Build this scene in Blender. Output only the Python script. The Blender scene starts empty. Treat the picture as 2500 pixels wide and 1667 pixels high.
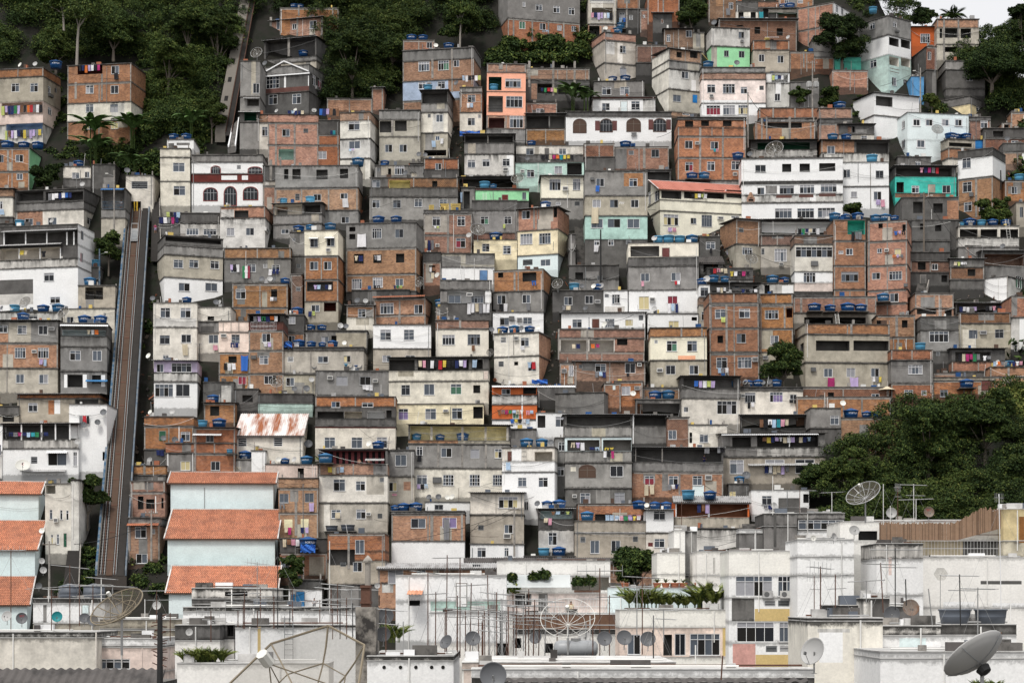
import bpy, math, random, re
import numpy as np
from mathutils import Vector, Matrix
sc = bpy.context.scene
COL = sc.collection
rnd = random.Random(11)
# ---------------------------------------------------------------- camera geometry (photo pixels, 2500 x 1667)
F = 70/36*2500; CX = 1250.0; HZ = 1470.0; K = 4.694
ROW = [0, 333, 666, 1000, 1333]
def Yh(py): return 280+(1400-py)/1400*110          # distance of the hillside seen at photo row py
def nat(t, x, y): return 500*t[0]+x/K, ROW[t[1]]+y/K
def ray(t, x, y):
    X, Y = nat(t, x, y); return (X-CX)/F, (HZ-Y)/F
def hill(t, x, y, up=0.0):                          # point of the hillside seen at a tile position
    a, c = ray(t, x, y); Y = Yh(nat(t, x, y)[1]); return Vector((a*Y, Y, c*Y+up))
def at(t, x, y, Y):
    a, c = ray(t, x, y); return Vector((a*Y, Y, c*Y))
def terrain_z(x, y):
    py = 1400-(y-280)/110*1400
    z = (HZ-py)*y/F
    if y < 255: z = max(-28, -12-(255-y)*0.9)
    elif y < 280: z = -12+(y-255)/25*(z+12) if False else z
    px = x/max(y, 1)*F+CX
    t = min(1, max(0, (px-2060)/190))
    cap = (HZ+230)*400/F*(1-t)+(HZ-150)*372/F*t
    z = min(z, cap)
    if y > 415: z = min(z, cap-(y-415)*0.15)
    return z-1.3
# ---------------------------------------------------------------- materials
MATS = {}
def nodes(m):
    m.use_nodes = True; nt = m.node_tree; nt.nodes.clear(); return nt
def N(nt, t, **kw):
    n = nt.nodes.new(t)
    for k, v in kw.items():
        if k.startswith('i_'):
            key = k[2:]
            key = int(key) if key.isdigit() else key.replace('_', ' ')
            n.inputs[key].default_value = v
        else: setattr(n, k, v)
    return n
def L(nt, a, ao, b, bi): nt.links.new(a.outputs[ao], b.inputs[bi])
def mathn(nt, op, a, b, clamp=False):
    n = nt.nodes.new('ShaderNodeMath'); n.operation = op; n.use_clamp = clamp
    for i, v in enumerate((a, b)):
        if isinstance(v, (int, float)): n.inputs[i].default_value = v
        else: nt.links.new(v, n.inputs[i])
    return n.outputs[0]
def mix(nt, fac, a, b, blend='MIX'):
    n = nt.nodes.new('ShaderNodeMix'); n.data_type = 'RGBA'; n.blend_type = blend
    for i, v in ((0, fac), (6, a), (7, b)):
        if isinstance(v, (int, float)): n.inputs[i].default_value = v
        elif isinstance(v, tuple): n.inputs[i].default_value = v+(1,) if len(v) == 3 else v
        else: nt.links.new(v, n.inputs[i])
    return n.outputs[2]
def wallmat(code, col, brick=False, stain=.5, mould=.5, var=.16, hue=.012, stripes=None, bump=0, mott=1.0, satv=.35):
    m = bpy.data.materials.new('wall_'+code); nt = nodes(m)
    out = N(nt, 'ShaderNodeOutputMaterial'); bs = N(nt, 'ShaderNodeBsdfPrincipled'); L(nt, bs, 0, out, 0)
    bs.inputs['Roughness'].default_value = .9; bs.inputs['Specular IOR Level'].default_value = .2
    uv = N(nt, 'ShaderNodeUVMap', uv_map='UVMap'); ed = N(nt, 'ShaderNodeUVMap', uv_map='edge')
    oi = N(nt, 'ShaderNodeObjectInfo')
    off = mathn(nt, 'MULTIPLY', oi.outputs['Random'], 211.0)
    cmb = N(nt, 'ShaderNodeCombineXYZ'); nt.links.new(off, cmb.inputs[0]); nt.links.new(mathn(nt, 'MULTIPLY', oi.outputs['Random'], 57.0), cmb.inputs[1])
    add = N(nt, 'ShaderNodeVectorMath', operation='ADD'); L(nt, uv, 0, add, 0); L(nt, cmb, 0, add, 1)
    P = add.outputs[0]
    big = N(nt, 'ShaderNodeTexNoise', i_Scale=.55, i_Detail=6.0, i_Roughness=.65); nt.links.new(P, big.inputs['Vector'])
    fine = N(nt, 'ShaderNodeTexNoise', i_Scale=5.0, i_Detail=4.0, i_Roughness=.7); nt.links.new(P, fine.inputs['Vector'])
    if stripes:
        w = N(nt, 'ShaderNodeTexWave', wave_type='BANDS', bands_direction='X', i_Scale=.36); nt.links.new(P, w.inputs['Vector'])
        base = mix(nt, mathn(nt, 'GREATER_THAN', w.outputs[1], .5), stripes, col)
    elif brick:
        b = N(nt, 'ShaderNodeTexBrick', i_Scale=1.0, i_Mortar_Size=.014, i_Brick_Width=.34, i_Row_Height=.2, i_Bias=-.1)
        nt.links.new(P, b.inputs['Vector'])
        b.inputs['Color1'].default_value = (col[0]*1.12, col[1]*1.08, col[2]*1.02, 1)
        b.inputs['Color2'].default_value = (col[0]*.66, col[1]*.6, col[2]*.62, 1)
        b.inputs['Mortar'].default_value = (.30, .22, .17, 1)
        base = b.outputs[0]
        # now and then a patch where mortar was smeared over the bricks
        sm = mathn(nt, 'MULTIPLY', mathn(nt, 'SUBTRACT', big.outputs[0], .56), 7.0, True)
        base = mix(nt, mathn(nt, 'MULTIPLY', sm, .38), base, (.24, .19, .16))
    else: base = col
    mo = mathn(nt, 'MULTIPLY_ADD', big.outputs[0], 1.5*mott); nt.nodes[-1].inputs[2].default_value = 1-.73*mott
    fo = mathn(nt, 'MULTIPLY_ADD', fine.outputs[0], .5); nt.nodes[-1].inputs[2].default_value = .75
    sh = mathn(nt, 'MULTIPLY', mo, fo)
    hs = N(nt, 'ShaderNodeHueSaturation')
    if isinstance(base, tuple): hs.inputs['Color'].default_value = base+(1,)
    else: nt.links.new(base, hs.inputs['Color'])
    r2 = mathn(nt, 'FRACT', mathn(nt, 'MULTIPLY', oi.outputs['Random'], 7.31), 0)
    nt.links.new(mathn(nt, 'ADD', mathn(nt, 'MULTIPLY', r2, 2*hue), .5-hue*(.15 if brick else 1)), hs.inputs['Hue'])
    nt.links.new(mathn(nt, 'MULTIPLY', mathn(nt, 'ADD', mathn(nt, 'MULTIPLY', oi.outputs['Random'], 2*var), 1-var), sh), hs.inputs['Value'])
    r3 = mathn(nt, 'FRACT', mathn(nt, 'MULTIPLY', oi.outputs['Random'], 13.7), 0); nt.links.new(mathn(nt, 'ADD', mathn(nt, 'MULTIPLY', r3, satv), 1-satv*.8), hs.inputs['Saturation'])
    c = hs.outputs[0]
    # rain streaks below ledges and mould on wet rims: wear with its own ragged shape
    mp = N(nt, 'ShaderNodeVectorMath', operation='MULTIPLY'); nt.links.new(P, mp.inputs[0]); mp.inputs[1].default_value = (1.15, .2, 1)
    st = N(nt, 'ShaderNodeTexNoise', i_Scale=1.0, i_Detail=5.0, i_Roughness=.6); L(nt, mp, 0, st, 'Vector')
    sx = N(nt, 'ShaderNodeSeparateXYZ'); L(nt, ed, 0, sx, 0)
    top, bot = sx.outputs[0], sx.outputs[1]
    s1 = mathn(nt, 'MULTIPLY', mathn(nt, 'SUBTRACT', st.outputs[0], .44), 5.0, True)
    s1 = mathn(nt, 'MULTIPLY', s1, mathn(nt, 'SUBTRACT', 1.15, mathn(nt, 'MULTIPLY', top, .55), True), True)
    c = mix(nt, mathn(nt, 'MULTIPLY', s1, stain), c, (.035, .032, .03))
    n3 = N(nt, 'ShaderNodeTexNoise', i_Scale=1.7, i_Detail=6.0, i_Roughness=.75); nt.links.new(P, n3.inputs['Vector'])
    e1 = mathn(nt, 'SUBTRACT', mathn(nt, 'MULTIPLY', n3.outputs[0], 1.5), mathn(nt, 'ADD', mathn(nt, 'MULTIPLY', top, 1.5), .22))
    e2 = mathn(nt, 'SUBTRACT', mathn(nt, 'MULTIPLY', n3.outputs[0], 1.5), mathn(nt, 'ADD', mathn(nt, 'MULTIPLY', bot, 1.5), .36))
    e = mathn(nt, 'MULTIPLY', mathn(nt, 'MAXIMUM', e1, e2), 3.0, True)
    c = mix(nt, mathn(nt, 'MULTIPLY', e, mould), c, (.028, .027, .025))
    nt.links.new(c, bs.inputs['Base Color'])
    if bump:
        bp = N(nt, 'ShaderNodeBump', i_Strength=bump, i_Distance=.03); L(nt, fine, 0, bp, 'Height'); L(nt, bp, 0, bs, 'Normal')
    MATS[code] = m
def plain(code, col, rough=.7, metal=0, spec=.3, noise=.25, scale=1.5, col2=None, island=False, alpha=None, stretch=None):
    m = bpy.data.materials.new(code); nt = nodes(m)
    out = N(nt, 'ShaderNodeOutputMaterial'); bs = N(nt, 'ShaderNodeBsdfPrincipled')
    bs.inputs['Roughness'].default_value = rough; bs.inputs['Metallic'].default_value = metal; bs.inputs['Specular IOR Level'].default_value = spec
    tc = N(nt, 'ShaderNodeTexCoord'); oi = N(nt, 'ShaderNodeObjectInfo')
    n = N(nt, 'ShaderNodeTexNoise', i_Scale=scale, i_Detail=5.0, i_Roughness=.65, noise_dimensions='4D'); (L(nt, tc, 'Object', n, 'Vector') if not stretch else None)
    if stretch:
        sv = N(nt, 'ShaderNodeVectorMath', operation='MULTIPLY'); L(nt, tc, 'Object', sv, 0); sv.inputs[1].default_value = stretch; L(nt, sv, 0, n, 'Vector')
    nt.links.new(mathn(nt, 'MULTIPLY', oi.outputs['Random'], 40.0), n.inputs['W'])
    if col2:
        f = mathn(nt, 'MULTIPLY', mathn(nt, 'SUBTRACT', n.outputs[0], .45), 6.0, True)
        c = mix(nt, f, col, col2)
    else: c = mix(nt, 0.0, col, col)
    v = mathn(nt, 'MULTIPLY', mathn(nt, 'ADD', mathn(nt, 'MULTIPLY', n.outputs[0], 2*noise), 1-noise), mathn(nt, 'ADD', mathn(nt, 'MULTIPLY', oi.outputs['Random'], .3), .85))
    if island:
        g = N(nt, 'ShaderNodeNewGeometry')
        v = mathn(nt, 'MULTIPLY', v, mathn(nt, 'ADD', mathn(nt, 'MULTIPLY', g.outputs['Random Per Island'], .9 if island is True else island), .55 if island is True else 1-island/2))
    hs = N(nt, 'ShaderNodeHueSaturation'); nt.links.new(c, hs.inputs['Color']); nt.links.new(v, hs.inputs['Value'])
    L(nt, hs, 0, bs, 'Base Color')
    if alpha is None: L(nt, bs, 0, out, 0)
    else:
        tr = N(nt, 'ShaderNodeBsdfTransparent'); ms = N(nt, 'ShaderNodeMixShader', i_0=alpha)
        L(nt, tr, 0, ms, 1); L(nt, bs, 0, ms, 2); L(nt, ms, 0, out, 0)
    MATS[code] = m
    return m
wallmat('R', (.385, .155, .078), brick=True, stain=.4, mould=.75, var=.2, hue=.011)
wallmat('D', (.20, .082, .052), brick=True, stain=.5, mould=.8)
wallmat('G', (.235, .225, .212), stain=.6, mould=.8, var=.28)
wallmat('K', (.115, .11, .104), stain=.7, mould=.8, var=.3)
wallmat('I', (.82, .765, .62), stain=.12, mould=.45, var=.04, mott=.5)
wallmat('C', (.67, .625, .54), stain=.3, mould=.6, var=.1)
wallmat('T', (.41, .37, .30), stain=.42, mould=.6, var=.14)
wallmat('W', (.84, .835, .82), stain=.06, mould=.5, var=.03, mott=.22)
wallmat('X', (.83, .805, .75), stain=.07, mould=.35, var=.03, mott=.22)
wallmat('u', (.78, .73, .61), stain=.5, mould=.9, var=.03, mott=.5)
wallmat('U', (.56, .54, .50), stain=.85, mould=.95, var=.12)
wallmat('P', (.75, .61, .54), stain=.14, mould=.4)
wallmat('S', (.88, .42, .27), stain=.06, mould=.25, var=.05, mott=.3, satv=.05)
wallmat('M', (.42, .60, .53), stain=.14, mould=.4, var=.07)
wallmat('L', (.32, .70, .38), stain=.08, mould=.4, var=.07, satv=.1, mott=.5)
wallmat('B', (.36, .47, .63), stain=.15, mould=.4)
wallmat('H', (.70, .80, .80), stain=.06, mould=.25, var=.05, mott=.3)
wallmat('N', (.05, .50, .40), stain=.15, mould=.4, var=.05)
wallmat('O', (.56, .13, .03), stain=.06, mould=.2, var=.06, hue=.004, satv=.05, mott=.5)
wallmat('Y', (.80, .70, .42), stain=.15, mould=.45, var=.05)
wallmat('V', (.13, .035, .026), stain=.2, mould=.3)
wallmat('F', (.02, .11, .06), stain=.1, mould=.2)
wallmat('A', (.03, .20, .48), stain=.15, mould=.2)
wallmat('Z', (.52, .42, .62), stain=.08, mould=.3, var=.03)
wallmat('y', (.60, .43, .20), stain=.06, mould=.1, var=.03, satv=.05, mott=.3)
wallmat('r', (.60, .31, .28), stain=.06, mould=.1, var=.03)
wallmat('j', (.20, .085, .04), stain=.25, mould=.1)
wallmat('t', (.50, .40, .25), stain=.3, mould=.2)
wallmat('E', (.30, .025, .03), stain=.1, mould=.1, var=.02, hue=0, stripes=(.02, .02, .022))
plain('c', (.33, .305, .275), .9, noise=.35, col2=(.16, .15, .14))          # raw concrete posts
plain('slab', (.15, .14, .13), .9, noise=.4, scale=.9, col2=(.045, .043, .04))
plain('roof_pale', (.60, .59, .57), .85, noise=.3, scale=.6, col2=(.30, .29, .28))
plain('e', (.45, .445, .44), .6, noise=.3, col2=(.26, .25, .245))           # fibre cement / tin
plain('k', (.105, .095, .09), .85, noise=.35, scale=.6, col2=(.05, .046, .044))
plain('h', (.72, .76, .76), .2, noise=.1, alpha=.62)
plain('Q', (.68, .315, .19), .85, noise=.4, scale=.55, col2=(.42, .20, .13), island=.5); plain('tile_gap', (.16, .055, .035), .9, noise=.2)
plain('d', (.56, .235, .18), .8, noise=.2, scale=1.2)
plain('J', (.70, .68, .66), .7, noise=.12, scale=1.0, col2=(.30, .105, .045), stretch=(.85, .10, .16))
plain('frame_white', (.80, .80, .80), .4, noise=.05)
plain('frame_grey', (.36, .37, .38), .4, noise=.1)
plain('frame_maroon', (.20, .04, .035), .5, noise=.1)
plain('brown_wood', (.085, .05, .035), .7, noise=.3, scale=5)
plain('glass_dark', (.014, .016, .020), .16, spec=.3, noise=.3)
plain('glass_grey', (.085, .10, .122), .25, spec=.3, noise=.3)
plain('glass_blue', (.05, .08, .13), .15, spec=.5, noise=.2)
plain('curtain', (.30, .30, .32), .6, noise=.25, scale=4)
plain('curtain_lilac', (.26, .20, .38), .7, noise=.25, scale=4)
plain('curtain_red', (.24, .03, .05), .7, noise=.25, scale=4)
plain('curtain_green', (.07, .17, .11), .7, noise=.25, scale=4)
plain('curtain_cream', (.55, .47, .26), .7, noise=.15, scale=4)
plain('opening', (.012, .011, .010), .9, noise=.2)
plain('slat_grey', (.22, .23, .235), .5, noise=.2)
plain('ac_white', (.62, .61, .58), .5, noise=.15)
plain('ac_dark', (.12, .12, .12), .6, noise=.2)
plain('tank_blue', (.011, .066, .20), .35, noise=.25, scale=1)
plain('tank_blue_lid', (.014, .085, .26), .4, noise=.25, scale=1)
plain('tank_faded', (.035, .14, .29), .55, noise=.3, scale=1)
plain('tank_pale', (.10, .33, .52), .45, noise=.2, scale=1)
plain('tank_grey', (.115, .13, .155), .5, noise=.25, scale=1)
plain('label_white', (.75, .75, .76), .5, noise=.05)
plain('dish_dark', (.115, .118, .125), .5, noise=.15)
plain('dish_grey', (.40, .395, .385), .5, noise=.15)
plain('dish_white', (.66, .65, .60), .5, noise=.12)
plain('dish_teal', (.012, .20, .215), .5, noise=.1)
plain('dish_rust', (.21, .17, .14), .6, noise=.3, col2=(.14, .075, .045))
plain('metal', (.34, .34, .335), .45, .4, noise=.2)
plain('rust', (.11, .055, .038), .85, noise=.35, scale=6)
plain('pipe_white', (.74, .73, .70), .5, noise=.08)
plain('mesh_dark', (.085, .072, .055), .7, noise=.2, alpha=.55)
plain('mesh_beige', (.25, .23, .195), .7, noise=.2, alpha=.42)
plain('mesh_rim', (.20, .165, .115), .6, noise=.25)
plain('mesh_white', (.62, .61, .57), .5, noise=.1)
plain('wire', (.02, .02, .02), .7, noise=.1)
plain('trunk', (.16, .135, .11), .9, noise=.35, scale=3)
plain('trunk_pale', (.30, .27, .235), .9, noise=.25, scale=3)
plain('leaf_dark', (.020, .036, .011), .75, spec=.12, noise=.3, scale=.35, island=.55)
plain('leaf_mid', (.044, .070, .018), .75, spec=.12, noise=.3, scale=.35, island=.55)
plain('leaf_light', (.085, .112, .026), .75, spec=.12, noise=.3, scale=.35, island=.55)
plain('leaf_yellow', (.16, .17, .045), .75, spec=.12, noise=.3, scale=.35, island=.55)
plain('leaf_palm', (.17, .20, .04), .6, noise=.3, scale=1, island=True)
plain('leaf_banana', (.085, .15, .045), .5, noise=.3, scale=1, island=True)
plain('bamboo', (.27, .175, .115), .85, noise=.3, scale=3); plain('bamboo_dark', (.16, .10, .065), .85, noise=.3, scale=3)
plain('rubble', (.16, .13, .105), .95, noise=.4, scale=1, island=True)
plain('soot', (.36, .33, .29), .95, noise=.35, scale=.55, col2=(.035, .032, .03))
plain('terracotta', (.36, .13, .07), .8, noise=.2)
plain('skin', (.30, .17, .11), .6, noise=.08)
plain('hair', (.012, .01, .009), .6, noise=.1)
plain('earth', (.020, .018, .014), .95, noise=.5, scale=.5, col2=(.009, .012, .006))
plain('ground', (.10, .095, .085), .95, noise=.3, scale=.1)
plain('track_concrete', (.062, .052, .045), .9, noise=.35, scale=.8, col2=(.045, .038, .034))
plain('track_brown', (.10, .062, .042), .9, noise=.4, scale=.8, col2=(.075, .044, .03))
plain('ramp_concrete', (.155, .14, .12), .9, noise=.35, scale=.4, col2=(.15, .135, .115))
plain('step_dark', (.055, .05, .046), .9, noise=.35, scale=1.2)
plain('blue_paint', (.03, .085, .15), .6, noise=.3, scale=1.2, col2=(.16, .18, .20))
plain('white_blue', (.17, .19, .21), .6, noise=.4, scale=.9, col2=(.05, .085, .13))
plain('yellow_paint', (.62, .40, .03), .6, noise=.15)
plain('red_text', (.45, .03, .04), .6, noise=.05)
plain('crate_yellow', (.62, .46, .14), .7, noise=.2)
CLOTH = {'white': (.72, .71, .72), 'red': (.42, .025, .035), 'magenta': (.40, .03, .15), 'navy': (.016, .025, .10), 'black': (.015, .015, .018),
  'yellow': (.62, .48, .08), 'teal': (.03, .27, .32), 'green': (.03, .20, .08), 'orange': (.60, .15, .03), 'lilac': (.46, .36, .58),
  'brown': (.20, .10, .055), 'pink': (.62, .30, .38), 'blue': (.03, .12, .42), 'grey': (.19, .19, .20), 'lime': (.46, .52, .16), 'pale blue': (.38, .50, .64), 'cream': (.60, .52, .38)}
for k, v in CLOTH.items(): plain('cloth_'+k, v, .85, noise=.2, scale=3)
# ---------------------------------------------------------------- mesh helpers
class MB:
    def __init__(s): s.v = []; s.f = []; s.m = []; s.mats = []; s.uv = []; s.ed = []
    def mi(s, mat):
        if mat not in s.mats: s.mats.append(mat)
        return s.mats.index(mat)
    def quad(s, pts, mat, uv=None, ed=None):
        n = len(s.v); s.v += [tuple(p) for p in pts]; s.f.append(tuple(range(n, n+len(pts)))); s.m.append(s.mi(mat))
        s.uv.append(uv or [(p[0]+p[1], p[2]) for p in pts]); s.ed.append(ed or [(9, 9)]*len(pts))
    def box(s, x0, x1, y0, y1, z0, z1, mat, edge=None):
        P = [(x0,y0,z0),(x1,y0,z0),(x1,y1,z0),(x0,y1,z0),(x0,y0,z1),(x1,y0,z1),(x1,y1,z1),(x0,y1,z1)]
        for q in ((0,1,5,4),(1,2,6,5),(2,3,7,6),(3,0,4,7),(4,5,6,7),(3,2,1,0)):
            pts = [P[i] for i in q]
            s.quad(pts, mat, ed=[(z1-p[2], p[2]-z0) for p in pts] if edge else None)
    def obox(s, o, ax, ay, az, mat):                 # box from a corner and three edge vectors
        o, ax, ay, az = map(Vector, (o, ax, ay, az))
        P = [o, o+ax, o+ax+ay, o+ay, o+az, o+ax+az, o+ax+ay+az, o+ay+az]
        for q in ((0,1,5,4),(1,2,6,5),(2,3,7,6),(3,0,4,7),(4,5,6,7),(3,2,1,0)): s.quad([P[i] for i in q], mat)
    def tube(s, pts, r, mat, n=6, r2=None):
        pts = [Vector(p) for p in pts]; rings = []
        for i, p in enumerate(pts):
            d = (pts[min(i+1, len(pts)-1)]-pts[max(i-1, 0)]).normalized()
            a = d.cross(Vector((0, 0, 1)) if abs(d.z) < .95 else Vector((1, 0, 0))).normalized(); b = d.cross(a)
            rr = r if r2 is None else r+(r2-r)*i/max(1, len(pts)-1)
            rings.append([p+a*rr*math.cos(2*math.pi*k/n)+b*rr*math.sin(2*math.pi*k/n) for k in range(n)])
        for i in range(len(rings)-1):
            for k in range(n):
                s.quad([rings[i][k], rings[i][(k+1) % n], rings[i+1][(k+1) % n], rings[i+1][k]], mat)
        s.quad(rings[0][::-1], mat); s.quad(rings[-1], mat)
    def lathe(s, prof, mat, n=20, axis=None):
        for (r0, z0), (r1, z1) in zip(prof, prof[1:]):
            for k in range(n):
                a, b = 2*math.pi*k/n, 2*math.pi*(k+1)/n
                p = [(r0*math.cos(a), r0*math.sin(a), z0), (r0*math.cos(b), r0*math.sin(b), z0), (r1*math.cos(b), r1*math.sin(b), z1), (r1*math.cos(a), r1*math.sin(a), z1)]
                if r0 < 1e-6: p = [p[0], p[2], p[3]]
                elif r1 < 1e-6: p = p[:3]
                s.quad(p, mat)
    def build(s, name, parent=None, smooth=False, loc=None):
        me = bpy.data.meshes.new(name); me.from_pydata(s.v, [], s.f)
        for c in s.mats: me.materials.append(MATS[c])
        me.polygons.foreach_set('material_index', s.m)
        u = me.uv_layers.new(name='UVMap'); e = me.uv_layers.new(name='edge')
        u.data.foreach_set('uv', [c for q in s.uv for p in q for c in p])
        e.data.foreach_set('uv', [c for q in s.ed for p in q for c in p])
        if smooth:
            me.polygons.foreach_set('use_smooth', [True]*len(me.polygons))
        o = bpy.data.objects.new(name, me); COL.objects.link(o)
        if parent: o.parent = parent
        if loc is not None: o.location = loc
        return o
def weld(o, d=.0005):
    import bmesh
    b = bmesh.new(); b.from_mesh(o.data); bmesh.ops.remove_doubles(b, verts=b.verts, dist=d); b.to_mesh(o.data); b.free(); return o
USED = {}
def tag(o, label, cat, group=None, kind=None):
    w = label.split()
    if len(w) > 16: w = [x for x in w if x not in ('a', 'the', 'its')]
    if len(w) > 16: w = [x for x in w if x not in ('of', 'with', 'and', 'at', 'its')]
    lab = ' '.join(w[:16]); USED.setdefault(lab, []).append(o)
    o['label'] = lab; o['category'] = cat
    if group: o['group'] = group
    if kind: o['kind'] = kind
    return o
def empty(name, mat4=None, loc=None):
    o = bpy.data.objects.new(name, None); COL.objects.link(o); o.empty_display_size = .3
    if mat4 is not None: o.matrix_world = mat4
    if loc is not None: o.location = loc
    return o
def copy_tree(o, parent=None):
    c = o.copy(); COL.objects.link(c); c.parent = parent
    for ch in list(o.children): copy_tree(ch, c)
    return c
ORD = ['first', 'second', 'third', 'fourth', 'fifth', 'sixth', 'seventh', 'eighth', 'ninth', 'tenth', 'eleventh', 'twelfth', 'thirteenth', 'fourteenth', 'fifteenth']
def ordn(i, n, what):
    if n == 1: return what
    if n == 2: return ('left ', 'right ')[i]+what
    if n == 3: return ('left ', 'middle ', 'right ')[i]+what
    return ORD[i]+' '+what+' from left'
# ---------------------------------------------------------------- prototypes: tanks and dishes (unit width)
def text_mesh(txt, mat, size):
    cu = bpy.data.curves.new('t', 'FONT'); cu.body = txt; cu.size = size; cu.align_x = 'CENTER'; cu.align_y = 'CENTER'; cu.resolution_u = 2
    ob = bpy.data.objects.new('t', cu); COL.objects.link(ob)
    bpy.context.view_layer.update()
    me = bpy.data.meshes.new_from_object(ob.evaluated_get(bpy.context.evaluated_depsgraph_get()))
    bpy.data.objects.remove(ob); bpy.data.curves.remove(cu)
    me.materials.clear(); me.materials.append(MATS[mat]); return me
def make_tank(kind):
    r = empty('water_tank')
    col = {'T': 'tank_blue', 'U': 'tank_pale', 'W': 'tank_grey', 'N': 'tank_grey', 'F': 'tank_faded'}[kind]
    h = {'F': .56, 'T': .50, 'U': .66, 'W': .44, 'N': .52}[kind]
    b = MB()
    prof = [(.0, 0), (.41, 0), (.445, h*.45), (.452, h*.47), (.45, h*.5), (.475, h*.9), (.5, h*.9), (.5, h), (.44, h), (.42, h*.7), (0, h*.7)]
    if kind == 'N': prof = [(0, 0), (.5, 0), (.5, h*.3), (.485, h*.33), (.5, h*.36), (.5, h*.62), (.485, h*.65), (.49, h), (.4, h), (0, h)]
    b.lathe(prof, col, 24); weld(b.build('body', r, True))
    if kind in 'TNF':
        b = MB(); b.lathe([(.51, h*.97), (.51, h+.012), (.44, h+.035), (.13, h+.13), (.10, h+.15), (0, h+.15)], {'T': 'tank_blue_lid', 'F': 'tank_faded', 'N': 'tank_grey'}[kind], 24); weld(b.build('lid', r, True))
    if kind in 'TF':
        me = text_mesh('FORTLEV', 'label_white', .15)
        for v in me.vertices:                         # lettering wraps round the barrel
            a = v.co.x/.475; z = v.co.y
            v.co = Vector((.472*math.sin(a), -.472*math.cos(a), h*.62+z))
        o = bpy.data.objects.new('lettering', me); COL.objects.link(o); o.parent = r
    return r
TANK = {k: make_tank(k) for k in 'TUWNF'}
def make_dish(color, wall=False, txt=None):
    r = empty('satellite_dish'); n = 22
    b = MB(); prof = []
    for i in range(6):
        q = .5*i/5; prof.append((q, q*q*.62))
    b.lathe(prof+[(.5, .175), (.47, .16)]+[(q, q*q*.62-.012) for q, _ in prof[::-1][1:]], color, n)
    ref = weld(b.build('reflector', r, True)); ref.matrix_local = Matrix.Translation((0, -.08, .75 if not wall else 0))@Matrix.Rotation(math.radians(90-24), 4, 'X')
    if txt:
        me = text_mesh(txt, 'red_text', .26)
        for v in me.vertices: v.co.z = (v.co.x**2+(v.co.y+.2)**2)*.62+.004; v.co.y += .2
        t = bpy.data.objects.new('lettering', me); COL.objects.link(t); t.parent = ref
    a = MB(); a.tube([(0, -.5, .12), (0, -.2, .5)], .012, 'metal', 5); a.box(-.035, .035, -.25, -.15, .46, .55, 'ac_dark'); o = a.build('feed_arm', r); o.matrix_local = ref.matrix_local
    m = MB()
    if wall: m.tube([(0, .02, -.02), (0, .3, -.05), (0, .45, -.05)], .035, 'metal', 6)
    else: m.tube([(0, .02, 0), (0, .02, .62), (0, -.04, .76)], .03, 'metal', 6); m.box(-.09, .09, -.07, .11, 0, .015, 'metal')
    m.build('mast' if not wall else 'bracket', r)
    return r
DISH = {(c, w): make_dish(c, w) for c in ('dish_dark', 'dish_grey', 'dish_white') for w in (0, 1)}
PROTO = list(TANK.values())+list(DISH.values())
# ---------------------------------------------------------------- washing
def garment(kind, w, h, col, rg):
    b = MB(); nx, nz = 6, 6; ph = rg.random()*6; sk = rg.uniform(-.12, .12)
    m = 'cloth_'+col
    def P(i, j):
        u, t = i/nx, j/nz
        hw = 1.0
        x = (u-.5)*w*(1-.12*t*math.sin(ph))+sk*w*t
        y = .05*w*math.sin(ph+u*9)*(.3+t)+.02*math.sin(ph*3+t*5)
        sag = .06*h*math.sin(u*math.pi)*(1-t)
        return (x, y, -t*h-sag)
    for i in range(nx):
        for j in range(nz):
            if kind == 'shirt' and j > 1 and i in (0, nx-1): continue
            if kind == 'trousers' and j > 1 and i in (2, 3): continue
            b.quad([P(i, j), P(i+1, j), P(i+1, j+1), P(i, j+1)], m)
    return b
HOUSES = []
PAL = list(CLOTH)
NOUN = ['station', 'penthouse', 'apartment', 'shed', 'carport', 'hut', 'shack', 'house', 'building', 'terrace', 'gutter', 'tower', 'wall', 'block', 'roof']
def parse(text):
    tl = None; last = None
    for ln in text.strip().split('\n'):
        ln = ln.strip()
        if not ln: continue
        if ln[0] == '@': tl = tuple(int(q) for q in ln[1:].split()); continue
        desc, geo, bands, items = (ln.split(';')+['', '', ''])[:4]
        g = geo.split(); o = {}
        for t in g[2:]:
            if t == 'QT': t = 'Q95:d'
            if t == 'e': o['e'] = 1
            elif t[0] == 's': o['s'] = t[1]
            elif t[0] == 'Q': o['Q'] = (float(t[1:].split(':')[0]), t.split(':')[1] if ':' in t else 'Q')
            else: o[t[0]] = float(t[1:])
        bl = [(float(a), c) for a, c in re.findall(r'(-?\d+)([A-Za-z])', bands)]
        end = float(re.search(r'(-?\d+)$', bands).group(1))
        it = []
        for t in items.split():
            it.append((t[0], t[1:].split('.')))
        HOUSES.append(dict(t=tl, desc=desc, x0=float(g[0]), x1=float(g[1]), o=o, bands=bl, end=end, items=it))
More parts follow.
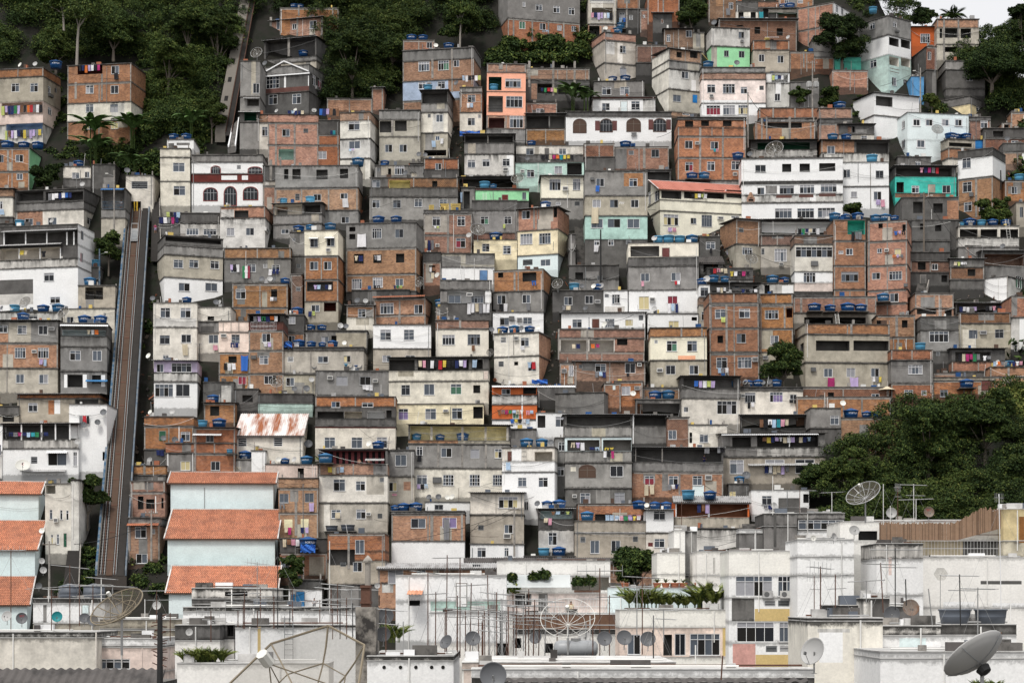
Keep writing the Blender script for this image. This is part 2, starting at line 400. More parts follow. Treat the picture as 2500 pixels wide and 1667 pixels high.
def win_parts(root, xf, s0, s1, z0, z1, ty, rg, suf=None):
    fr, pn = MB(), MB(); w, h = s1-s0, z1-z0
    fm = 'frame_white'
    t = .062 if w > .7 else .05
    if ty == 'q': t = .17
    if ty == 'v': fm = rg.choice(['frame_white', 'frame_grey', 'slat_grey'])
    elif rg.random() < .12: fm = 'frame_grey'
    def bar(a0, a1, b0, b1, d0=.025, d1=.11):
        p = [xf(a0, b0, d0), xf(a1, b0, d0), xf(a1, b1, d0), xf(a0, b1, d0)]; q = [xf(a0, b0, d1), xf(a1, b0, d1), xf(a1, b1, d1), xf(a0, b1, d1)]
        fr.quad(p, fm)
        for i in range(4): fr.quad([p[i], p[(i+1) % 4], q[(i+1) % 4], q[i]], fm)
    bar(s0, s1, z1-t, z1); bar(s0, s1, z0, z0+t); bar(s0, s0+t, z0+t, z1-t); bar(s1-t, s1, z0+t, z1-t)
    it = .045
    cols = {'w': 2, 's': 2, 'n': 4, 'g': 4, 'q': 2, 't': 2, 'v': 1}[ty]
    if ty == 'n' and w > 4: cols = max(4, round(w/.9))
    zt = z1-h*.27 if ty in 'wn' else z1-t
    if w < .55: cols = 1
    def pane(a0, a1, b0, b1, m): pn.quad([xf(a0, b0, .09), xf(a1, b0, .09), xf(a1, b1, .09), xf(a0, b1, .09)], m)
    xs = [s0+t+(w-2*t)*i/cols for i in range(cols+1)]
    for x in xs[1:-1]: bar(x-it/2, x+it/2, z0+t, z1-t, .03)
    if ty in 'wn': bar(s0+t, s1-t, zt-it/2, zt+it/2, .03)
    if ty == 'g':
        for q in (1/3, 2/3): bar(s0+t, s1-t, z0+h*q-it/2, z0+h*q+it/2, .03)
    if ty == 'v':
        for q in range(1, 4): bar(s0+t, s1-t, z0+h*q/4-.03, z0+h*q/4+.02, .03)
    scheme = rg.random(); nolil = w > 3 and h > 1.75
    cc = 'curtain' if nolil else rg.choice(['curtain_lilac', 'curtain_red', 'curtain_green', 'curtain_cream', 'glass_blue'])
    for i in range(cols):
        if nolil: m = rg.choice(['glass_dark', 'glass_dark', 'opening', 'curtain'])
        elif ty == 't': m = 'curtain' if scheme < .6 else 'curtain_cream'
        elif ty == 'v': m = 'glass_dark'
        elif scheme < .30: m = ('glass_grey', 'opening')[(i % 2) ^ (scheme < .12)]
        elif scheme < .62: m = 'glass_grey' if rg.random() < .6 else 'glass_dark'
        elif scheme < .78: m = 'curtain' if rg.random() < .6 else 'glass_grey'
        elif scheme < .87: m = cc if rg.random() < .7 else 'opening'
        else: m = 'glass_dark'
        pane(xs[i], xs[i+1], z0+t, zt, m)
    if ty in 'wn': pane(s0+t, s1-t, zt, z1-t, rg.choice(['glass_dark', 'glass_grey', 'glass_grey', 'curtain']))
    # sill
    if ty != 'v' and rg.random() < .7:
        b0 = z0-.07
        p = [xf(s0-.05, b0, -.07), xf(s1+.05, b0, -.07), xf(s1+.05, z0, -.07), xf(s0-.05, z0, -.07)]; q = [xf(s0-.05, b0, .0), xf(s1+.05, b0, .0), xf(s1+.05, z0, .0), xf(s0-.05, z0, .0)]
        fr.quad(p, 'e'); 
        for i in range(4): fr.quad([p[i], p[(i+1) % 4], q[(i+1) % 4], q[i]], 'e')
    wo = fr.build('window', root); pn.build('pane', wo); return wo
def build_house(H, root_prev=None):
    t, o = H['t'], H['o']; x0, x1 = H['x0'], H['x1']; rg = random.Random(H['desc']+str(x0))
    fore = 'Y' in o
    nb = nat(t, 0, o.get('B', H['end']))[1]
    Y0 = o['Y'] if fore else Yh(nb)
    D = o.get('D', 8 if fore else 7.5)
    a0, a1 = ray(t, x0, 0)[0], ray(t, x1, 0)[0]
    cz = lambda y: ray(t, 0, y)[1]*Y0
    th = 0.0
    if 'r' in o or 'l' in o:
        sgn = 1 if 'r' in o else -1
        cor = a1 if sgn > 0 else a0
        want = cor+sgn*o.get('r', o.get('l', 0))/K/F
        best = min((abs((cor*Y0+D*math.sin(q))/(Y0+D*math.cos(q))-want), q) for q in [i*.01-1.0 for i in range(201)])
        th = best[1]
    elif not fore: th = rg.uniform(-.03, .03)
    ux = Vector((math.cos(th), -math.sin(th))); vx = Vector((math.sin(th), math.cos(th)))
    if 'l' in o:
        FL = Vector((a0*Y0, Y0)); # near corner left: solve width along ux to reach a1
        W = (a1*FL.y-FL.x)/(ux.x-a1*ux.y)
    else:
        FR = Vector((a1*Y0, Y0)); W = (FR.x-a0*FR.y)/(ux.x-a0*ux.y); FL = FR-ux*W
    FR = FL+ux*W
    zb = [cz(y) for y, _ in H['bands']]; zend = cz(H['end']); ztop = zb[0]
    zmin = -28.5 if fore else zend-4.0
    if H.get('cut'): zmin = zend
    zr = zmin
    M = Matrix.Translation((FL.x, FL.y, zr))@Matrix.Rotation(-th, 4, 'Z')
    if not fore and root_prev is None:
        roll = rg.uniform(-.009, .009); M = M@Matrix.Translation((0, 0, zend-zr))@Matrix.Rotation(roll, 4, 'Y')@Matrix.Rotation(rg.uniform(-.01, .004), 4, 'X')@Matrix.Translation((0, 0, zr-zend))
    if root_prev is None:
        noun = [n for n in NOUN if n in H['desc'].split()]
        noun = 'house' if 'house' in noun else (noun[0] if noun else 'house')
        if fore and noun == 'house': noun = 'building'
        root = empty(noun, M); root['kind'] = 'thing'; tag(root, H['desc'], noun, 'houses packed up the hillside' if not fore else 'buildings along the foreground')
        base = root
    else:
        root = root_prev
        base = None
    inv = root.matrix_world.inverted()@M if root_prev is not None else Matrix.Identity(4)
    TR = (lambda p: inv@Vector(p)) if root_prev is not None else (lambda p: Vector(p))
    fx = lambda s, z, d: TR((s, d, z-zr))
    rx = lambda s, z, d: TR((W-d, s, z-zr))
    lx = lambda s, z, d: TR((d, s, z-zr))
    def proj(x, y):
        a, c = ray(t, x, y); k = FL.dot(vx)/(a*vx.x+vx.y); return (Vector((a*k, k))-FL).dot(ux), c*k
    def projs(x, y, right):
        a, c = ray(t, x, y); Q = FR if right else FL; k = Q.dot(ux)/(a*ux.x+ux.y); return (Vector((a*k, k))-Q).dot(vx), c*k
    wall = MB()
    bl = [(zb[i], (zb[i+1] if i+1 < len(zb) else zmin), H['bands'][i][1]) for i in range(len(zb))]
    fo, ro, lo, pat = [], [], [], []
    todo = []; tops = []
    for k, v in H['items']:
        if k == '':
            continue
        if k in 'TUWNS': tops.append((k, [float(q) for q in v])); continue
        mat = None
        if v and re.match(r'^[A-Za-z]', v[-1]): mat = v[-1]; v = v[:-1]
        v = [float(q) for q in v]
        if k == 'p': v = [v[0]-v[1]/2, v[2], v[1], v[3]]
        if k == 'e': v = v[:3]+[10]
        if k in 'wsngqvtkocaDxfljp' and len(v) == 3: v = v+[v[2]]
        xc = v[0]+v[2]/2
        side = 'F'
        if k not in 'lfejp' and 'r' in o and xc > x1: side = 'R'
        if k not in 'lfejp' and 'l' in o and xc < x0: side = 'L'
        pr = proj if side == 'F' else (lambda x, y, s=side: projs(x, y, s == 'R'))
        if side == 'L': sA, zA = pr(v[0]+v[2], v[1]); sB, zB = pr(v[0], v[1]+v[3])
        else: sA, zA = pr(v[0], v[1]); sB, zB = pr(v[0]+v[2], v[1]+v[3])
        if zB > zA: zA, zB = zB, zA
        if side == 'R' or side == 'L':
            zc = pr(xc, v[1]); ze = pr(xc, v[1]+v[3]); zA, zB = zc[1], ze[1]
            if sB > D-.15: D = sB+.4
        if k in 'tn' and k == 't' and side != 'F': pass
        todo.append((k, side, sA, sB, zB, zA, mat, v))
        if k == 'x':
            if side == 'F': pat.append((sA, sB, zB, zA, mat))
        if k in 'wsngqvtko' and side == 'F':
            sA = max(sA, .06) if k not in 'ko' else max(sA, .03); sB = min(sB, W-.03)
            todo[-1] = (k, side, sA, sB, zB, zA, mat, v)
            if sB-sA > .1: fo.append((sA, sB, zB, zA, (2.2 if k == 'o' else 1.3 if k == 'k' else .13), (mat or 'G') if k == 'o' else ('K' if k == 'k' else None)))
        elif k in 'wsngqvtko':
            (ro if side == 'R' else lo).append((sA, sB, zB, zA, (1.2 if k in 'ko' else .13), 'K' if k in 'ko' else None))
    if not fore and rg.random() < .6:                    # render patched on or left off
        for zt, zl, m in bl:
            if m in 'RDGTUCK' and rg.random() < .5 and max(zl, zend)+.8 < zt:
                w_ = rg.uniform(.7, min(2.6, W*.5)) if W > 1.6 else .5; u_ = rg.uniform(.1, max(.15, W-w_)); h_ = (zt-max(zl, zend))*rg.uniform(.3, 1)
                z_ = rg.choice([zt-h_, max(zl, zend)]); pat.insert(0, (u_, u_+w_, z_, z_+h_, {'R': 'GTD', 'D': 'GR', 'G': 'TKG', 'T': 'GCT', 'U': 'WGT', 'C': 'TUC', 'K': 'GK'}[m][rg.randrange(2)]))
    def panel(xf, width, ops, pats, flip, smat=None):
        us = sorted({0, width}|{q for p in ops for q in p[:2] if 0 < q < width}|{q for p in pats for q in p[:2] if 0 < q < width})
        zs = sorted({b[0] for b in bl}|{zmin}|{q for p in ops for q in p[2:4] if zmin < q < ztop}|{q for p in pats for q in p[2:4] if zmin < q < ztop})
        for i in range(len(us)-1):
            for j in range(len(zs)-1):
                a, b, c, d = us[i], us[i+1], zs[j], zs[j+1]
                if b-a < 1e-4 or d-c < 1e-4: continue
                mu, mz = (a+b)/2, (c+d)/2
                if any(p[0] < mu < p[1] and p[2] < mz < p[3] for p in ops): continue
                bd = next((q for q in bl if q[1] < mz < q[0]), bl[-1])
                m = smat or bd[2]
                for p in pats:
                    if p[0] < mu < p[1] and p[2] < mz < p[3]: m = p[4]
                pts = [xf(a, c, 0), xf(b, c, 0), xf(b, d, 0), xf(a, d, 0)]
                uv = [(a, c), (b, c), (b, d), (a, d)]
                ed = [(bd[0]-q[1], q[1]-max(bd[1], zend)) for q in uv]
                if flip: pts, uv, ed = pts[::-1], uv[::-1], ed[::-1]
                wall.quad(pts, m, uv, ed)
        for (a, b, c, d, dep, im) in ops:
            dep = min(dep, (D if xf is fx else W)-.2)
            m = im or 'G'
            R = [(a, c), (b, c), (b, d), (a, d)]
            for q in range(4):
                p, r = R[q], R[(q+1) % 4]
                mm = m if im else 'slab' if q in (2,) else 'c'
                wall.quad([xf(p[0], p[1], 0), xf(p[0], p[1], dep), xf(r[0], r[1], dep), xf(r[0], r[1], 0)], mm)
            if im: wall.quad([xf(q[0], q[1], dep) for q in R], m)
    panel(fx, W, fo, pat, False)
    panel(rx, D, ro, [], False, o.get('s'))
    panel(lx, D, lo, [], True, o.get('s'))
    zlow = zmin
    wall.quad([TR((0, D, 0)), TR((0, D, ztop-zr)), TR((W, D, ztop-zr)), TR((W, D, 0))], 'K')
    wall.quad([TR((0, 0, ztop-zr)), TR((W, 0, ztop-zr)), TR((W, D, ztop-zr)), TR((0, D, ztop-zr))], 'slab')
    # floor slabs that show between storeys
    for z, lowz, m in bl[1:]:
        if any(p[2] < z+.1 and p[3] > z-.1 for p in fo): continue
        if z < zend+.2: continue
        th_ = rg.uniform(.07, .15); pr_ = rg.uniform(.05, .14); lm = 'slab'
        if fore: th_, pr_, lm = .05, .03, 'roof_pale'
        b = MB()
        for (xa, xb, ya, yb) in ((-pr_, W+pr_, -pr_, 0.0), (-pr_, 0.0, 0.0, D), (W, W+pr_, 0.0, D)):
            c0 = [TR((xa, ya, z-th_/2-zr)), TR((xb, ya, z-th_/2-zr)), TR((xb, yb, z-th_/2-zr)), TR((xa, yb, z-th_/2-zr))]; c1 = [TR((xa, ya, z+th_/2-zr)), TR((xb, ya, z+th_/2-zr)), TR((xb, yb, z+th_/2-zr)), TR((xa, yb, z+th_/2-zr))]
            b.quad(c0[::-1], lm); b.quad(c1, lm)
            for i in range(4): b.quad([c0[i], c0[(i+1) % 4], c1[(i+1) % 4], c1[i]], lm)
        b.build('floor_ledge', root)
    # roof
    rf = MB(); rt = ztop
    if 'Q' in o:
        h, qm = o['Q']; Hm = h*Y0/K/F; c = ray(t, 0, H['bands'][0][0])[1]
        run = Hm/(.5-c); rise = run*.5; fo_, so_ = .45, (.55 if qm in 'Qd' else .25)
        step = .066 if qm in 'Qd' else .05; per = .27 if qm in 'Qd' else (.55 if fore and qm == 'k' else .3); amp = .075 if qm in 'Qd' else .06
        n = max(6, int((W+2*so_)/step)); course = .42 if qm in 'Qd' else run
        nr = max(1, int((run+fo_)/course))
        def RP(i, q, low):
            u = -so_+(W+2*so_)*i/n; v = -fo_+(run+fo_)*q
            return TR((u, v, ztop-zr+.06+(v)*.5+amp*math.cos(2*math.pi*u/per)+(-.01 if low else .07)))
        for i in range(n):
            for j in range(nr):
                q0, q1 = j/nr, (j+1)/nr
                u0, u1 = -so_+(W+2*so_)*i/n, -so_+(W+2*so_)*(i+1)/n
                rf.quad([RP(i, q0, False), RP(i+1, q0, False), RP(i+1, q1, True), RP(i, q1, True)], qm, [(u0, q0), (u1, q0), (u1, q1), (u0, q1)])
                if qm in 'Qd': rf.quad([RP(i, q0, True), RP(i+1, q0, True), RP(i+1, q0, False), RP(i, q0, False)], 'tile_gap')
        # eave board, underside and gable ends
        e0 = -fo_
        def S(u, v, dz): return TR((u, v, ztop-zr+v*.5+dz))
        rf.quad([S(-so_, e0, -.12), S(W+so_, e0, -.12), S(W+so_, e0, .05), S(-so_, e0, .05)], 'brown_wood' if qm in 'Qd' else 'k')
        rf.quad([S(-so_, run, -.12), S(W+so_, run, -.12), S(W+so_, e0, -.12), S(-so_, e0, -.12)], 'brown_wood' if qm in 'Qd' else 'k')
        for u in (-so_, W+so_): rf.quad([S(u, e0, -.12), S(u, run, -.12), S(u, run, .1), S(u, e0, .1)], 'brown_wood' if qm in 'Qd' else 'k')
        sm = o.get('s', H['bands'][0][1])
        for u in (0.0, W): wall.quad([TR((u, 0, ztop-zr)), TR((u, run, ztop-zr)), S(u, run, -.1)], sm)
        wall.quad([TR((0, run, ztop-zr)), TR((W, run, ztop-zr)), S(W, run, -.1), S(0, run, -.1)], sm)
        if qm in 'Qd':
            rf.obox(S(-so_, run-.15, .06), TR((W+2*so_, 0, 0))-TR((0, 0, 0)), TR((0, .3, 0))-TR((0, 0, 0)), (0, 0, .12), 'roof_pale')
            for u in (-so_+.02, W+so_-.2): rf.obox(S(u, e0, .1), TR((.18, 0, 0))-TR((0, 0, 0)), S(u, run, .1)-S(u, e0, .1), (0, 0, .07), 'roof_pale')
    elif 'e' in o:
        n = max(8, int((W+.7)/.075)); fo_ = rg.uniform(.45, .9); sl = rg.uniform(.02, .09); ti = 'e' if rg.random() < .55 else 'k'
        rt += .1
        def EP(i, v, dz):
            u = -.35+(W+.7)*i/n; return TR((u, v, ztop-zr+.10+sl*v+.035*math.cos(2*math.pi*u/.3)+dz))
        for i in range(n):
            rf.quad([EP(i, -fo_, 0), EP(i+1, -fo_, 0), EP(i+1, D, 0), EP(i, D, 0)], ti)
            rf.quad([EP(i, D, -.03), EP(i+1, D, -.03), EP(i+1, -fo_, -.03), EP(i, -fo_, -.03)], 'k')
            rf.quad([EP(i, -fo_, -.03), EP(i+1, -fo_, -.03), EP(i+1, -fo_, 0), EP(i, -fo_, 0)], ti)
    else:
        ov = rg.uniform(.03, .14) if not fore else .03; hh = rg.uniform(.07, .14) if not fore else .06; rt += hh
        b0 = [(-ov, -ov), (W+ov, -ov), (W+ov, D+ov), (-ov, D+ov)]
        lo_ = [TR((p[0], p[1], ztop-zr+.004)) for p in b0]; hi_ = [TR((p[0], p[1], ztop-zr+hh)) for p in b0]
        rm = 'roof_pale' if fore else 'slab'
        rf.quad(lo_[::-1], rm); rf.quad(hi_, rm)
        for i in range(4): rf.quad([lo_[i], lo_[(i+1) % 4], hi_[(i+1) % 4], hi_[i]], rm)
        # stubs of reinforced posts left standing for the next floor
        if not fore and rg.random() < .3:
            for q in range(rg.randint(1, 3)):
                u = rg.choice([.1, W-.3, W*.5]); hgt = rg.uniform(.3, .9)
                P_ = TR((u, .1+q*1.7, ztop-zr+hh)); rf.obox(P_, (.18, 0, 0), (0, .18, 0), (0, 0, hgt), 'c')
    rf.build('roof', root)
    # raw concrete frame of bare brick storeys, drainpipes, loose wires and roof clutter
    if not fore and root_prev is None:
        for zt, zl, m in bl:
            zl = max(zl, zend-.5)
            if m not in 'RD' or zt-zl < 1.5: continue
            pp = [.0, W-.2]+([W*.5-.1] if W > 5 else [])
            for u in pp:
                if any(q[0]-.25 < u+.1 < q[1]+.25 and q[2] < zt-.2 and q[3] > zl+.1 for q in fo) or any(q[0] == 'p' and abs((q[2]+q[3])/2-u-.1) < .5 for q in todo): continue
                b = MB(); b.obox(TR((u, -.025, zl-zr+.05)), TR((.2, 0, 0))-TR((0, 0, 0)), TR((0, .06, 0))-TR((0, 0, 0)), (0, 0, zt-zl-.1), 'c'); b.build('pillar', root)
            if zt-zl > 1.9:
                b = MB(); b.obox(TR((.2, -.022, zt-zr-.3)), TR((W-.4, 0, 0))-TR((0, 0, 0)), TR((0, .05, 0))-TR((0, 0, 0)), (0, 0, .2), 'c')
                if not any(q[3] > zt-.3 and q[2] < zt-.05 for q in fo): b.build('concrete_beam', root)
        free = [u for u in (.3, W*.33, W*.62, W-.35) if not any(q[0]-.15 < u < q[1]+.15 for q in fo)]
        if free and rg.random() < .6:
            u = rg.choice(free); z1_ = ztop-rg.uniform(0, .8); b = MB(); b.tube([fx(u, z1_, .05), fx(u, z1_, -.07), fx(u, max(zend-1, z1_-rg.uniform(3, 9)), -.07)], .045, rg.choice(['pipe_white', 'pipe_white', 'metal', 'slat_grey']), 5); b.build('drainpipe', root)
        for q in range(rg.choice([0, 1, 1, 2])):
            za, zb_ = ztop-rg.uniform(.1, 2.5), ztop-rg.uniform(.1, 3); b = MB(); s_ = rg.uniform(.2, .9)
            b.tube([fx(-.1+(W+.2)*i/10, za+(zb_-za)*i/10-s_*4*(i/10)*(1-i/10), -.16) for i in range(11)], .02, rg.choice(['wire', 'wire', 'metal', 'pipe_white']), 4); b.build('service_wire', root)
        if 'Q' not in o and W > 2:
            for q in range(rg.randint(1, 4)):
                w_, h_, d_ = rg.uniform(.25, .9), rg.uniform(.2, .75), rg.uniform(.3, .6); u = rg.uniform(.1, max(.2, W-1)); b = MB()
                b.obox(TR((u, .15, rt-zr)), TR((w_, 0, 0))-TR((0, 0, 0)), TR((0, d_, 0))-TR((0, 0, 0)), (0, 0, h_), rg.choice(['c', 'terracotta', 'k', 'e', 'pipe_white', 'slab', 'brown_wood', 'crate_yellow', 'tank_blue', 'tank_grey'])); b.build(rg.choice(['storage_box', 'rubble_block', 'planter_box']), root)
            if rg.random() < .4:
                u = rg.uniform(.2, W-.2); b = MB(); h_ = rg.uniform(1, 2.4); b.tube([TR((u, .3, rt-zr)), TR((u+rg.uniform(-.3, .3), .3, rt-zr+h_))], .03, rg.choice(['pipe_white', 'metal', 'rust']), 4); b.build('roof_pole', root)
    if fore and 'Q' not in o:
        for q in range(rg.randint(3, 6)):
            w_, h_, d_ = rg.uniform(.3, 1.5), rg.uniform(.15, .6), rg.uniform(.3, .8); u = rg.uniform(.1, max(.2, W-1.6)); b = MB()
            b.obox(TR((u, rg.uniform(.2, 2.5), rt-zr)), TR((w_, 0, 0))-TR((0, 0, 0)), TR((0, d_, 0))-TR((0, 0, 0)), (0, 0, h_), rg.choice(['roof_pale', 'slab', 'c', 'k', 'roof_pale', 'slab', 'frame_white', 'tank_grey'])); b.build(rg.choice(['roof_curb', 'storage_box', 'planter_box']), root)
        for q in range(2):
            v_ = rg.uniform(.1, 2); b = MB(); b.tube([TR((rg.uniform(0, W*.4), v_, rt-zr+.1)), TR((W*rg.uniform(.6, 1), v_+rg.uniform(-.3, .5), rt-zr+.1))], .05, rg.choice(['pipe_white', 'metal', 'rust']), 5); b.build('roof_pipe', root)
        u = rg.uniform(.1, .9)*W; b = MB(); b.tube([fx(u, ztop-.1, -.06), fx(u, ztop-rg.uniform(3, 8), -.06)], .05, 'pipe_white', 5); b.build('drainpipe', root)
    # facade parts
    n_of = 0
    gl = []
    for (k, side, s0, s1, z0, z1, mat, v) in todo:
        xf = {'F': fx, 'R': rx, 'L': lx}[side]
        if k in 'wsngqvt' and s1-s0 > .12: win_parts(root, xf, s0, s1, z0, z1, k, rg, mat)
        elif k == 'p':
            b = MB(); mm = mat or 'c'
            p = [xf(s0, z0, -.05), xf(s1, z0, -.05), xf(s1, z1, -.05), xf(s0, z1, -.05)]; q = [xf(s0, z0, .12), xf(s1, z0, .12), xf(s1, z1, .12), xf(s0, z1, .12)]
            b.quad(p, mm)
            for i in range(4): b.quad([p[i], p[(i+1) % 4], q[(i+1) % 4], q[i]], mm)
            b.quad(q[::-1], mm); b.build('pillar', root)
        elif k == 'c':
            b = MB(); d = .38
            p = [xf(s0, z0, -d), xf(s1, z0, -d), xf(s1, z1, -d), xf(s0, z1, -d)]; q = [xf(s0, z0, 0), xf(s1, z0, 0), xf(s1, z1, 0), xf(s0, z1, 0)]
            mm = rg.choice(['ac_white', 'ac_white', 'e', 'ac_dark'])
            b.quad(p, mm)
            for i in range(4): b.quad([p[i], p[(i+1) % 4], q[(i+1) % 4], q[i]], mm)
            a = b.build('air_conditioner', root)
            b = MB(); w, h = s1-s0, z1-z0
            if fore:
                cxx, czz, rr = s0+w*.4, (z0+z1)/2, min(w, h)*.36
                b.quad([xf(cxx+rr*math.cos(i*.35), czz+rr*math.sin(i*.35), -d-.01) for i in range(18)], 'ac_dark')
            else: b.quad([xf(s0+w*.1, z0+h*.15, -d-.01), xf(s1-w*.1, z0+h*.15, -d-.01), xf(s1-w*.1, z1-h*.2, -d-.01), xf(s0+w*.1, z1-h*.2, -d-.01)], 'ac_dark')
            b.build('grille', a)
        elif k == 'D':
            b = MB(); mm = mat or 'V'
            fm = 'c'
            for (q0, q1, y0_, y1_, m2, d) in ((s0-.08, s1+.08, z0, z1+.08, fm, -.02), (s0, s1, z0, z1, mm, -.05)):
                p = [xf(q0, y0_, d), xf(q1, y0_, d), xf(q1, y1_, d), xf(q0, y1_, d)]; q = [xf(q0, y0_, 0), xf(q1, y0_, 0), xf(q1, y1_, 0), xf(q0, y1_, 0)]
                b.quad(p, m2)
                for i in range(4): b.quad([p[i], p[(i+1) % 4], q[(i+1) % 4], q[i]], m2)
            w = s1-s0
            dd = b.build('door', root); b = MB(); P_ = xf(s1-.14, z0+(z1-z0)*.48, -.09); b.obox(P_, xf(1, 0, 0)*.07-xf(0, 0, 0)*.07, xf(0, 0, 1)*.04-xf(0, 0, 0)*.04, xf(0, 1, 0)*.05-xf(0, 0, 0)*.05, 'metal'); b.build('handle', dd)
        elif k == 'a':
            b = MB(); fm = 'frame_maroon' if mat == 'm' else 'brown_wood'
            w, h = s1-s0, z1-z0; n = 14
            def arc(r, d):
                pts = [xf(s0-r, z0-r, d), xf(s1+r, z0-r, d)]
                for i in range(n+1):
                    a = math.pi*i/n; pts.append(xf((s0+s1)/2+(w/2+r)*math.cos(a), z0+h*.62+(h*.38+r)*math.sin(a), d))
                return pts
            A, B_, C_ = arc(.14, -.05), arc(0, -.05), arc(.14, 0)
            for i in range(len(A)):
                j = (i+1) % len(A); b.quad([A[i], A[j], B_[j], B_[i]], fm); b.quad([C_[i], C_[j], A[j], A[i]], fm)
            wo = b.build('arched_window', root)
            b = MB(); b.quad(arc(0, -.02), 'brown_wood' if mat == 'V' else 'glass_dark'); b.build('pane', wo)
            b = MB(); pm = 'frame_grey' if mat != 'V' else 'trunk'
            for q in ((.5,) if mat == 'V' else (.25, .5, .75)):
                xx = s0+w*q; b.quad([xf(xx-.03, z0, -.035), xf(xx+.03, z0, -.035), xf(xx+.03, z0+h*.9, -.035), xf(xx-.03, z0+h*.9, -.035)], pm)
            b.quad([xf(s0, z0+h*.6, -.036), xf(s1, z0+h*.6, -.036), xf(s1, z0+h*.6+.06, -.036), xf(s0, z0+h*.6+.06, -.036)], pm)
            b.build('glazing_bar', wo)
        elif k == 'f':
            b = MB(); mm = {'W': 'frame_white', 'K': 'wire', 'A': 'blue_paint', 'G': 'metal'}.get(mat, 'metal')
            n = max(3, int((s1-s0)/(.22 if not fore else .3)))
            for i in range(n+1):
                u = s0+(s1-s0)*i/n; P_ = xf(u-.012, z0, -.10); b.obox(P_, xf(.025, 0, 0)-xf(0, 0, 0), xf(0, 0, .025)-xf(0, 0, 0), xf(0, z1-z0, 0)-xf(0, 0, 0), mm)
            for z in (z0+.04, (z0+z1)/2, z1): b.obox(xf(s0, z-.025, -.105), xf(s1-s0, 0, 0)-xf(0, 0, 0), xf(0, 0, .035)-xf(0, 0, 0), xf(0, .05, 0)-xf(0, 0, 0), mm)
            b.build('railing', root)
        elif k == 'e':
            b = MB(); mm = {'W': 'J' if False else 'frame_white', 'A': 'A', 'H': 'e', 'h': 'h', 'V': 'terracotta', 'Q': 'Q'}.get(mat, 'e')
            dep = .9 if not fore else 1.6; dr = .32 if mat != 'h' else 1.3
            n = max(6, int((s1-s0)/.08))
            def AP(i, q, dz):
                u = s0+(s1-s0)*i/n; return xf(u, z1-dr*q+dz+(.03*math.cos(2*math.pi*u/.3) if mat != 'h' else 0), -dep*q)
            for i in range(n):
                b.quad([AP(i, 1, 0), AP(i+1, 1, 0), AP(i+1, 0, 0), AP(i, 0, 0)], mm); b.quad([AP(i, 1, -.04), AP(i+1, 1, -.04), AP(i+1, 1, 0), AP(i, 1, 0)], mm)
            b.build('awning', root)
        elif k == 'j':
            b = MB(); mid = (s0+s1)/2
            for (A, B_) in (((s0, z0+.35), (mid, z1)), ((s1, z0+.35), (mid, z1)), ((s0-.2, z0), (s1+.2, z0))):
                p = [xf(A[0], A[1], -.25), xf(B_[0], B_[1], -.25), xf(B_[0], B_[1]+.22, -.25), xf(A[0], A[1]+.22, -.25)]; q = [xf(A[0], A[1], 0), xf(B_[0], B_[1], 0), xf(B_[0], B_[1]+.22, 0), xf(A[0], A[1]+.22, 0)]
                b.quad(p, 'frame_white')
                for i in range(4): b.quad([p[i], p[(i+1) % 4], q[(i+1) % 4], q[i]], 'frame_white')
            b.build('gable_trim', root)
        elif k == 'l': gl.append((s0, s1, z0, z1, mat, v))
    wall.build('wall', root)
    # ---- things that stand on or hang from the house
    Mw = M
    def W3(s, d, z): return Mw@Vector((s, d, z-zr))
    byk = {}
    for k, v in tops: byk.setdefault(k, []).append(v)
    for k, vs in byk.items():
        vs.sort(key=lambda q: q[0])
        for i, v in enumerate(vs):
            x, w = v[0], v[1]
            if k == 'S':
                if len(v) > 2:
                    s, z = proj(x, v[2]); P_ = W3(s, -.5, z); wallm = 1
                else:
                    s, _ = proj(x, H['bands'][0][0]); P_ = W3(s, .35, rt); wallm = 0
                c = copy_tree(DISH[(rg.choice(['dish_dark', 'dish_dark', 'dish_grey', 'dish_white']), wallm)])
                sz = w*Y0/K/F*rg.uniform(.95, 1.15); c.matrix_world = Matrix.Translation(P_)@Matrix.Rotation(rg.uniform(-.75, .35) if not wallm else rg.uniform(-.3, .3), 4, 'Z')@Matrix.Scale(max(.5, sz), 4)
                tag(c, ordn(i, len(vs), 'satellite dish')+(' on the wall of ' if wallm else ' on the roof of ')+H['desc'], 'satellite dish', 'satellite dishes on the houses')
                continue
            wm = w*Y0/K/F
            if len(v) > 3: s, z = proj(x, v[2]); P_ = W3(s, .9, z)
            elif len(v) > 2:
                s, z = proj(x, v[2]); P_ = W3(s, -wm*.5-.05, z)
                b = MB(); b.obox(TR((s-wm*.6, -wm*1.15, z-zr-.12)), TR((wm*1.2, 0, 0))-TR((0, 0, 0)), TR((0, wm*1.2, 0))-TR((0, 0, 0)), (0, 0, .115), 'slab'); b.build('tank_shelf', root)
            else:
                s, _ = proj(x, H['bands'][0][0]); P_ = W3(s, .12+wm*.5, rt+(.06 if 'e' in o else 0)) if 'Q' not in o else W3(s, .1, rt+.35)
            c = copy_tree(TANK['F' if k == 'T' and rg.random() < .3 else k]); c.matrix_world = Matrix.Translation(P_)@Matrix.Rotation(rg.uniform(-.6, .6), 4, 'Z')@Matrix.Scale(wm*1.04, 4)
            nm = {'T': 'blue tank', 'U': 'light blue tank', 'W': 'grey open tub', 'N': 'grey lidded tank'}[k]
            tag(c, ordn(i, len(vs), nm)+(' standing against ' if len(v) > 2 else ' on the roof of ')+H['desc'], 'water tank', 'water tanks on the houses')
    pieces = []
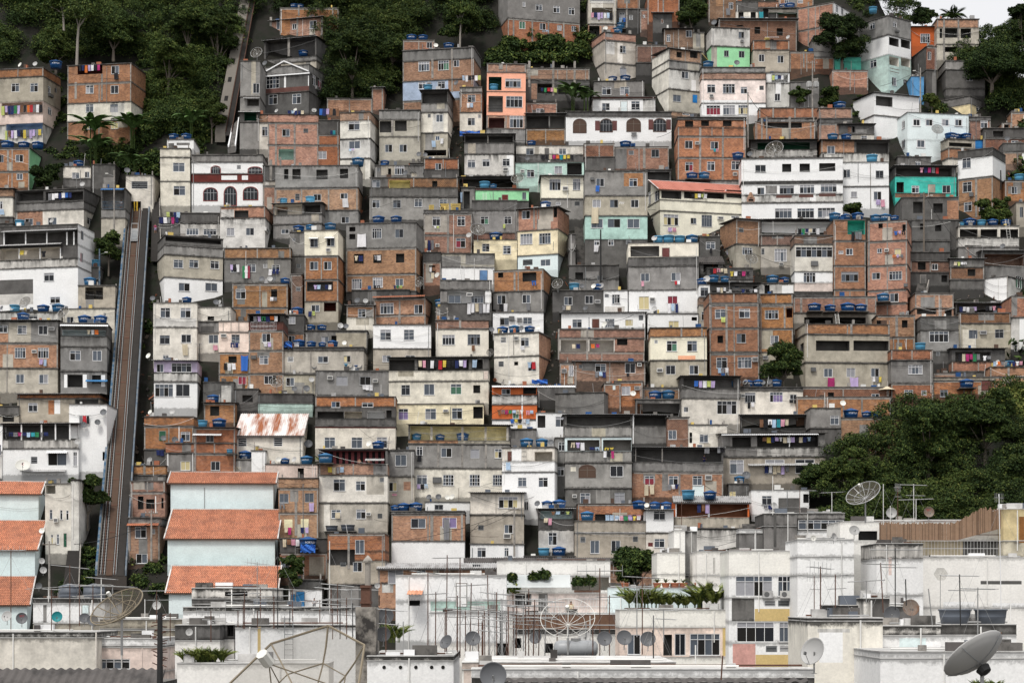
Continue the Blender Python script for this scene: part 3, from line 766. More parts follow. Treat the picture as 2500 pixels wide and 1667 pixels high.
    for (s0, s1, z0, z1, mat, v) in sorted(gl, key=lambda q: (q[0], -q[3])):
        w, h = s1-s0, z1-z0
        n = max(1, round(w/.62)) if w > h*.8 else 1
        for i in range(n):
            q0 = s0+w*i/n; ww = w/n*rg.uniform(.72, .96); hh = h*rg.uniform(.62, 1.0) if n > 1 else h
            pieces.append((q0+w/n/2, z1, ww, hh))
        if w > 1.4:
            b = MB(); A, B_ = W3(s0-.2, -.28, z1+.03), W3(s1+.2, -.28, z1+.03); mid = (A+B_)/2-Vector((0, 0, .05))
            b.tube([A, mid, B_], .012, 'wire', 4)
            for q in (A, B_): b.tube([q, q+(Mw.to_3x3()@Vector((0, .33, 0)))], .012, 'metal', 4)
            ro_ = b.build('washing_line')
            H.setdefault('lines', []).append((s0, ro_))
    ln = H.get('lines', [])
    for i, (_, ro_) in enumerate(ln): tag(ro_, ordn(i, len(ln), 'washing line')+' strung on '+H['desc'], 'washing line', 'washing lines on the houses')
    cols = []
    for (s, z, w, h) in pieces:
        kind = 'towel' if h/w > 1.5 or rg.random() < .45 else rg.choice(['shirt', 'shirt', 'trousers', 'towel'])
        col = rg.choice(['white', 'white', 'white', 'white', 'navy', 'navy', 'black', 'black', 'pale blue', 'lilac', 'grey', 'grey', 'cream', 'white', 'white', 'pale blue', 'navy', 'black', 'grey', 'lilac', 'cream']+PAL)
        cols.append((col, kind))
    ov = H.get('cl')
    if ov:
        for i, c in enumerate(ov[:len(cols)]): cols[i] = (c, cols[i][1])
    cnt = {}
    for c in cols: cnt[c] = cnt.get(c, 0)+1
    idx = {}
    for (s, z, w, h), (col, kind) in zip(pieces, cols):
        b = garment(kind, w, h, col, rg)
        ob = b.build(kind); ob.matrix_world = Matrix.Translation(W3(s, -.28, z))@Matrix.Rotation(-th, 4, 'Z')
        i = idx.get((col, kind), 0); idx[(col, kind)] = i+1
        tag(ob, ordn(i, cnt[(col, kind)], col+' '+kind)+' hanging on '+H['desc'], 'laundry', 'washing hung on the houses')
    return root
DATA = []
DATA.append("""
@0 0
beige house with brick parapet and pink loggia at the left edge of the forest;-90 490 r200;775R870T1155P1410U1640;w125.960.90 w340.955.90.95 w545.985.30.80 v620.1005.25.55 c545.1075.45.35 w545.1230.40.80 o15.1185.470.115.P o70.1425.420.100.B l20.1220.470.85 l60.1500.420.90 T600.140 S220.50 S390.50
four storey brick house with cream third floor against the forest;770 1500 r165;725R935R1160C1370R1640;o885.745.285.100.V s1270.755.90 w980.980.90 s1265.980.90 w980.1195.90 w1260.1195.90 s980.1400.80 t1270.1405.85.70 p1165.20.850.300 p865.25.945.190 l900.755.250.80 l1305.838.55.75
@1 0
roofless brick upper walls behind the topmost tin roofed house;860 1530 B300;95R430;p1075.20.60.120 p1465.15.85.120 T1020.90 T1085.80
small brick house with tin roof at the top beside the inclined stair;755 1350 r170 e;195R415;n820.235.130.95 s1000.275.50.60 s1200.240.80.85 p755.25.200.215 p1060.20.200.215 p1340.20.200.215
open dark terrace house with tin roof and white gutter below the topmost house;680 1280 r160 e;430K645G700T790;o700.450.565.195.K p965.25.440.210 T1110.110.640.1 x870.555.70.50.W
dark grey house with white gable trim and white columns;630 1190 r180;735G830K1040K1290G1420;j625.735.565.110 g700.870.150.140 w730.1090.100.105 w1000.1080.100.105 x630.890.25.150.W x905.880.22.150.W x1180.865.18.150.W x630.1028.560.20.V w1230.860.35.120 w1295.890.35.130 c1260.990.30.35 S680.60
grey annex with green doorway left of the gabled dark grey house;400 625;700G1110G1280K1400G1720;s545.955.75.115 o480.1130.135.85.G o450.1290.140.95.F e385.1275.250 e440.1120.190
low brick hut with sloping tin roof at the forest edge;1915 2050 r60 e;1010R1270;p2035.15.1020.240
low brick terrace wall left of the brick hut;1400 1915;1130R1275;
narrow beige house end left of the brick house with mint balcony;595 725;1315R1410C1720;w655.1455.70.105 p730.8.1410.300
brick house with mint balcony and laundry along its roof;725 1300;1315R1410R1663R1905;s885.1480.90.85 v1130.1475.55.50 o845.1710.185.125.M p815.22.1420.480 p1030.22.1420.480 l950.1272.190.55 S825.50 S1040.50 S1250.50
shaded grey and brick house with white cloth between brick and cream houses;1300 1545;1380K1540R1663R1905;w1305.1735.90 l1280.1250.265.90 l1440.1500.60.50 p1530.15.1540.360
cream and grey house with brick parapet and wide window;1550 1895 r105;1285R1380C1585U1815C2060;w1645.1395.130.95 s1650.1620.130.85 s1665.1863.125.60 l1650.1710.70.35
unfinished concrete house with two dark openings;2000 2470;1265G1375T1570T1850;k2005.1390.135.130 k2180.1385.135.120 p2150.25.1380.180 s2065.1658.85.90 s2230.1658.88.90
@2 0
long grey house over bare brick storey above the shrubs at the top;1125 1950 l110;-330G210R580;w1295.20.30.60 w1445.45.75.80 w1645.65.75.85 w1820.85.70.85 s1255.245.70.90 s1490.265.70.80 t1690.285.50.65 s1855.295.50.65 p1190.18.215.350 p1405.18.230.330 p1590.18.240.330 p1765.18.260.310 l1510.345.80.40
brick house with pale blue lower floor and wide windows;-75 740 r80;550G675R905B1130R1400;n105.710.125.105 n330.700.125.105 s508.695.65.75 x445.905.290.140.R w105.945.85.75 w325.940.85.80 c205.950.45.35 p265.25.680.220 p490.18.560.500 T440.120 S300.50
brick rooftop room with two blue tanks at the forest edge;-75 285 B1250;465R580;s195.485.65.70 T20.120 T150.110
cream hut with dark open upper floor and sloping roof;130 435 r60 e;1040K1180G1285C1520T1800;o140.1060.285.120.K v205.1310.35.40 s300.1315.80.85 s295.1560.50.50 o165.1723.255.60.K l245.1615.60.75 l355.1590.35.60 U200.100
narrow brick house with rooftop laundry rack and cream lower floor;575 830 r30;1000G1060R1290C1510;w665.1090.90.85 w665.1355.85.85 v785.1315.35.40 l655.1185.75.60 l600.870.220.80 S540.60
salmon house with dark green balcony and brick roof wall;880 1325;735R830S1050S1325R1475G1640;o900.880.148.155.F n1090.900.180.100 o900.1100.165.185.G f890.1210.170.75.K n1100.1100.190.130 o905.1350.180.120.V n1145.1325.155.140 U958.110.1035.1 p1037.45.725.70
blackened brick shell with bare concrete posts right of the salmon house;1330 2060;785R915K1165;o1465.960.190.110.K o1700.970.160.110.K o1950.980.105.80.K p1370.25.700.300 p1645.25.700.400 p1890.25.700.350 p1345.10.740.150 p1800.12.760.160 p2015.10.780.140 x1395.960.65.180.R l1500.1010.185.60
brick wall with one white window under the blackened shell;1335 1690;1180R1320;w1450.1245.85.70
dark verandah house under a white tin canopy right of salmon house;1335 1785 e;1310K1480R1620;o1345.1330.250.150.K o1610.1330.165.150.G
low grey house with plants behind the long white arched house;2110 2690;930G1125;w2205.1000.105.90 w2412.1000.105.90 T2330.100 T2475.120
white penthouse with red roof edge on the long white house;2100 2815;1120V1142W1300;s2205.1185.90.85 D2422.1170.70.110.H w2540.1165.100.100 x2675.1145.135.150.U
long white house with arched brown shuttered windows;1790 3000;1285K1340W1630;a1880.1370.140.150.V a2185.1370.135.140.G a2492.1365.150.140.V a2797.1365.140.140.G x2125.1385.55.115.V x2322.1385.55.115.V x2737.1370.55.120.V x2940.1370.55.120.V c2540.1520.60.40
beige house with brick roof wall and brick side beside the dark alley;2230 2592 l160;370R460T720T935;s2410.525.70.90 s2410.780.75.80 x2250.470.100.160.U T2407.110 S2255.50
@3 0
house with white railed balconies full of laundry at the top edge;-300 20;-40T280R490;o-260.90.240.90.T f-270.165.250.100.W l-270.150.250.90 o-280.-40.260.60.W f-280.0.270.40.W o-290.300.120.180.K
grey recess under brick storey right of the white balconies;20 290;-40R105K330;w55.150.65.75 v170.175.40.55 p140.18.-40.360 l50.210.80.70 T60.110.360
tall narrow brick house with a rooftop dish at top centre;295 440;110R350;v325.170.25.40 S420.60
dark grey house with sloping roof beside the narrow brick house;440 660 e;155K390;s535.220.25.50
big blank brick tower at the top centre;380 745 B380;-60R260;p560.16.-60.300
dark shack with two tall white windows under a sloping tin roof;570 900 e;335D550;w600.400.40.80 s820.350.70.80
maroon plank house with old tiled roof;250 600;520D720K875;
tan plywood shed left of the whitewashed house;900 1030;380T560;
whitewashed brick house over a bright green storey;1110 1550 l100;315U530L775;s1420.365.65.75 s1255.580.55.70 s1425.585.65.80 x1110.535.65.240.T c1440.460.35.30 S1150.60
long dark brick house with two black openings behind the whitewashed house;1200 2090 e;225D590;k1605.310.65.80 k1860.325.70.85 k1400.290.70.20
grey stained house with patchy brick parapet and two windows;1590 2005;470R575T830;s1655.625.65.85 s1870.640.70.85 x1785.450.75.125.G S2000.50 e1720.425.160
brick house with white side wall at the top right;2100 2512 r185 sW;30R290R640;p2225.15.30.600 w2540.60.25.90 w2600.80.25.90
mouldy balcony house at the top edge;1390 1700;20K130C240;k1420.140.60.80 k1560.140.60.90
brick house with dark laundry porch at the top edge;1650 1880;20R90K250;k1700.100.80.140 l1650.140.60.100
pale canopy house with green verandah at the top;1770 2095 e;100T150K280;o1775.150.315.110.F T1940.90 T2020.110
orange brick house peeking over the top edge behind the canopy house;1880 2280 B200;-60R110;w1950.-10.45.50 n2100.0.60.40
dark red house behind the trees at the top edge;1080 1420;-40D230;w1310.30.50.80 l1270.100.60.80
corner house with cream side and brick upper wall;620 990 l195 e sC;560R690G785U1018T1275R1330;k705.595.60.70 k860.585.85.85 s765.815.80.90 s670.1085.90.85 D895.1085.50.95.A s780.1295.80.30
pale pink house with brick parapet and white lower verandah;1000 1735;780G840R920P1190W1340;w1065.970.95.95 n1245.965.140.110 w1450.1000.75.80 v1665.990.50.50 c1090.1085.45.40 n1055.1210.160.110 n1245.1210.140.110 n1420.1210.110.105 S1410.60 T1090.120 x1000.1150.585.35.W
narrow white house with open laundry balcony on top;1740 2005;840W950U1240;o1800.855.190.90.W s1835.1075.65.85 l1800.870.140.60
orange terrace wall behind the power pole;2010 2400;600R800;p2170.20.600.180
grey house with white door behind the power pole;2020 2347;945G1250;D2120.1035.70.110.W
brick parapet terrace above the timber framed shell;1660 2480;1240R1355G1520;p1820.18.1240.120 p2070.18.1240.120 p2270.18.1240.120
unfinished brick shell with timber posts on its roof;1615 2300;1400R1640;k1720.1410.430.60 p1690.18.1360.250 p1745.18.1340.260 p2010.25.1340.260 p2250.18.1410.200
large three storey brick house with two blue tanks at its foot;725 1505;1345K1370R1460R1560R1805R2065G2150;k805.1385.95.70 k990.1380.90.65 k1240.1380.100.65 s805.1613.90.90 s1100.1620.90.90 c920.1626.50.35 w810.1858.90.105 w1060.1850.90.105 w1340.1843.95.100 c1355.1975.50.40 p980.25.1460.600 p1240.22.1460.600 T882.130.2075 T1020.125.2075 l1130.1705.60.40
@4 0
hilltop house with grey top white middle and mint lower balconies;795 1055 l345;180G400W625M1045;o805.425.110.120.K o940.450.105.120.K o805.645.110.125.C o940.660.105.120.C s835.885.50.105 s965.910.45.100 w855.245.40.75 c870.345.40.35 w585.265.60.70 w585.690.75.85 x810.785.110.20.V x945.800.90.20.V x810.820.110.20.V U665.95
bright orange house with white framed window on the hilltop;1060 1340 e;315O545;n1160.390.110.105
brick and concrete shell house in front of a palm;1350 1830;225R320T510T700;o1440.325.145.110.K o1620.330.120.110.K o1440.540.150.60.K k1380.330.30.110 p1430.20.210.500 p1595.20.210.500
dark grey box house with brick front on stilts;1225 1345 l165 sK;535D800K1090;s1240.595.40.95
bright blue shack beside the mint balconies;1055 1200;880A1140;
dark grey house with curved roof edge under the big tree;1450 1900;700G800K1015K1110;s1690.855.70.75
flat grey house with pale yellow verandah at the right;1730 2210 l420;1100G1195Y1320;c1900.1240.50.35 w1800.1210.60.90 o2010.1230.180.80.Y S2210.50
brick wall house at the right edge of the hilltop;2200 2430;1290R1460;
white house with open dark balcony under a corrugated roof;630 1145 l240 e;1065W1320W1580;k650.1100.190.130
pale blue house with four white framed windows;1010 1710 l160;1290H1600H1795;q1070.1360.90.90 q1215.1360.90 q1400.1360.90 q1550.1360.90 q945.1385.35.95 q1115.1598.100.100 q945.1605.40.100
brick house right of the pale blue house;1715 1965;1345G1390R1600;w1850.1385.80.85 T1735.60
dark hut with broken brick front at the right;2090 2200 l120;1410D1620;k2120.1430.50.60
brick terrace house under a blue tank left of the white balcony house;0 380;1245R1360K1420R1640;T250.140
mint hut half hidden by the round tree;180 480;660N810;k245.735.40.60
brick retaining wall below the mint hut;150 560;810R1010;
brick house with grey stained upper side behind the round tree;-60 170;420G660R800;
@0 1
brick house with mint side wall at the left edge;-60 335 r140 sL;135R400R590;s-10.215.50.85 s175.210.90.85 s190.425.70.70 T250.130 T410.130 T60.150 p90.25.150.240
small white house with blue tank below the hillside garden;725 1040 r70;350C485K590;w825.415.85.70 s970.405.55.70 T890.120
black stained block wall beside the small white house;1050 1320;325K610;
dark verandah house with blue sheet and brick end wall;165 960 r190;600K740G835C1070;o200.640.300.95.K o525.640.195.90.K o735.640.220.90.K x200.865.290.170.R s550.935.100.80 s285.945.95.75 w1000.940.60.80 l560.660.270.70 S940.60
cream house under a tin roof at the left edge;-60 145 e;600R695C925K1010;w-20.745.50.90 l-10.840.60.60
blue roofed terrace beside the track station;1160 1435;600K835G935T1200;o1172.620.255.210.G e1165.600.260.A f1175.750.240.85.A
beige funicular station house with louvred vent;1440 1755;450C880;v1505.515.185.85 k1500.745.115.130 S1450.60
tall cream house with two single windows near the inclined stair;1840 2180 r55;145C245C520C810;w1985.305.135.105 w1990.570.135.110
white roof block under two blue tanks;1915 2220 B700;40W160;x1930.80.65.60.G x2025.75.150.30.G T1985.115 T2125.120
white house with two long tin canopies at the left;-60 895 r190 sW;1010K1090K1245K1400U1500W2000;w505.1570.115.90 w575.1845.115.70 x-60.1650.440.165.K x-60.1815.440.110.U o45.1105.845.135.K p50.12.1100.150.W p297.12.1100.150.W p540.12.1100.150.W p770.12.1100.150.W p850.12.1100.150.W p222.10.1285.120.W p462.10.1285.120.W p695.10.1285.120.W x0.1400.720.100.U o0.1290.700.110.C e40.1085.850 e-40.1245.760 l240.1310.90.60 l480.1320.60.70 s930.1090.30.100 s925.1340.30.110 U205.110 S595.60
dark hut with light blue tank beside the track;1010 1150;1500K1640;U1075.120
grey house with plant trellis and cream window surrounds;1880 2550 l80;1135K1240G1350T1610W1900;s2045.1675.130.100 s2350.1672.140.100 o1890.1145.640.90.K w1985.1410.110.100 w2165.1410.105.95 w2407.1420.100.95
whitewashed house behind the plant trellis;2065 2525;880K990U1145;n2135.1055.140.75 n2330.1060.150.70 l1905.870.160.80
dark laundry terrace beside the stairs;1820 2060;930K1140;l1830.930.220.80
@1 1
white villa with maroon arched windows and balustrade;-150 665;215G295W430V530W800;a-10.595.150.140.m a225.580.135.210.m a445.585.160.140.m a75.345.100.85.m a500.355.150.75.m x220.295.235.130.W v365.330.50.50 x190.450.180.50.W x425.450.70.50.W
white stained house with brick infill upper wall;175 690 r90;805R930U1310;x175.840.160.120.U k340.850.160.80 t250.1050.90.90 s470.1050.95.85 c680.1060.40.40
grey shell storey over brick house with hanging towels;810 1760 r50;335G590R850G1010;k1005.375.95.120 k1280.385.130.110 k1550.375.95.110 k910.375.50.120 v1035.660.55.75 s1245.665.90.75 s1555.655.85.65 l1575.720.70.100 p1110.18.610.240 p1420.18.610.240 p1745.15.610.240 s1565.925.90.75 T1750.140
narrow brick wall with stacked planks beside the white villa;670 810;340K510T570R840;p760.30.270.240 p870.20.240.260
concrete verandah house with tin roof and two light blue tanks;785 1340 r110 e;765K890G1000G1170;o800.785.315.110.C o1135.790.190.90.K U890.90 U1195.110 S850.50 s875.1065.90.50
cream house with small window awnings and blue roof tanks;1145 1530 r75;1080I1370R1640R1890T2140;s1210.1175.90.95 e1195.1160.110.W s1400.1165.90.95 e1380.1155.110.W c1395.1285.50.40 s1205.1435.95.95 s1365.1435.90.95 o1170.1668.300.105.G l1250.1705.210.60 s1220.1933.95.75 l1190.2005.80.70 o1365.1905.140.100.V T1200.100 T1430.130
grey annex left of the cream house with window awnings;975 1145;1100G1370K1580;v1050.1460.50.50 v1005.1165.35.35 T1070.130
grey house with flag and laundry under an orange brick parapet;220 985;1285R1400G1680;w295.1470.70.90 w490.1465.95.90 v670.1465.45.45 w770.1475.90.70 l290.1470.110.90 l735.1525.120.80
grey house over long brick storey with three dark openings;1620 2422 r90;985G1275R1570R1770K1900;n1685.1635.115.115 n1925.1615.115.115 s2185.1630.90.80 l1930.1710.90.35 l2160.1710.110.40 n1915.1055.110.115 s2180.1065.95.95 k1710.1350.110.105 k1930.1355.95.95 k2190.1345.95.100 l1715.1370.100.70 l1940.1365.80.70 T1975.140 T2180.130 k1655.1040.70.50 k1655.1120.70.60 l1745.1120.110.150
dark mouldy house with yellow porch;1885 2895;470D580K685G960;x1885.470.210.110.K w1915.500.90.85 o2110.500.240.90.Y k2602.505.60.70 w1915.730.90 w2155.730.90 w2400.715.90 w2685.715.90 S2300.70
grey roof block with plank rack and tank;1945 2500;335G490;v1975.365.30.40 n2175.340.110.100 T2060.100 k2100.370.35.90
@2 1
brick house with mouldy lower parapet beside the dark gap;165 565;260R380K490;s295.310.70.75 p385.12.260.120 S110.60 S180.50
dark grey room left of the brick house with mouldy parapet;0 160;310K420G490;s80.345.75.75
grey stained house with three windows below a dark verandah;630 1200 e;-20K75G205U455;o640.-5.545.80.K w665.270.90 w835.265.85 w1065.260.85 c1070.365.60.40 p900.10.-10.90
dark store under a tin awning with garden pots;560 1205 e;470K610;o570.490.620.100.K
bright green house with red roof edge;755 1365;600V620L740K850;D1060.670.65.70.V s1290.640.45.80 U860.120 T960.80
grey frame doorway left of the bright green house;590 750;590G840;k620.630.70.200 l575.640.35.120
long white wall house with laundry strung below its windows;1220 1990;110C210K300;w1335.140.85.75 D1550.140.45.70.K w1710.140.85.70 l1510.215.370.60 T1400.100
soft mint house with two windows and a dark stair;1215 2000;300M450M580;w1345.385.85.85 w1660.345.90.85 c1270.385.45.35 o1805.310.170.135.K S1350.60
cream house with wooden air conditioner right of the mint house;1510 1990 e;460I715G960;n1600.490.130.130 n1870.485.85.130 c1750.575.65.50 v1890.745.60.50 w1675.750.55.40
tall grey house with brown blanket over pale mint storey;2010 2725;395G680T910M1180K1520;x2455.420.220.150.R s2135.480.95.95 c2070.475.45.30 s2095.725.95.90 s2295.725.95.90 s2535.725.90.90 w2515.480.95.95 s2080.945.135.105 s2270.945.145.100 s2495.945.140.105 v2480.1185.60.50 l2085.810.80.190 l2130.565.50.70 w2115.1190.60.60 l2110.1245.60.80 w2275.1185.65.65
dark sheet wall with brick stub behind the laundry;2000 2350;90D240K400;
grey and orange brick house with a small vent;2290 2972;125R385;x2290.125.200.250.G v2512.165.60.50 s2772.155.90 p2690.30.130.240 T2480.130
dark porch frame left of the large brick house;2692 2997;385K540;k2702.410.275.95
beige and brick house with stacked yellow crates on its roof;160 715;850G885R1130R1340;x170.900.270.200.T w260.920.90.105 w545.915.90.110 p440.25.850.490 w530.1165.110.110 c295.1235.45.35 l170.1190.110.130 l275.1030.65.40
grey stained house with tall parapet above the pale yellow house;720 1235;740K850G1110D1190;w815.920.90.90 w1085.920.85.90 l1070.1010.30.50
pale yellow house with blue tank on its roof;735 1230;1185Y1420;w830.1230.85.90 w1070.1250.90.95 T985.150 S680.60
brick house with covered window above a pale yellow storey;1240 1700 r130 e;815R1065Y1350H1540;s1290.855.95.90 x1490.825.160.150.T k1655.820.40.110 n1270.1120.140.115 n1485.1115.135.115 v1300.1415.110.60 s1500.1415.115.70 T1545.120 p1430.20.820.240
cream terrace house with concrete parapet and blue door;365 970;1345T1500W1700;D805.1535.85.160.A x365.1370.220.130.G x640.1350.330.120.G p1645.6.1200.100
brick house with dark parapet beside the cream terrace;155 360;1330K1440R1720;k225.1480.70.80 l225.1500.70.70
@3 1
white house with three tiers of wide windows;1460 2620;255W515K550W665U760W970;s1615.330.125.85 k1925.320.105.95 k2125.318.118.95 k2350.315.185.90 s1640.590.80.80 n1895.570.165.95 n2125.560.170.100 n2365.555.185.90 x1855.675.180.35.V x2117.670.165.35.V x2347.660.190.35.V n1840.830.195.110 n2095.830.195.110 n2330.825.200.110 x1735.570.130.90.G T1425.130 S1560.60
cream house with red tiled roof and long verandah;525 1670 l160 QT;600I725I850I1145;o540.610.230.112.G o800.610.215.112.G o1040.610.220.112.G o1285.610.340.112.W n565.890.170.135 s875.935.65.70 n1000.900.120.140 c1180.920.65.40 w1340.910.95.35 l610.1045.95.60 w400.940.45.130 w395.630.25.140 w465.620.50.120 l880.655.180.70
grey lower wall under the cream verandah house;980 1210;1150K1400;w1050.1210.105.85 l1090.1285.30.60
cream terrace house with brown door and row of light blue tanks;165 970;1225I1385K1490G1765W2025;s305.1570.100.95 s655.1565.105.95 l305.1660.40.60 l690.1660.65.65 t280.1835.120.150 c405.1850.60.50 s610.1833.115.90 l605.1920.130.130 D555.1285.80.100.V o190.1260.330.120.G U510.120 U630.130 U760.120 T900.140 S470.60
brick cube house over tan storey with drainpipe;1395 1670 l185 e;945R1230T1510;v1425.1045.55.55 n1465.1270.115.90 w1275.1300.25.95 p1660.15.970.260
tan house with lilac curtain window and air conditioner;1680 2055;1135D1250T1510;v1680.1285.40.70 n1835.1290.140.145 c1885.1450.50.35
house with very wide window and large air conditioner;2065 2500;1135D1235C1550W1678P1780K1830;n2165.1560.140.115 n2075.1265.425.120 c2250.1430.80.55
dark canopy terrace with laundry under the white house;1680 2500 e;960K1145;o1690.985.800.150.W l2100.1060.250.70
mouldy terrace with shrubs under a tin canopy;1560 2320 e;45K150U245;o1640.75.600.75.F
@4 1
white stained house with small brick canopies right of the white three tier house;275 800;300W575W840;s275.380.85.95 s650.395.90.85 s365.635.70.65 s625.635.90.95 l650.730.100.90 U620.130 p590.8.310.520
brick house with dark open loft above the white stained house;25 800 e;50R190U305;x400.40.400.150.K s90.110.90.90 o425.60.370.130.K T165.120 T320.120
grey shack under the pale blue house;900 1280;235K350;w1100.285.60.60
turquoise house with balcony and dark laundry loft;870 1570 e;345K465N650N765;o880.360.640.100.K w1060.565.85.85 D1250.555.75.90.T s1410.560.95.90 o885.525.85.120.K l1150.360.220.75 x870.650.580.55.D
dark timber shack under the turquoise balcony;950 1600;700K960K1310;k1080.750.110.130 k1310.770.110.110 x1470.740.140.220.R
white streaked corner house over brick storeys;1590 1990 r150;130K225W455R740R940;w1640.255.100.105 w1645.530.105.105 c1725.650.45.40 w1660.760.90.95 w1830.770.95.80 p1800.25.470.460
brick loft house with blue tanks left of the white streaked house;1480 1790 l210;30T135R250C350;k1490.70.260.60 T1540.130 T1710.130 T1600.110
blue hut with pink awning behind the white streaked house;1770 2010;45A130;
dark house with white edge at the right margin;2110 2440;80K180D400;x2325.190.80.210.W S2160.60
brick house with grey window surround at the right margin;2130 2430;510R750;s2205.575.65.85 x2165.570.40.90.G x2270.580.40.80.G U2310.110
tan house at the far right margin;2260 2430;760T1050;s2300.810.40.120
brick house with teal porch and hanging pink towels;170 535;960R1195R1480R1755R1860;n255.1553.195.110 o330.965.200.160.N t225.1310.55.40 s310.1285.80.75 l370.1095.120.120 T195.130 T320.110 T460.140
brick house with black square openings right of the teal porch house;555 1010 r50;960R1185R1465R1750R1905R2050;s605.1563.95.75 n800.1550.150.90 c970.1690.45.35 c750.1785.45.35 s810.1800.100.95 T740.140.1910 k680.1000.50.50 k955.1010.70.70 l860.1090.130.40 s665.1285.55.50 c750.1290.50.35 s865.1290.75.80 l840.1360.130.40 T640.130 T750.130 T860.100 p570.20.970.700 p1000.15.970.700
dark derelict grey building behind the leaning power pole;1070 1500;960K1200K1420;k1330.1010.75.80 k1160.1000.50.70
cream house with three wide openings and tank row on roof;1595 2290 l90;1030C1160U1270G1410;o1610.1065.205.90.K o1850.1065.190.90.K o2075.1065.205.90.K U1870.100 T1740.150 T2000.130 T2150.120 U1640.60
white panelled shack below the three wide openings;1680 1940;1255D1410;D1790.1280.60.100.K x1845.1270.90.110.W
dark lean to with white posts at the right margin;1870 2430 e;1310K1480G1640;o1890.1350.450.130.D S2110.60
@2 1
dark grey retaining wall below the pale mint storey;1830 2400;1480K1640G1790;k1900.1560.90.80 v2150.1600.60.50
dark shack at the foot of the alley stairway;1830 1900;1120K1300K1640;
@3 1
low porch with dark tiled roof beside the cream brown door terrace;985 1245 Q70:k;1445G1590;o1020.1450.170.110.K
grey wall with white sheets left of the tan storey house;1060 1590;1510K1640G1780;l1090.1515.200.60 l1320.1548.230.60 w1330.1660.100.80
@4 1
brick and grey shacks under the derelict dark building;1045 1500;1330K1430D1560K1720;k1130.1440.90.90 s1290.1460.70.70 k1400.1590.70.80 D1160.1590.60.110.K
grey lean to shacks left of the white posted verandah;1500 1890 e;1405G1500D1640K1760;w1560.1420.80.70 k1700.1520.90.80 l1540.1440.150.50
@4 0
grey shed beside the white open balcony house;230 630 e;1430K1540T1660;k330.1450.80.70 w480.1560.70.70
dark stacked sheds at the right edge below the flat grey house;1880 2430;1470K1590D1740;k1990.1500.120.70 w2200.1610.80.80
@0 1
cream wall end with sheds at the left edge under the tin roof;-70 150;1000K1080D1180K1260;k20.1090.80.70
@0 3
dark sheds at the left edge above the streaked balcony house;-90 215;-40K60T165;k30.70.130.70
white narrow house end at the far left edge;-90 22;170W480U800;w-30.400.40.120
""")
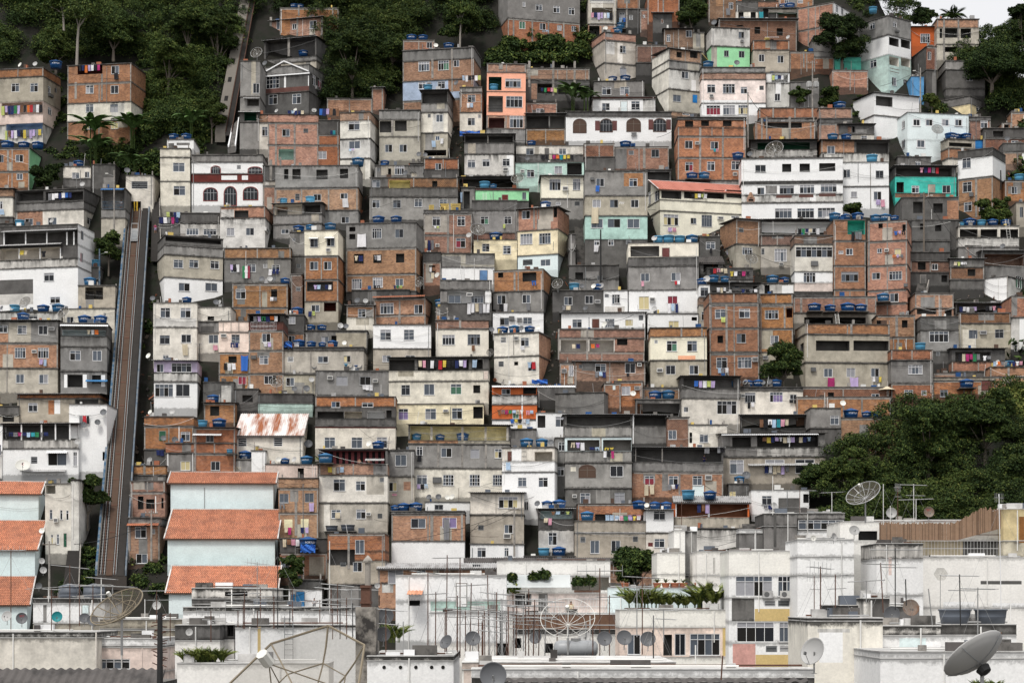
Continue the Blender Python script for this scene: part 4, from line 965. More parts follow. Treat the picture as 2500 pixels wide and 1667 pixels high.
DATA.append("""
@0 2
mouldy flat roofed house with blue tanks at the left edge;-60 700;450U570;T480.140 T650.140 U155.120 S130.50 S20.50 w330.490.100.40
beige house with two square black windows beside the track;895 1320;150T410C560;o975.165.205.140.T k980.210.90.90 k1098.200.70.100 T1015.140
cream house behind the white tin awning beside the track;725 1315;415C700;s765.505.80.70 v1185.465.35.45
grey house with white tin awning and open white shutters;695 1225 r60;585K725G850G1130G1420;e695.590.550.W o715.655.500.70.H w800.890.125.115 s1060.890.105.120 o775.1165.172.145.K k1055.1172.102.100 x735.1165.35.150.W x950.1165.45.150.W x1160.1170.45.135.W e985.1225.250.A T960.150 T1145.150 l1000.655.130.60
house with grey brick and tan storeys under a tin roof at the left edge;-60 660 e;545G800R1090T1380;x95.570.255.225.T x-60.690.150.108.R w195.600.105.100 s435.600.105.105 c550.620.75.40 n165.855.125.120 n430.855.125.120 c365.880.55.40 l450.985.90.90 s180.1160.95.100 s445.1160.105.105 w-20.600.100.85 p80.12.820.550 T240.140
low house with brick door panel under a long tin roof;200 1140 e;1390R1440T1720;w325.1490.105.100 x555.1460.65.160.R x625.1455.65.160.W o860.1450.270.220.G U990.100.1650
white stained house with teal towel beside the stair;1755 2255;345C625C1010;w1835.400.115.115 w2065.400.120.115 w1830.715.115.100 s2075.705.115.95 l2080.815.80.130 w1865.940.70.45 x1762.520.485.100.U S1745.60 T2130.110
lilac house with white fretwork windows and hipped tin roof;1765 2260 r50 e;1010Z1140U1250W1560;s1795.1045.80.95 n1965.1035.230.103 n1775.1275.210.145 s2015.1275.160.140 S1705.60
@1 2
pink house with striped parapet over brick laundry floor;160 508;560P680P915R1160R1400;c185.700.65.40 w305.705.95.95 l295.800.100.80 l215.1035.140.100 k270.955.95.75 l410.945.95.180 s380.1185.95.95 p210.6.565.110 p300.6.565.110 p390.6.565.110
cream low house with potted plants on its roof;-90 300;395C560G690C930;k35.500.75.50 s45.710.112.100 l95.830.60.60 S130.60 S175.55
brick house with shawl on sill and dishes on its roof;315 950 r40;130R400R560;w355.185.115.115 k760.190.70.95 x655.220.60.180.T l750.280.80.50 T915.110 S655.60 S745.60 S800.60 c385.505.60.40
brick house with laundry filled balcony and white posts;510 905 e;480K565V665R890R1155R1400;o520.490.350.75.K f535.565.290.100.W l560.500.290.70 s660.695.100.100 l675.800.95.70 c535.950.60.40 w630.950.100.100 s680.1180.100.95 k760.1180.60.95
dark mouldy block with white shutter beside the laundry balcony;910 1140;485K690R890;t965.505.75.80 s960.720.75.80 T1055.140
narrow dark brick house with barred vent;990 1120;20D490;v1045.160.55.50
beige flat roofed house under a row of blue tanks;885 1820 r50;855K885T1150T1390;v950.960.65.60 s1295.955.120.75 s1590.950.80.75 s930.1200.95.95 T940.110 T1070.140 T1215.110 T1340.90 T1460.120 S1600.55 p1215.12.890.260
grey and tan wall with roof clutter above the flat row of tanks;1150 1860;665G870;x1500.690.350.170.T s1335.730.85.70 T1210.110 T1335.110 S1550.60 S1620.60 k1450.720.60.80
small brick house with tin roof and cream lower wall;1625 1935 e;375R510C665;w1755.415.90.95 S1750.60 S1840.60
mouldy grey parapet wall behind the small tin roofed brick house;1685 2347;200K350;
brick house with wide grid window under a rubble roof;1940 2530 r90;290R480R590;n2010.350.155.120 s2400.370.100.100 p2235.18.300.280 e1930.270.600.V
white stained house below the rubble roofed brick house;1930 2590;600W870T1115;w2010.650.125.120 w2280.650.120.120 s2035.945.100.75 w2300.945.110.120
rough grey house with pink curtain and white shutter;1265 2110;1120G1405;c1405.1180.65.45 t1505.1185.130.105 s1775.1185.125.95 c1925.1215.60.40 l1805.1280.120.80 U1615.110 T1730.110 S1250.60 S1670.60 S1770.60
weathered plank shed beside the pink house;-20 330;1250K1510;x190.1290.120.200.U
small brick hut with dark doorway and blue tank;-10 345 e;1490R1720;k60.1525.105.110 T85.140
black stained wall over a pale mint strip;600 1235;1385K1490M1590;S1160.70
tan house with dish beside the black stained wall;885 1265;1165T1390;s930.1200.95.95 S1225.60.1230 S1175.60.1340 S1030.60.1335
dark scrap yard sheds behind the pink house;330 610;1330K1590;k430.1400.120.80
@2 2
grey house with recessed white balcony and plaid blankets;350 940;85G195G348K548;o430.205.430.143.W x865.190.65.158.W s445.255.140.93 n705.265.140.80 c650.230.70.40 l660.350.260.130 S320.60 S265.60 l240.0.40.70
brick parapet over cream house with two wide windows;300 905;545R645I960;n375.710.145.115 n665.705.145.120 l710.830.40.70 p580.25.545.100
small brick corner under a blue tank;300 440;395R560;T355.140
brick house with maroon mat and white pipe;960 1535 r90;-40R205G455;k1295.0.160.100 k1015.0.60.55 s1005.260.100.95 s1290.255.95.95 l1030.355.100.90 l1340.350.45.85 p1205.22.0.200 l1400.95.55.55
white low house with red curtain behind blue tanks;955 1535;455W700;s1035.515.105.85 s1300.510.105.80 c1140.500.60.50 c1230.515.60.45
beige house with drainpipe and brick right side;970 1485 r135 sR;685C950C1280;v1045.740.65.60 c1205.730.50.45 w1275.745.95.100 l1270.840.55.45 v1020.1015.60.60 k1200.1020.45.40 s1355.1025.95.100 l1355.1025.95.90 T1050.130 T1185.130 T1360.120 S1280.60 S935.60 S1470.60 p1195.8.690.250
cream house with laundry verandah and cut off corner;-237 905 e;970K1120C1240C1510;o-230.995.290.125.K o95.995.215.125.K o345.995.335.125.K o715.995.125.110.K l100.1005.560.110 l720.1000.60.90 s165.1275.120.125 w470.1275.125.120 w-95.1285.100.115 D850.1130.50.90.P k730.1290.80.90
dark grey house with two white framed windows and three dishes;1640 2220;205K460;s1770.275.95.95 s2010.260.95.95 c2120.310.65.45 U1890.120 T2160.120 S1975.60 S2115.60 S2200.60 l1745.380.100.50
narrow white house beside the dark grey dish house;2225 2500;205W465;v2235.245.50.40 w2320.250.95.110 s2347.250.65.100 x2235.385.230.75.U
white low house with wooden door and tin roof;1740 2700 e;460W640;w1865.535.110.95 D2095.535.75.98.V n2240.530.110.100 s2470.540.90.75 v2625.490.55.60 S2025.60
brick house with open beige balcony and hanging towels;1715 2690;645R745C905R1005;o1730.765.305.138.C o2060.765.280.138.C x2350.745.335.225.R k2375.755.120.70 l1855.815.100.75 l2070.815.110.50 p2035.22.645.350 p1708.18.645.350 S2240.70 S2310.70
orange brick house with green edged tin roof and football shirts;1885 2700 e;1020R1250;w2125.1040.125.90 l2125.1130.125.75 v1940.1050.40.45 s2467.1030.120.115 c2605.1030.50.40 l2480.1145.40.40
brick bay with one narrow window beside the dark gap;1720 1885;1035R1275;s1825.1060.55.120 c1740.1100.60.50
brick house below the football shirts with satellite dish;2347 2670;1245R1540;s2430.1300.100.100 c2575.1300.60.45 S2560.65.1390
orange painted verandah house under a white beam;945 1460;1295O1395U1510O1680W1790;l1005.1570.300.60 l1330.1575.90.55 l1150.1675.230.60 p1290.15.1400.270.W w1180.1580.75.90 s1055.1330.100.63 e945.1290.955.W o1300.1310.150.80.K
dark shed behind the rough grey slab block;1460 1900;1300K1470;
rough grey slab block with dark sloping roof;1670 2230 r110;1370G1740;
brick wall behind the rough grey slab block;2230 2420;1270R1560;x2330.1280.30.60.H
@3 2
white house strip with round dish below the orange mat;380 960;470W645;t620.550.120.80 S460.60 k885.505.60.40
brick parapet over beige house with zigzag curtains;415 1060;630R735I1000T1310;v460.770.40.40 w600.780.120.120 w835.780.115.120 c485.1095.70.45 s590.1060.110.105 s860.1060.105.105 p770.20.630.105 p1005.20.630.105 x730.950.200.45.S
tall brick house with four storeys of windows;1095 1660;240R350R635R910R1210;w1160.420.125.105 w1435.415.125.105 k1185.720.65.85 s1405.700.105.105 w1170.970.125.125 n1415.970.160.125 c1580.970.65.55 p1290.25.370.560 x1095.350.565.40.G x1095.915.565.35.G l1220.510.60.60 l1180.1090.130.70
tall brick house behind the round garden tree;1665 2050;245R355R640R910T1110;n1730.430.155.100 o1975.400.70.115.V s1790.720.95.100 p1955.20.370.270 x1665.358.385.35.G c1700.950.60.45
laundry loft above the tall brick houses;1085 1660 e;120K248;o1110.135.230.105.K o1350.150.290.90.K l1170.170.110.65 l1450.190.190.45 T1145.130 T1270.110
narrow annex with white windows left of the tall brick house;970 1090;140W275D370T630;w985.170.90.100 w995.445.85.100 T1010.120 S1060.70 c1065.470.25.60
white tin roof hut with tanks above the tall brick houses;1660 2060;120U250;x1920.150.130.90.W k1720.140.60.100 T1820.140 T1955.110
big beige house with long dark openings and brick parapet;2190 3150 l120 sT;585R700T1025T1330;o2310.775.385.120.K o2740.775.405.120.K s2400.1095.100.100 s2660.1090.100.105 s2940.1092.95.100 c2250.1085.55.45 l2440.1200.80.120 l2690.1195.100.180 l2950.1190.110.80 p2715.25.590.110 k2130.810.40.150
brick rooftop with a row of blue tanks above the big beige house;2055 3000;275R460T590;o2175.510.330.70.K o2580.510.300.70.K p2140.25.280.180 p2512.20.280.180 p2890.25.280.180 T2280.150.457 T2460.130.460 T2657.160.460 T2810.140.460 x2350.270.655.25.T
dark laundry canopy house with purple cloths;775 1440 e;1185K1320G1440C1740;o790.1200.580.115.G l910.1235.240.90 n1175.1465.225.150 s795.1535.50.60
cream house with orange mat and row of blue tanks;1440 2160;1310K1345C1640;n1495.1370.120.115 n1780.1365.150.115 s2010.1390.80.60 l1520.1480.80.80 l2000.1450.90.50 T1400.110 T1540.120 T1660.130 T1860.140 S1425.60 S1510.60 S1700.55 S1790.65 c1445.1390.50.40
dark carport with two blue tanks on its roof;245 760;1450K1640;o260.1490.490.140.K T475.150 T625.150
brick strip behind the carport tanks;330 760;1320R1470;x400.1330.200.40.G
@4 2
orange brick house with black square hole right of the tank row;660 1100;490R740R895;k655.545.80.45 k950.545.65.85 p890.30.490.240 p905.20.745.130
orange brick terrace below the hillside steps;1100 1540;235R405R680;k1120.415.220.60 k1440.420.80.80 p1390.25.300.200
grey box parapet house with bay window;1165 1600;505K655G905K1050;n1265.670.220.125 v1340.905.45.45
tan house with mouldy brick parapet and air conditioner;1600 2195;465D580T870;s1715.655.100.100 c1840.665.75.45 s2015.650.100.100
dark laundry verandah under sloping dark roof;1560 2180 e;345K475;o1580.350.560.112.G l1600.390.200.65 l1900.380.200.65
white corner house at the right margin;1885 2160 r240 sU;40W320;n2255.40.90.140 p2155.8.40.270
brick wall over grey stained storey at the right margin;2200 2430;270R510U890;s2235.825.35.70
brick verandah with washing under corrugated dark roof;1520 2130 e;870K1020R1130K1200;o1560.905.205.115.G o1785.905.185.115.G l1590.930.250.90 l1870.950.100.60
laundry strung brick parapet at the right margin;1960 2430;1080R1190R1400;l1990.1015.340.60 U2195.100 p2170.25.1090.280 S2055.60
low brick terrace left of the laundry strung parapet;1310 1640;1150R1260;
brick ground floor behind the hedge with a blue tank;1300 2020;1200T1235R1400;w1385.1340.90.80 T1670.160.1335 D1860.1240.120.110.V
grey house with large three part window under brick parapet;825 1305;885R1000G1265R1440;n1020.1055.165.105 w975.1340.100.90 v1170.1345.60.60 U1175.120
brick strip above the grey house with three part window;845 1090;740R895;p905.22.745.140
brick base storey under the big beige house;-250 800;1315D1450;s600.1385.90.45 k100.1370.70.60
mouldy brick terrace wall at the hedge;-260 820;1430R1660;p490.20.1430.200 p75.20.1430.200
""")  # slab block's 'dark shed' is a box coloured dark for the beam's shade
DATA.append("""
@0 3
white house with streaked grey balcony and a big dish;25 900 r100 e sW;165K340U452W760;o40.180.855.155.K p30.12.170.180.W p250.15.170.180.W p480.15.170.180.W p640.15.170.180.W p805.15.170.180.W v355.540.75.80 s550.490.215.155 w840.490.45.160 w935.555.25.100 S905.70.380 e240.690.520.H e540.480.240.W l60.260.500.60
white wall annex with yellow cloth beside the track;790 1222;-60W720;l910.65.120.135 S1195.70.35 S1125.60.150 S965.70.180 k1175.480.25.100
pale blue building at the left edge with mossy tiled roofs;-220 440 r90 Q130:Q;950H1310;k432.970.10.140
+;-220 400 r90 Q330:Q;1592H1930;
+;-220 310 r60 Q320:Q;2222H2560;
tall cream building behind the mossy tiled roofs;520 815;850C1660;w570.1145.35.110 w690.1150.30.110 w760.1155.30.110 w585.1430.25.110 w650.1425.30.115 D735.1420.25.150.F o530.865.110.95.C c620.1240.50.50 S495.60.1390
stained grey wall between the cream building and the round tree;815 905;800U1660;
long pale blue building with three tiers of orange tiled roofs;1955 3132 r50 Q115:Q;830H1150;
+;1920 3150 r45 Q330:Q;1465H1790;
+;1935 3150 r40 Q300:Q;2083H2350;
brick house with green panel and rooftop dishes beside the stair;1650 2215;80R185R455K660;D1825.245.70.110.F w2070.250.105.105 S1720.60 S1970.60 S2010.70.350 p2050.10.190.180.W
white patched wall with small square opening beside the stair;1660 1895;455W650;k1770.575.70.60 S1725.60.580 l1790.460.90.70
brick house with tin awnings and light blue roof tanks;2220 2690 e;205R380R500R760;s2357.283.90.85 s2415.588.105.105 e2210.270.330.W U2310.110 T2497.160 U2635.70.500
grey fronted house with green curtained window;1900 2250;385R495G740;s2070.590.110.105 p1925.10.490.220.W p2210.8.490.220.W S1870.60
brick stack house with two dark openings beside the stair;1490 1890;820R945R1235;k1580.990.65.150 k1675.1025.95.110 x1660.830.100.90.G k1850.1010.25.120 p1785.10.990.200.W
brick parapet pair above the brick stack house;1535 1895;640R745K830;p1655.25.640.110
brick house with barred window behind the power pole;1470 1830;1240G1320R1720;w1550.1340.130.130 v1745.1365.35.60 e1465.1300.360.V s1560.1650.130.110
@1 3
cream house with a rusted corrugated roof;355 1120 Q250:J;290C620;v380.320.100.100 v790.318.100.100
pink low house with dark doorway and blue roof tanks;695 1290;625P790;k1065.665.70.110 T910.110 T1160.140 S840.60 S1030.60
brick house with towels and yellow blinds;845 1300;785R900R1180R1475;s855.960.105.105 s1145.955.105.105 p1045.30.940.500 l855.1065.60.75 l1195.1065.60.100 x910.1255.95.95.Y x1100.1250.90.100.Y l915.1345.80.90 l1095.1345.100.75
white upright panel block behind the tiled roofs;535 690;470W730;
grey parapet strip with blue tank behind the tiled roofs;325 535;570G725;T450.150
cream house below a black stained balcony;1265 2185;-148R-35K98K190C460;o1290.20.300.78.K o1600.20.200.78.C o1860.15.200.83.W k2080.5.60.90 s1450.-95.100.70 w1800.-85.130.55 w1370.315.125.125 w1680.315.125.125 w1970.312.120.125 x1265.190.920.22.V S1190.90.400
house with red and black striped wall behind a brick parapet;1310 2095;455K620R750C1065T1410;o1330.468.740.150.E w1475.795.135.135 w1730.818.110.110 v2005.778.50.50 w1450.1145.110.100 w1735.1140.110.110 c1850.1175.55.40 v1980.1190.55.55 l1410.655.190.85 l1490.1175.70.70 T1390.160.620 T1985.140 S1890.70 W1460.140.1395 W1645.160.1395 e1840.560.220
grey house with blue curtain and red mat right of the striped wall;2080 2402;465G765T1090;s2185.515.130.130 s2110.830.95.105 x2280.825.80.100.R l2140.960.70.25
brick house with door windows under the grey tubs;1410 2065;1420R1620R1730T2000K2270;s1700.1745.105.110 v1555.1745.65.50 s1725.1490.105.160 p1650.25.1420.400 k1420.1600.300.180
laundry passage with blue sheet behind the tiled roofs;860 1400;1475K1640R1900;l890.1480.300.100 T1190.200.1590 s870.1690.100.130
@2 3
yellow house strip with blue curtained window;-150 850;-60Y175;w-125.-10.110.125 w180.-10.125.125 w485.-15.120.125 o730.-30.110.135.K c385.0.60.30
long grey house over cream floor with barred windows;-20 1145 e;170K345T385G665C1010;o0.188.1110.155.Y p245.25.190.155.T p600.25.190.155.T p865.25.190.155.T p1115.25.190.155.T x-20.345.570.35.R s355.435.125.105 s695.445.100.105 w970.440.85.105 w75.420.70.100 w80.745.120.110 g380.740.125.125 g685.735.120.130 g950.735.110.125 c265.770.100.65 l80.515.65.80 l80.850.130.60 p325.25.390.270 p600.25.390.270 p870.25.390.270 T70.110.343.1 T600.140.343.1 T340.110.343.1
white house with ribbed balcony and upright white panel;1060 1660 r60;430C590W710W1260;o1430.480.205.105.C D1125.480.40.105.V x1165.410.115.180.W w1240.775.100.105 w1475.775.110.110 T1330.150 T1505.140 S1615.70 s1310.1050.50.100 l1100.600.60.90 f1285.470.50.115.G
cream house with creeper below its wide window;695 1310 e;950C1200T1545;n1020.995.220.130 v785.1320.65.60 s1085.1315.100.100 c1075.1415.85.60 p990.6.970.230
low white strip behind a row of dishes;180 690;1055W1165;s285.1085.100.60 S225.60 S330.60 S430.60 S495.60
brick house with red curtain and two sliding windows;-207 630;1165G1190R1505W1790;s15.1245.170.110 s375.1235.165.120 p255.35.1190.310 p600.25.1190.310 l380.1240.80.250 T70.150 T-70.140 T-170.100
grey ground wall below the orange verandah;930 1450;225G430;
white house bay with potted balcony;1450 1790;35W325;o1465.65.90.140.G w1670.75.115.120
grey three level house with white sheets on its verandah;1785 2547 e;60K190G315H475G605G900K1120;o1805.75.735.110.K o1810.345.370.128.G o2220.345.325.128.G l1850.375.160.95 l2060.430.120.45 l2235.435.110.40 l2220.475.130.90 a1950.640.175.130.V s2300.645.150.125 x1848.655.60.50.C w1955.955.115.120 w2350.950.115.120 c1865.970.50.40 p2195.20.310.170
narrow dark house between white and grey houses;1660 1780;320G620K1010;w1690.655.80.100 w1700.370.75.100
hut with wavy roof and white towel over mouldy parapet;1480 1880 e;1135K1250K1365U1640;o1500.1160.360.88.H l1540.1240.95.80 l1620.1165.220.40 w1590.1405.100.145 T1580.130 T1720.150 S1470.60
brick roof room behind the tan terrace with washing;1930 2705;1080R1290;k2125.1195.200.80 l2240.1205.460.75
tan terrace house with white ledge;1895 2705;1275T1410T1740;x1890.1400.815.22.W v1955.1455.60.65 s2070.1495.105.150 s2310.1495.105.150 v2557.1445.60.65 T2040.150 l2350.1215.300.60
@3 3
concrete loft with tall white posts under a tin roof;215 640 e;60K180G395;o230.70.360.108.K p605.12.60.330.W p215.12.60.330.W
patched brick and grey house under a long tin roof;205 1245 e;430K595G710R1010;o215.445.1010.145.K x330.720.135.120.G x545.725.70.200.G x735.730.20.240.G x1040.810.130.170.T x895.860.130.130.H w345.755.110.110 w620.755.110.110 w895.750.110.110 c1035.740.80.60 l335.850.120.140 l605.850.130.70 p545.15.440.155 p240.12.440.155 l1020.425.70.70 l1165.415.90.75
cream house with a small dark doorway above the tin roof;850 1290;175C570;k860.260.30.120 s975.280.100.95
dark brick strip left of the cream house with small doorway;610 860;90D570;s620.235.95.105
dark verandah with hanging shirts right of the small doorway house;1450 2300 e;60K215;o1460.78.830.130.G l1660.110.340.100
grey house with a long white tin roof and hanging shirts;1240 2420 e;280G435G545T860;o1355.315.215.118.K o1640.300.700.133.K w1325.575.160.160 w1730.575.220.160 w2075.575.220.160 l1700.320.600.70 e1530.620.810 l1720.640.280.110 e1225.270.1110.W p2010.10.290.140.W x1640.440.700.105.U S1505.90.760
white stained house with purple curtain window beside the hedge;1570 2230;920W1210;w1690.985.115.105 k2165.965.75.100 x1880.1010.240.170.K S1820.80.1105 l1700.1090.110.50
grey hut with blue tank beside the long white roof;1310 1545;850K1000;s1315.930.80.70 T1440.120
orange verandah house under a corrugated roof;690 1545 Q62:e;1050O1225T1355;o710.1060.815.163.j l945.1075.140.110 U845.150 T1095.150 p1080.20.1060.165.W p705.12.1060.165.W
white house with brown curtain beside the tan terrace;360 675 e;1145W1405C1740;w445.1155.135.105 w455.1475.120.100 T280.150 T465.130 T595.130 S370.60 x385.1520.55.45.V
mouldy grey wall below the orange verandah;800 1450 B1480;1360U1760;
@4 3
grey house corner with white window behind the hedge;-100 245;-20G210K500;w125.65.100.105 S270.60
brick base wall with blue tanks behind the hedge;240 1050;95R500;T380.170 T560.120 T680.110
""")
DATA.append("""
@0 4
low pink building under a white roof edge at bottom left;1110 1840 Y150;1060W1140K1158P1440P1700;n1115.1290.375.118 p1630.8.1160.250.P
blank beige wall building at the bottom left corner;-100 1105 Y148;985U1045C1800;p1100.12.985.430.C
dark corrugated shed roof at the bottom left corner;-100 1795 Y120 Q165:k;1572K2000;
stone tiled parapet house behind the brown mesh dish;1145 2085 Y165;840T945K960T1100;
white rooftop hut under two grey tanks at bottom left;380 1200 Y172;600K650W880T1100;D945.675.70.185.H x495.670.40.200.G N765.240 N1050.240
white block with black stained rim at bottom left;2005 2520 Y140;905K1080X1480;k1945.1260.75.90
beige front parapet with planter palms at the bottom;2030 3767 Y110 D3;1345X1900;
@1 4
white wall with bright blue doors beside the tiled roofs;960 1340;385K490W720;D990.550.40.140.A D1045.520.95.170.A x1145.615.150.20.V
brick house under long tin roofs with white door;1990 3345 Q50:e;245R420R720;s2100.258.175.172 w2430.245.100.75 n3065.205.100.140 k1905.560.100.120 x2030.420.130.110.U x2690.230.250.170.D
long white wall roof with masts at the lower left;-250 1720 Y158 D14;700U745W1100;
white wall building with rust streak and ladder;350 1730 Y140;905U935W1600;x605.920.35.420.y
blackened stub wall block left of the rust streaked wall;-60 335 Y142;900K1070X1340;k255.900.75.130
stepped mouldy roof blocks before the orange tiled roofs;-150 770 Y165;480U600K660U760;k230.520.260.50 x510.310.90.170.G
white house with round drain holes and black roof;1860 2850 Y120 D14;1262U1310W1900;
@2 4
white house with pole beside the creeper house;695 1310;-25W150;w775.15.100.110 w1085.15.50.100
dark low shed with light and dark blue tanks;1310 1900;115K210;U1540.130 T1715.160
brick strip under a long rusty tin roof;640 2900 Q45:k;180R300R460;w715.205.110.140
white gabled house with wavy parapet and louvre door;-160 1110 Y172;335W630W1100;D540.430.110.260.W e-20.505.175.Q k-10.620.130.60 x240.630.800.110.M
white wall terrace in front of the wavy parapet house;240 1130 Y158;760W1110X1400;k1000.1110.150.140
cream penthouse with glass canopy and planter niches;1000 2300 Y205;170X335W350X540P780X1050;o1135.352.485.72.C o1860.352.425.150.C k1210.545.185.130 D1485.545.90.230.K x1145.425.480.28.j x1885.500.305.28.j f1165.602.1180.175.W e1050.325.790.h
brown slatted terrace wall below the cream penthouse;1190 2420 Y198;782j950K1010X1500;k1205.1050.75.115 k1545.1110.100.110
pink roof parapet building at bottom centre;600 3050 Y104 D12;1335P1410X1900;x620.1420.85.180.P
white roof gutter along the bottom edge;710 4640 Y98 D2;1412W1500K1900;
brown corrugated roof along the bottom edge;1130 4500 Y84 Q62:k;1590K2000;
@3 4
cream wall block with plant pots on its terrace;490 810 Y205;75X320X500;
taller cream wall strip behind the plant pots;685 810 Y212;-180X330;
grey wall slot with dark grille between cream walls;812 945 Y214;-170G330G480;D858.325.85.145.K
cream blank wall left of the coloured panel apartments;947 1312 Y200;60X330X1000;x1130.130.25.180.U
grey terrace wall behind the palm row;480 1010 Y200;480H800;
pink cream apartment below the palm row;60 1312 Y188;730X930P1270X1600;n865.1000.345.250 s690.1000.125.250 s150.1010.150.230 k560.1010.100.240 x1240.930.65.325.y
apartment block with grey yellow and rose panels;1312 2100 Y185;55X335W590W860W1105W1395W1700;n1388.340.425.232 n1872.340.212.232 n1402.866.430.230 n1888.866.208.230 x1345.592.258.265.K x2012.592.82.265.K x1608.715.400.142.y x1605.600.410.112.W x1356.1116.260.265.r x2025.1116.75.265.K x1618.1240.405.140.y x1618.1122.410.112.W v1720.618.130.70 v1875.618.130.70 v1735.1140.130.70 v1890.1140.130.70 c1695.508.115.85 c1895.508.115.85
tall white stained wall right of the coloured panels;2098 2745 Y180;-75W120W330W830W1600;w2422.720.35.70
shaded side wall of the tall white tower;2742 3010 Y190;-130X850;
@4 4
white stained wall block under the bamboo terrace;658 1192 Y176;-30U145W560W920;x795.130.35.200.P
broad grey beige wall under the railing;1192 2480 Y182;128X700X1200;x1422.635.365.90.W x1985.650.380.60.W x1850.395.470.40.K
bamboo fenced roof terrace with white railing;240 2110 Y188;-280X-60X120;x945.-58.700.176.t x1645.-58.465.176.K f945.-65.1165.180.W k450.-175.215.105
stone wall corner beside the bamboo fence;2112 2420 Y186;-425t-65T120;x2290.-340.60.300.j
speckled cream wall at lower right;-130 728 Y112;825U855u1800;x0.980.270.350.W x-20.945.370.40.U v75.720.35.5
low white roof house with grey panel at lower right;728 1392 Y114;915U1020W1200;x920.1050.305.130.H
white parapet roof at the lower right corner;700 2480 Y104 D12;1215W1280W1900;
rooftop shed with dark stained planks at lower right;238 512 Y122;680K850;
stained rooftop box with concrete lid at lower right;512 805 Y120;600U870;x610.600.190.265.K
black stained rooftop box behind two round dishes;805 1148 Y121;690K920;
dark roof ledge under two grey tubs at right;1385 2260 Y116;900K1015W1220;x1850.985.240.45.R W1600.370 W2015.370

@3 3
dark grey rooftop block right of the mouldy grey wall;1712 2092 Y216 sK;1188G1330G1800;p1840.30.1215.350.K
grey flat roof with long louvre windows beside the dark rooftop block;2098 2640 Y219;1185G1255K1390W1800;n2108.1262.520.110
white canopy roof with pipe beside the dark rooftop block;1430 1715 Y217 D3;1372W1410G1700;p1615.18.1420.250.W
@3 4
pale blue low wall behind the palm row;-70 482 Y203 D3;476H1000;
""")
# ---------------------------------------------------------------- build the houses
for txt in DATA: parse(txt)
prev = None
for H in HOUSES:
    if H['desc'] == '+': build_house(H, prev)
    else: prev = build_house(H)
# ---------------------------------------------------------------- terrain
def grid(name, xs, ys, zf, mat, kind='structure'):
    b = MB(); P = [[(x, y, zf(x, y)) for x in xs] for y in ys]
    for j in range(len(ys)-1):
        for i in range(len(xs)-1): b.quad([P[j][i], P[j][i+1], P[j+1][i+1], P[j+1][i]], mat)
    o = b.build(name); o['kind'] = kind; weld(o, .001); return o
xs = [-900, -500, -300]+[-200+i*6 for i in range(67)]+[300, 500, 900]
ys = [236+i*4 for i in range(46)]+[440, 480, 560, 700]
hl = grid('hillside', xs, ys, lambda x, y: terrain_z(x, y)+(.5*math.sin(x*.35+y*.2)+.4*math.sin(x*.8-y*.5)), 'earth'); tag(hl, 'dark earthy hillside under the packed houses', 'hillside', kind='structure')
g = grid('ground', [-5000, -900, 0, 900, 5000], [-900, 0, 120, 236.5, 6000], lambda x, y: -28.3, 'ground'); tag(g, 'flat street level ground below the foreground roofs', 'ground', kind='structure')
# ---------------------------------------------------------------- vegetation
LEAFM = ['leaf_dark', 'leaf_mid', 'leaf_light', 'leaf_yellow']
def leaf_mesh(name, clumps, size, seed, dens=1.0):
    """clumps: (centre, radii, count, weights of the four leaf colours)"""
    r = np.random.default_rng(seed); V = []; MI = []
    for c, R, n, wt in clumps:
        n = max(8, int(n*dens))
        d = r.normal(size=(n, 3)); d /= np.linalg.norm(d, axis=1)[:, None]
        d[:, 2] = np.where(d[:, 2] < -.35, -d[:, 2], d[:, 2])
        lump = 1+.22*np.sin(d[:, 0]*5+c[0])*np.sin(d[:, 1]*6+c[1])+.15*np.sin(d[:, 2]*9+d[:, 0]*7+c[2])
        rad = (.62+.42*r.random(n)**.6)*lump
        p = np.array(c)+d*rad[:, None]*np.array(R)
        nn = d*.7+r.normal(size=(n, 3))*.55+np.array([0, 0, .35]); nn /= np.linalg.norm(nn, axis=1)[:, None]
        a = np.cross(nn, r.normal(size=(n, 3))); a /= np.linalg.norm(a, axis=1)[:, None]
        b = np.cross(nn, a); s = size*(.6+.9*r.random(n))[:, None]
        a = a*s; b = b*s*.55
        V.append(np.stack([p-a, p-b*.9, p+a, p+b*.9], 1).reshape(-1, 3))
        pr = np.array(wt, float); pr /= pr.sum(); MI.append(r.choice(4, size=n, p=pr))
    V = np.concatenate(V); MI = np.concatenate(MI); nq = len(MI)
    me = bpy.data.meshes.new(name); me.vertices.add(len(V)); me.vertices.foreach_set('co', V.astype('f').ravel())
    me.loops.add(nq*4); me.loops.foreach_set('vertex_index', np.arange(nq*4, dtype='i'))
    me.polygons.add(nq); me.polygons.foreach_set('loop_start', np.arange(0, nq*4, 4, dtype='i')); me.polygons.foreach_set('loop_total', np.full(nq, 4, 'i'))
    for m in LEAFM: me.materials.append(MATS[m])
    me.polygons.foreach_set('material_index', MI.astype('i')); me.update(calc_edges=True)
    return me
def add(name, me, parent=None):
    o = bpy.data.objects.new(name, me); COL.objects.link(o); o.parent = parent; return o
DARK, MIDW, LITE, YEL, ALL = (8, 2, .3, 0), (5, 4, 1, .1), (2, 5, 3, .3), (1, 3, 4, 2), (5, 3, 1, .2)
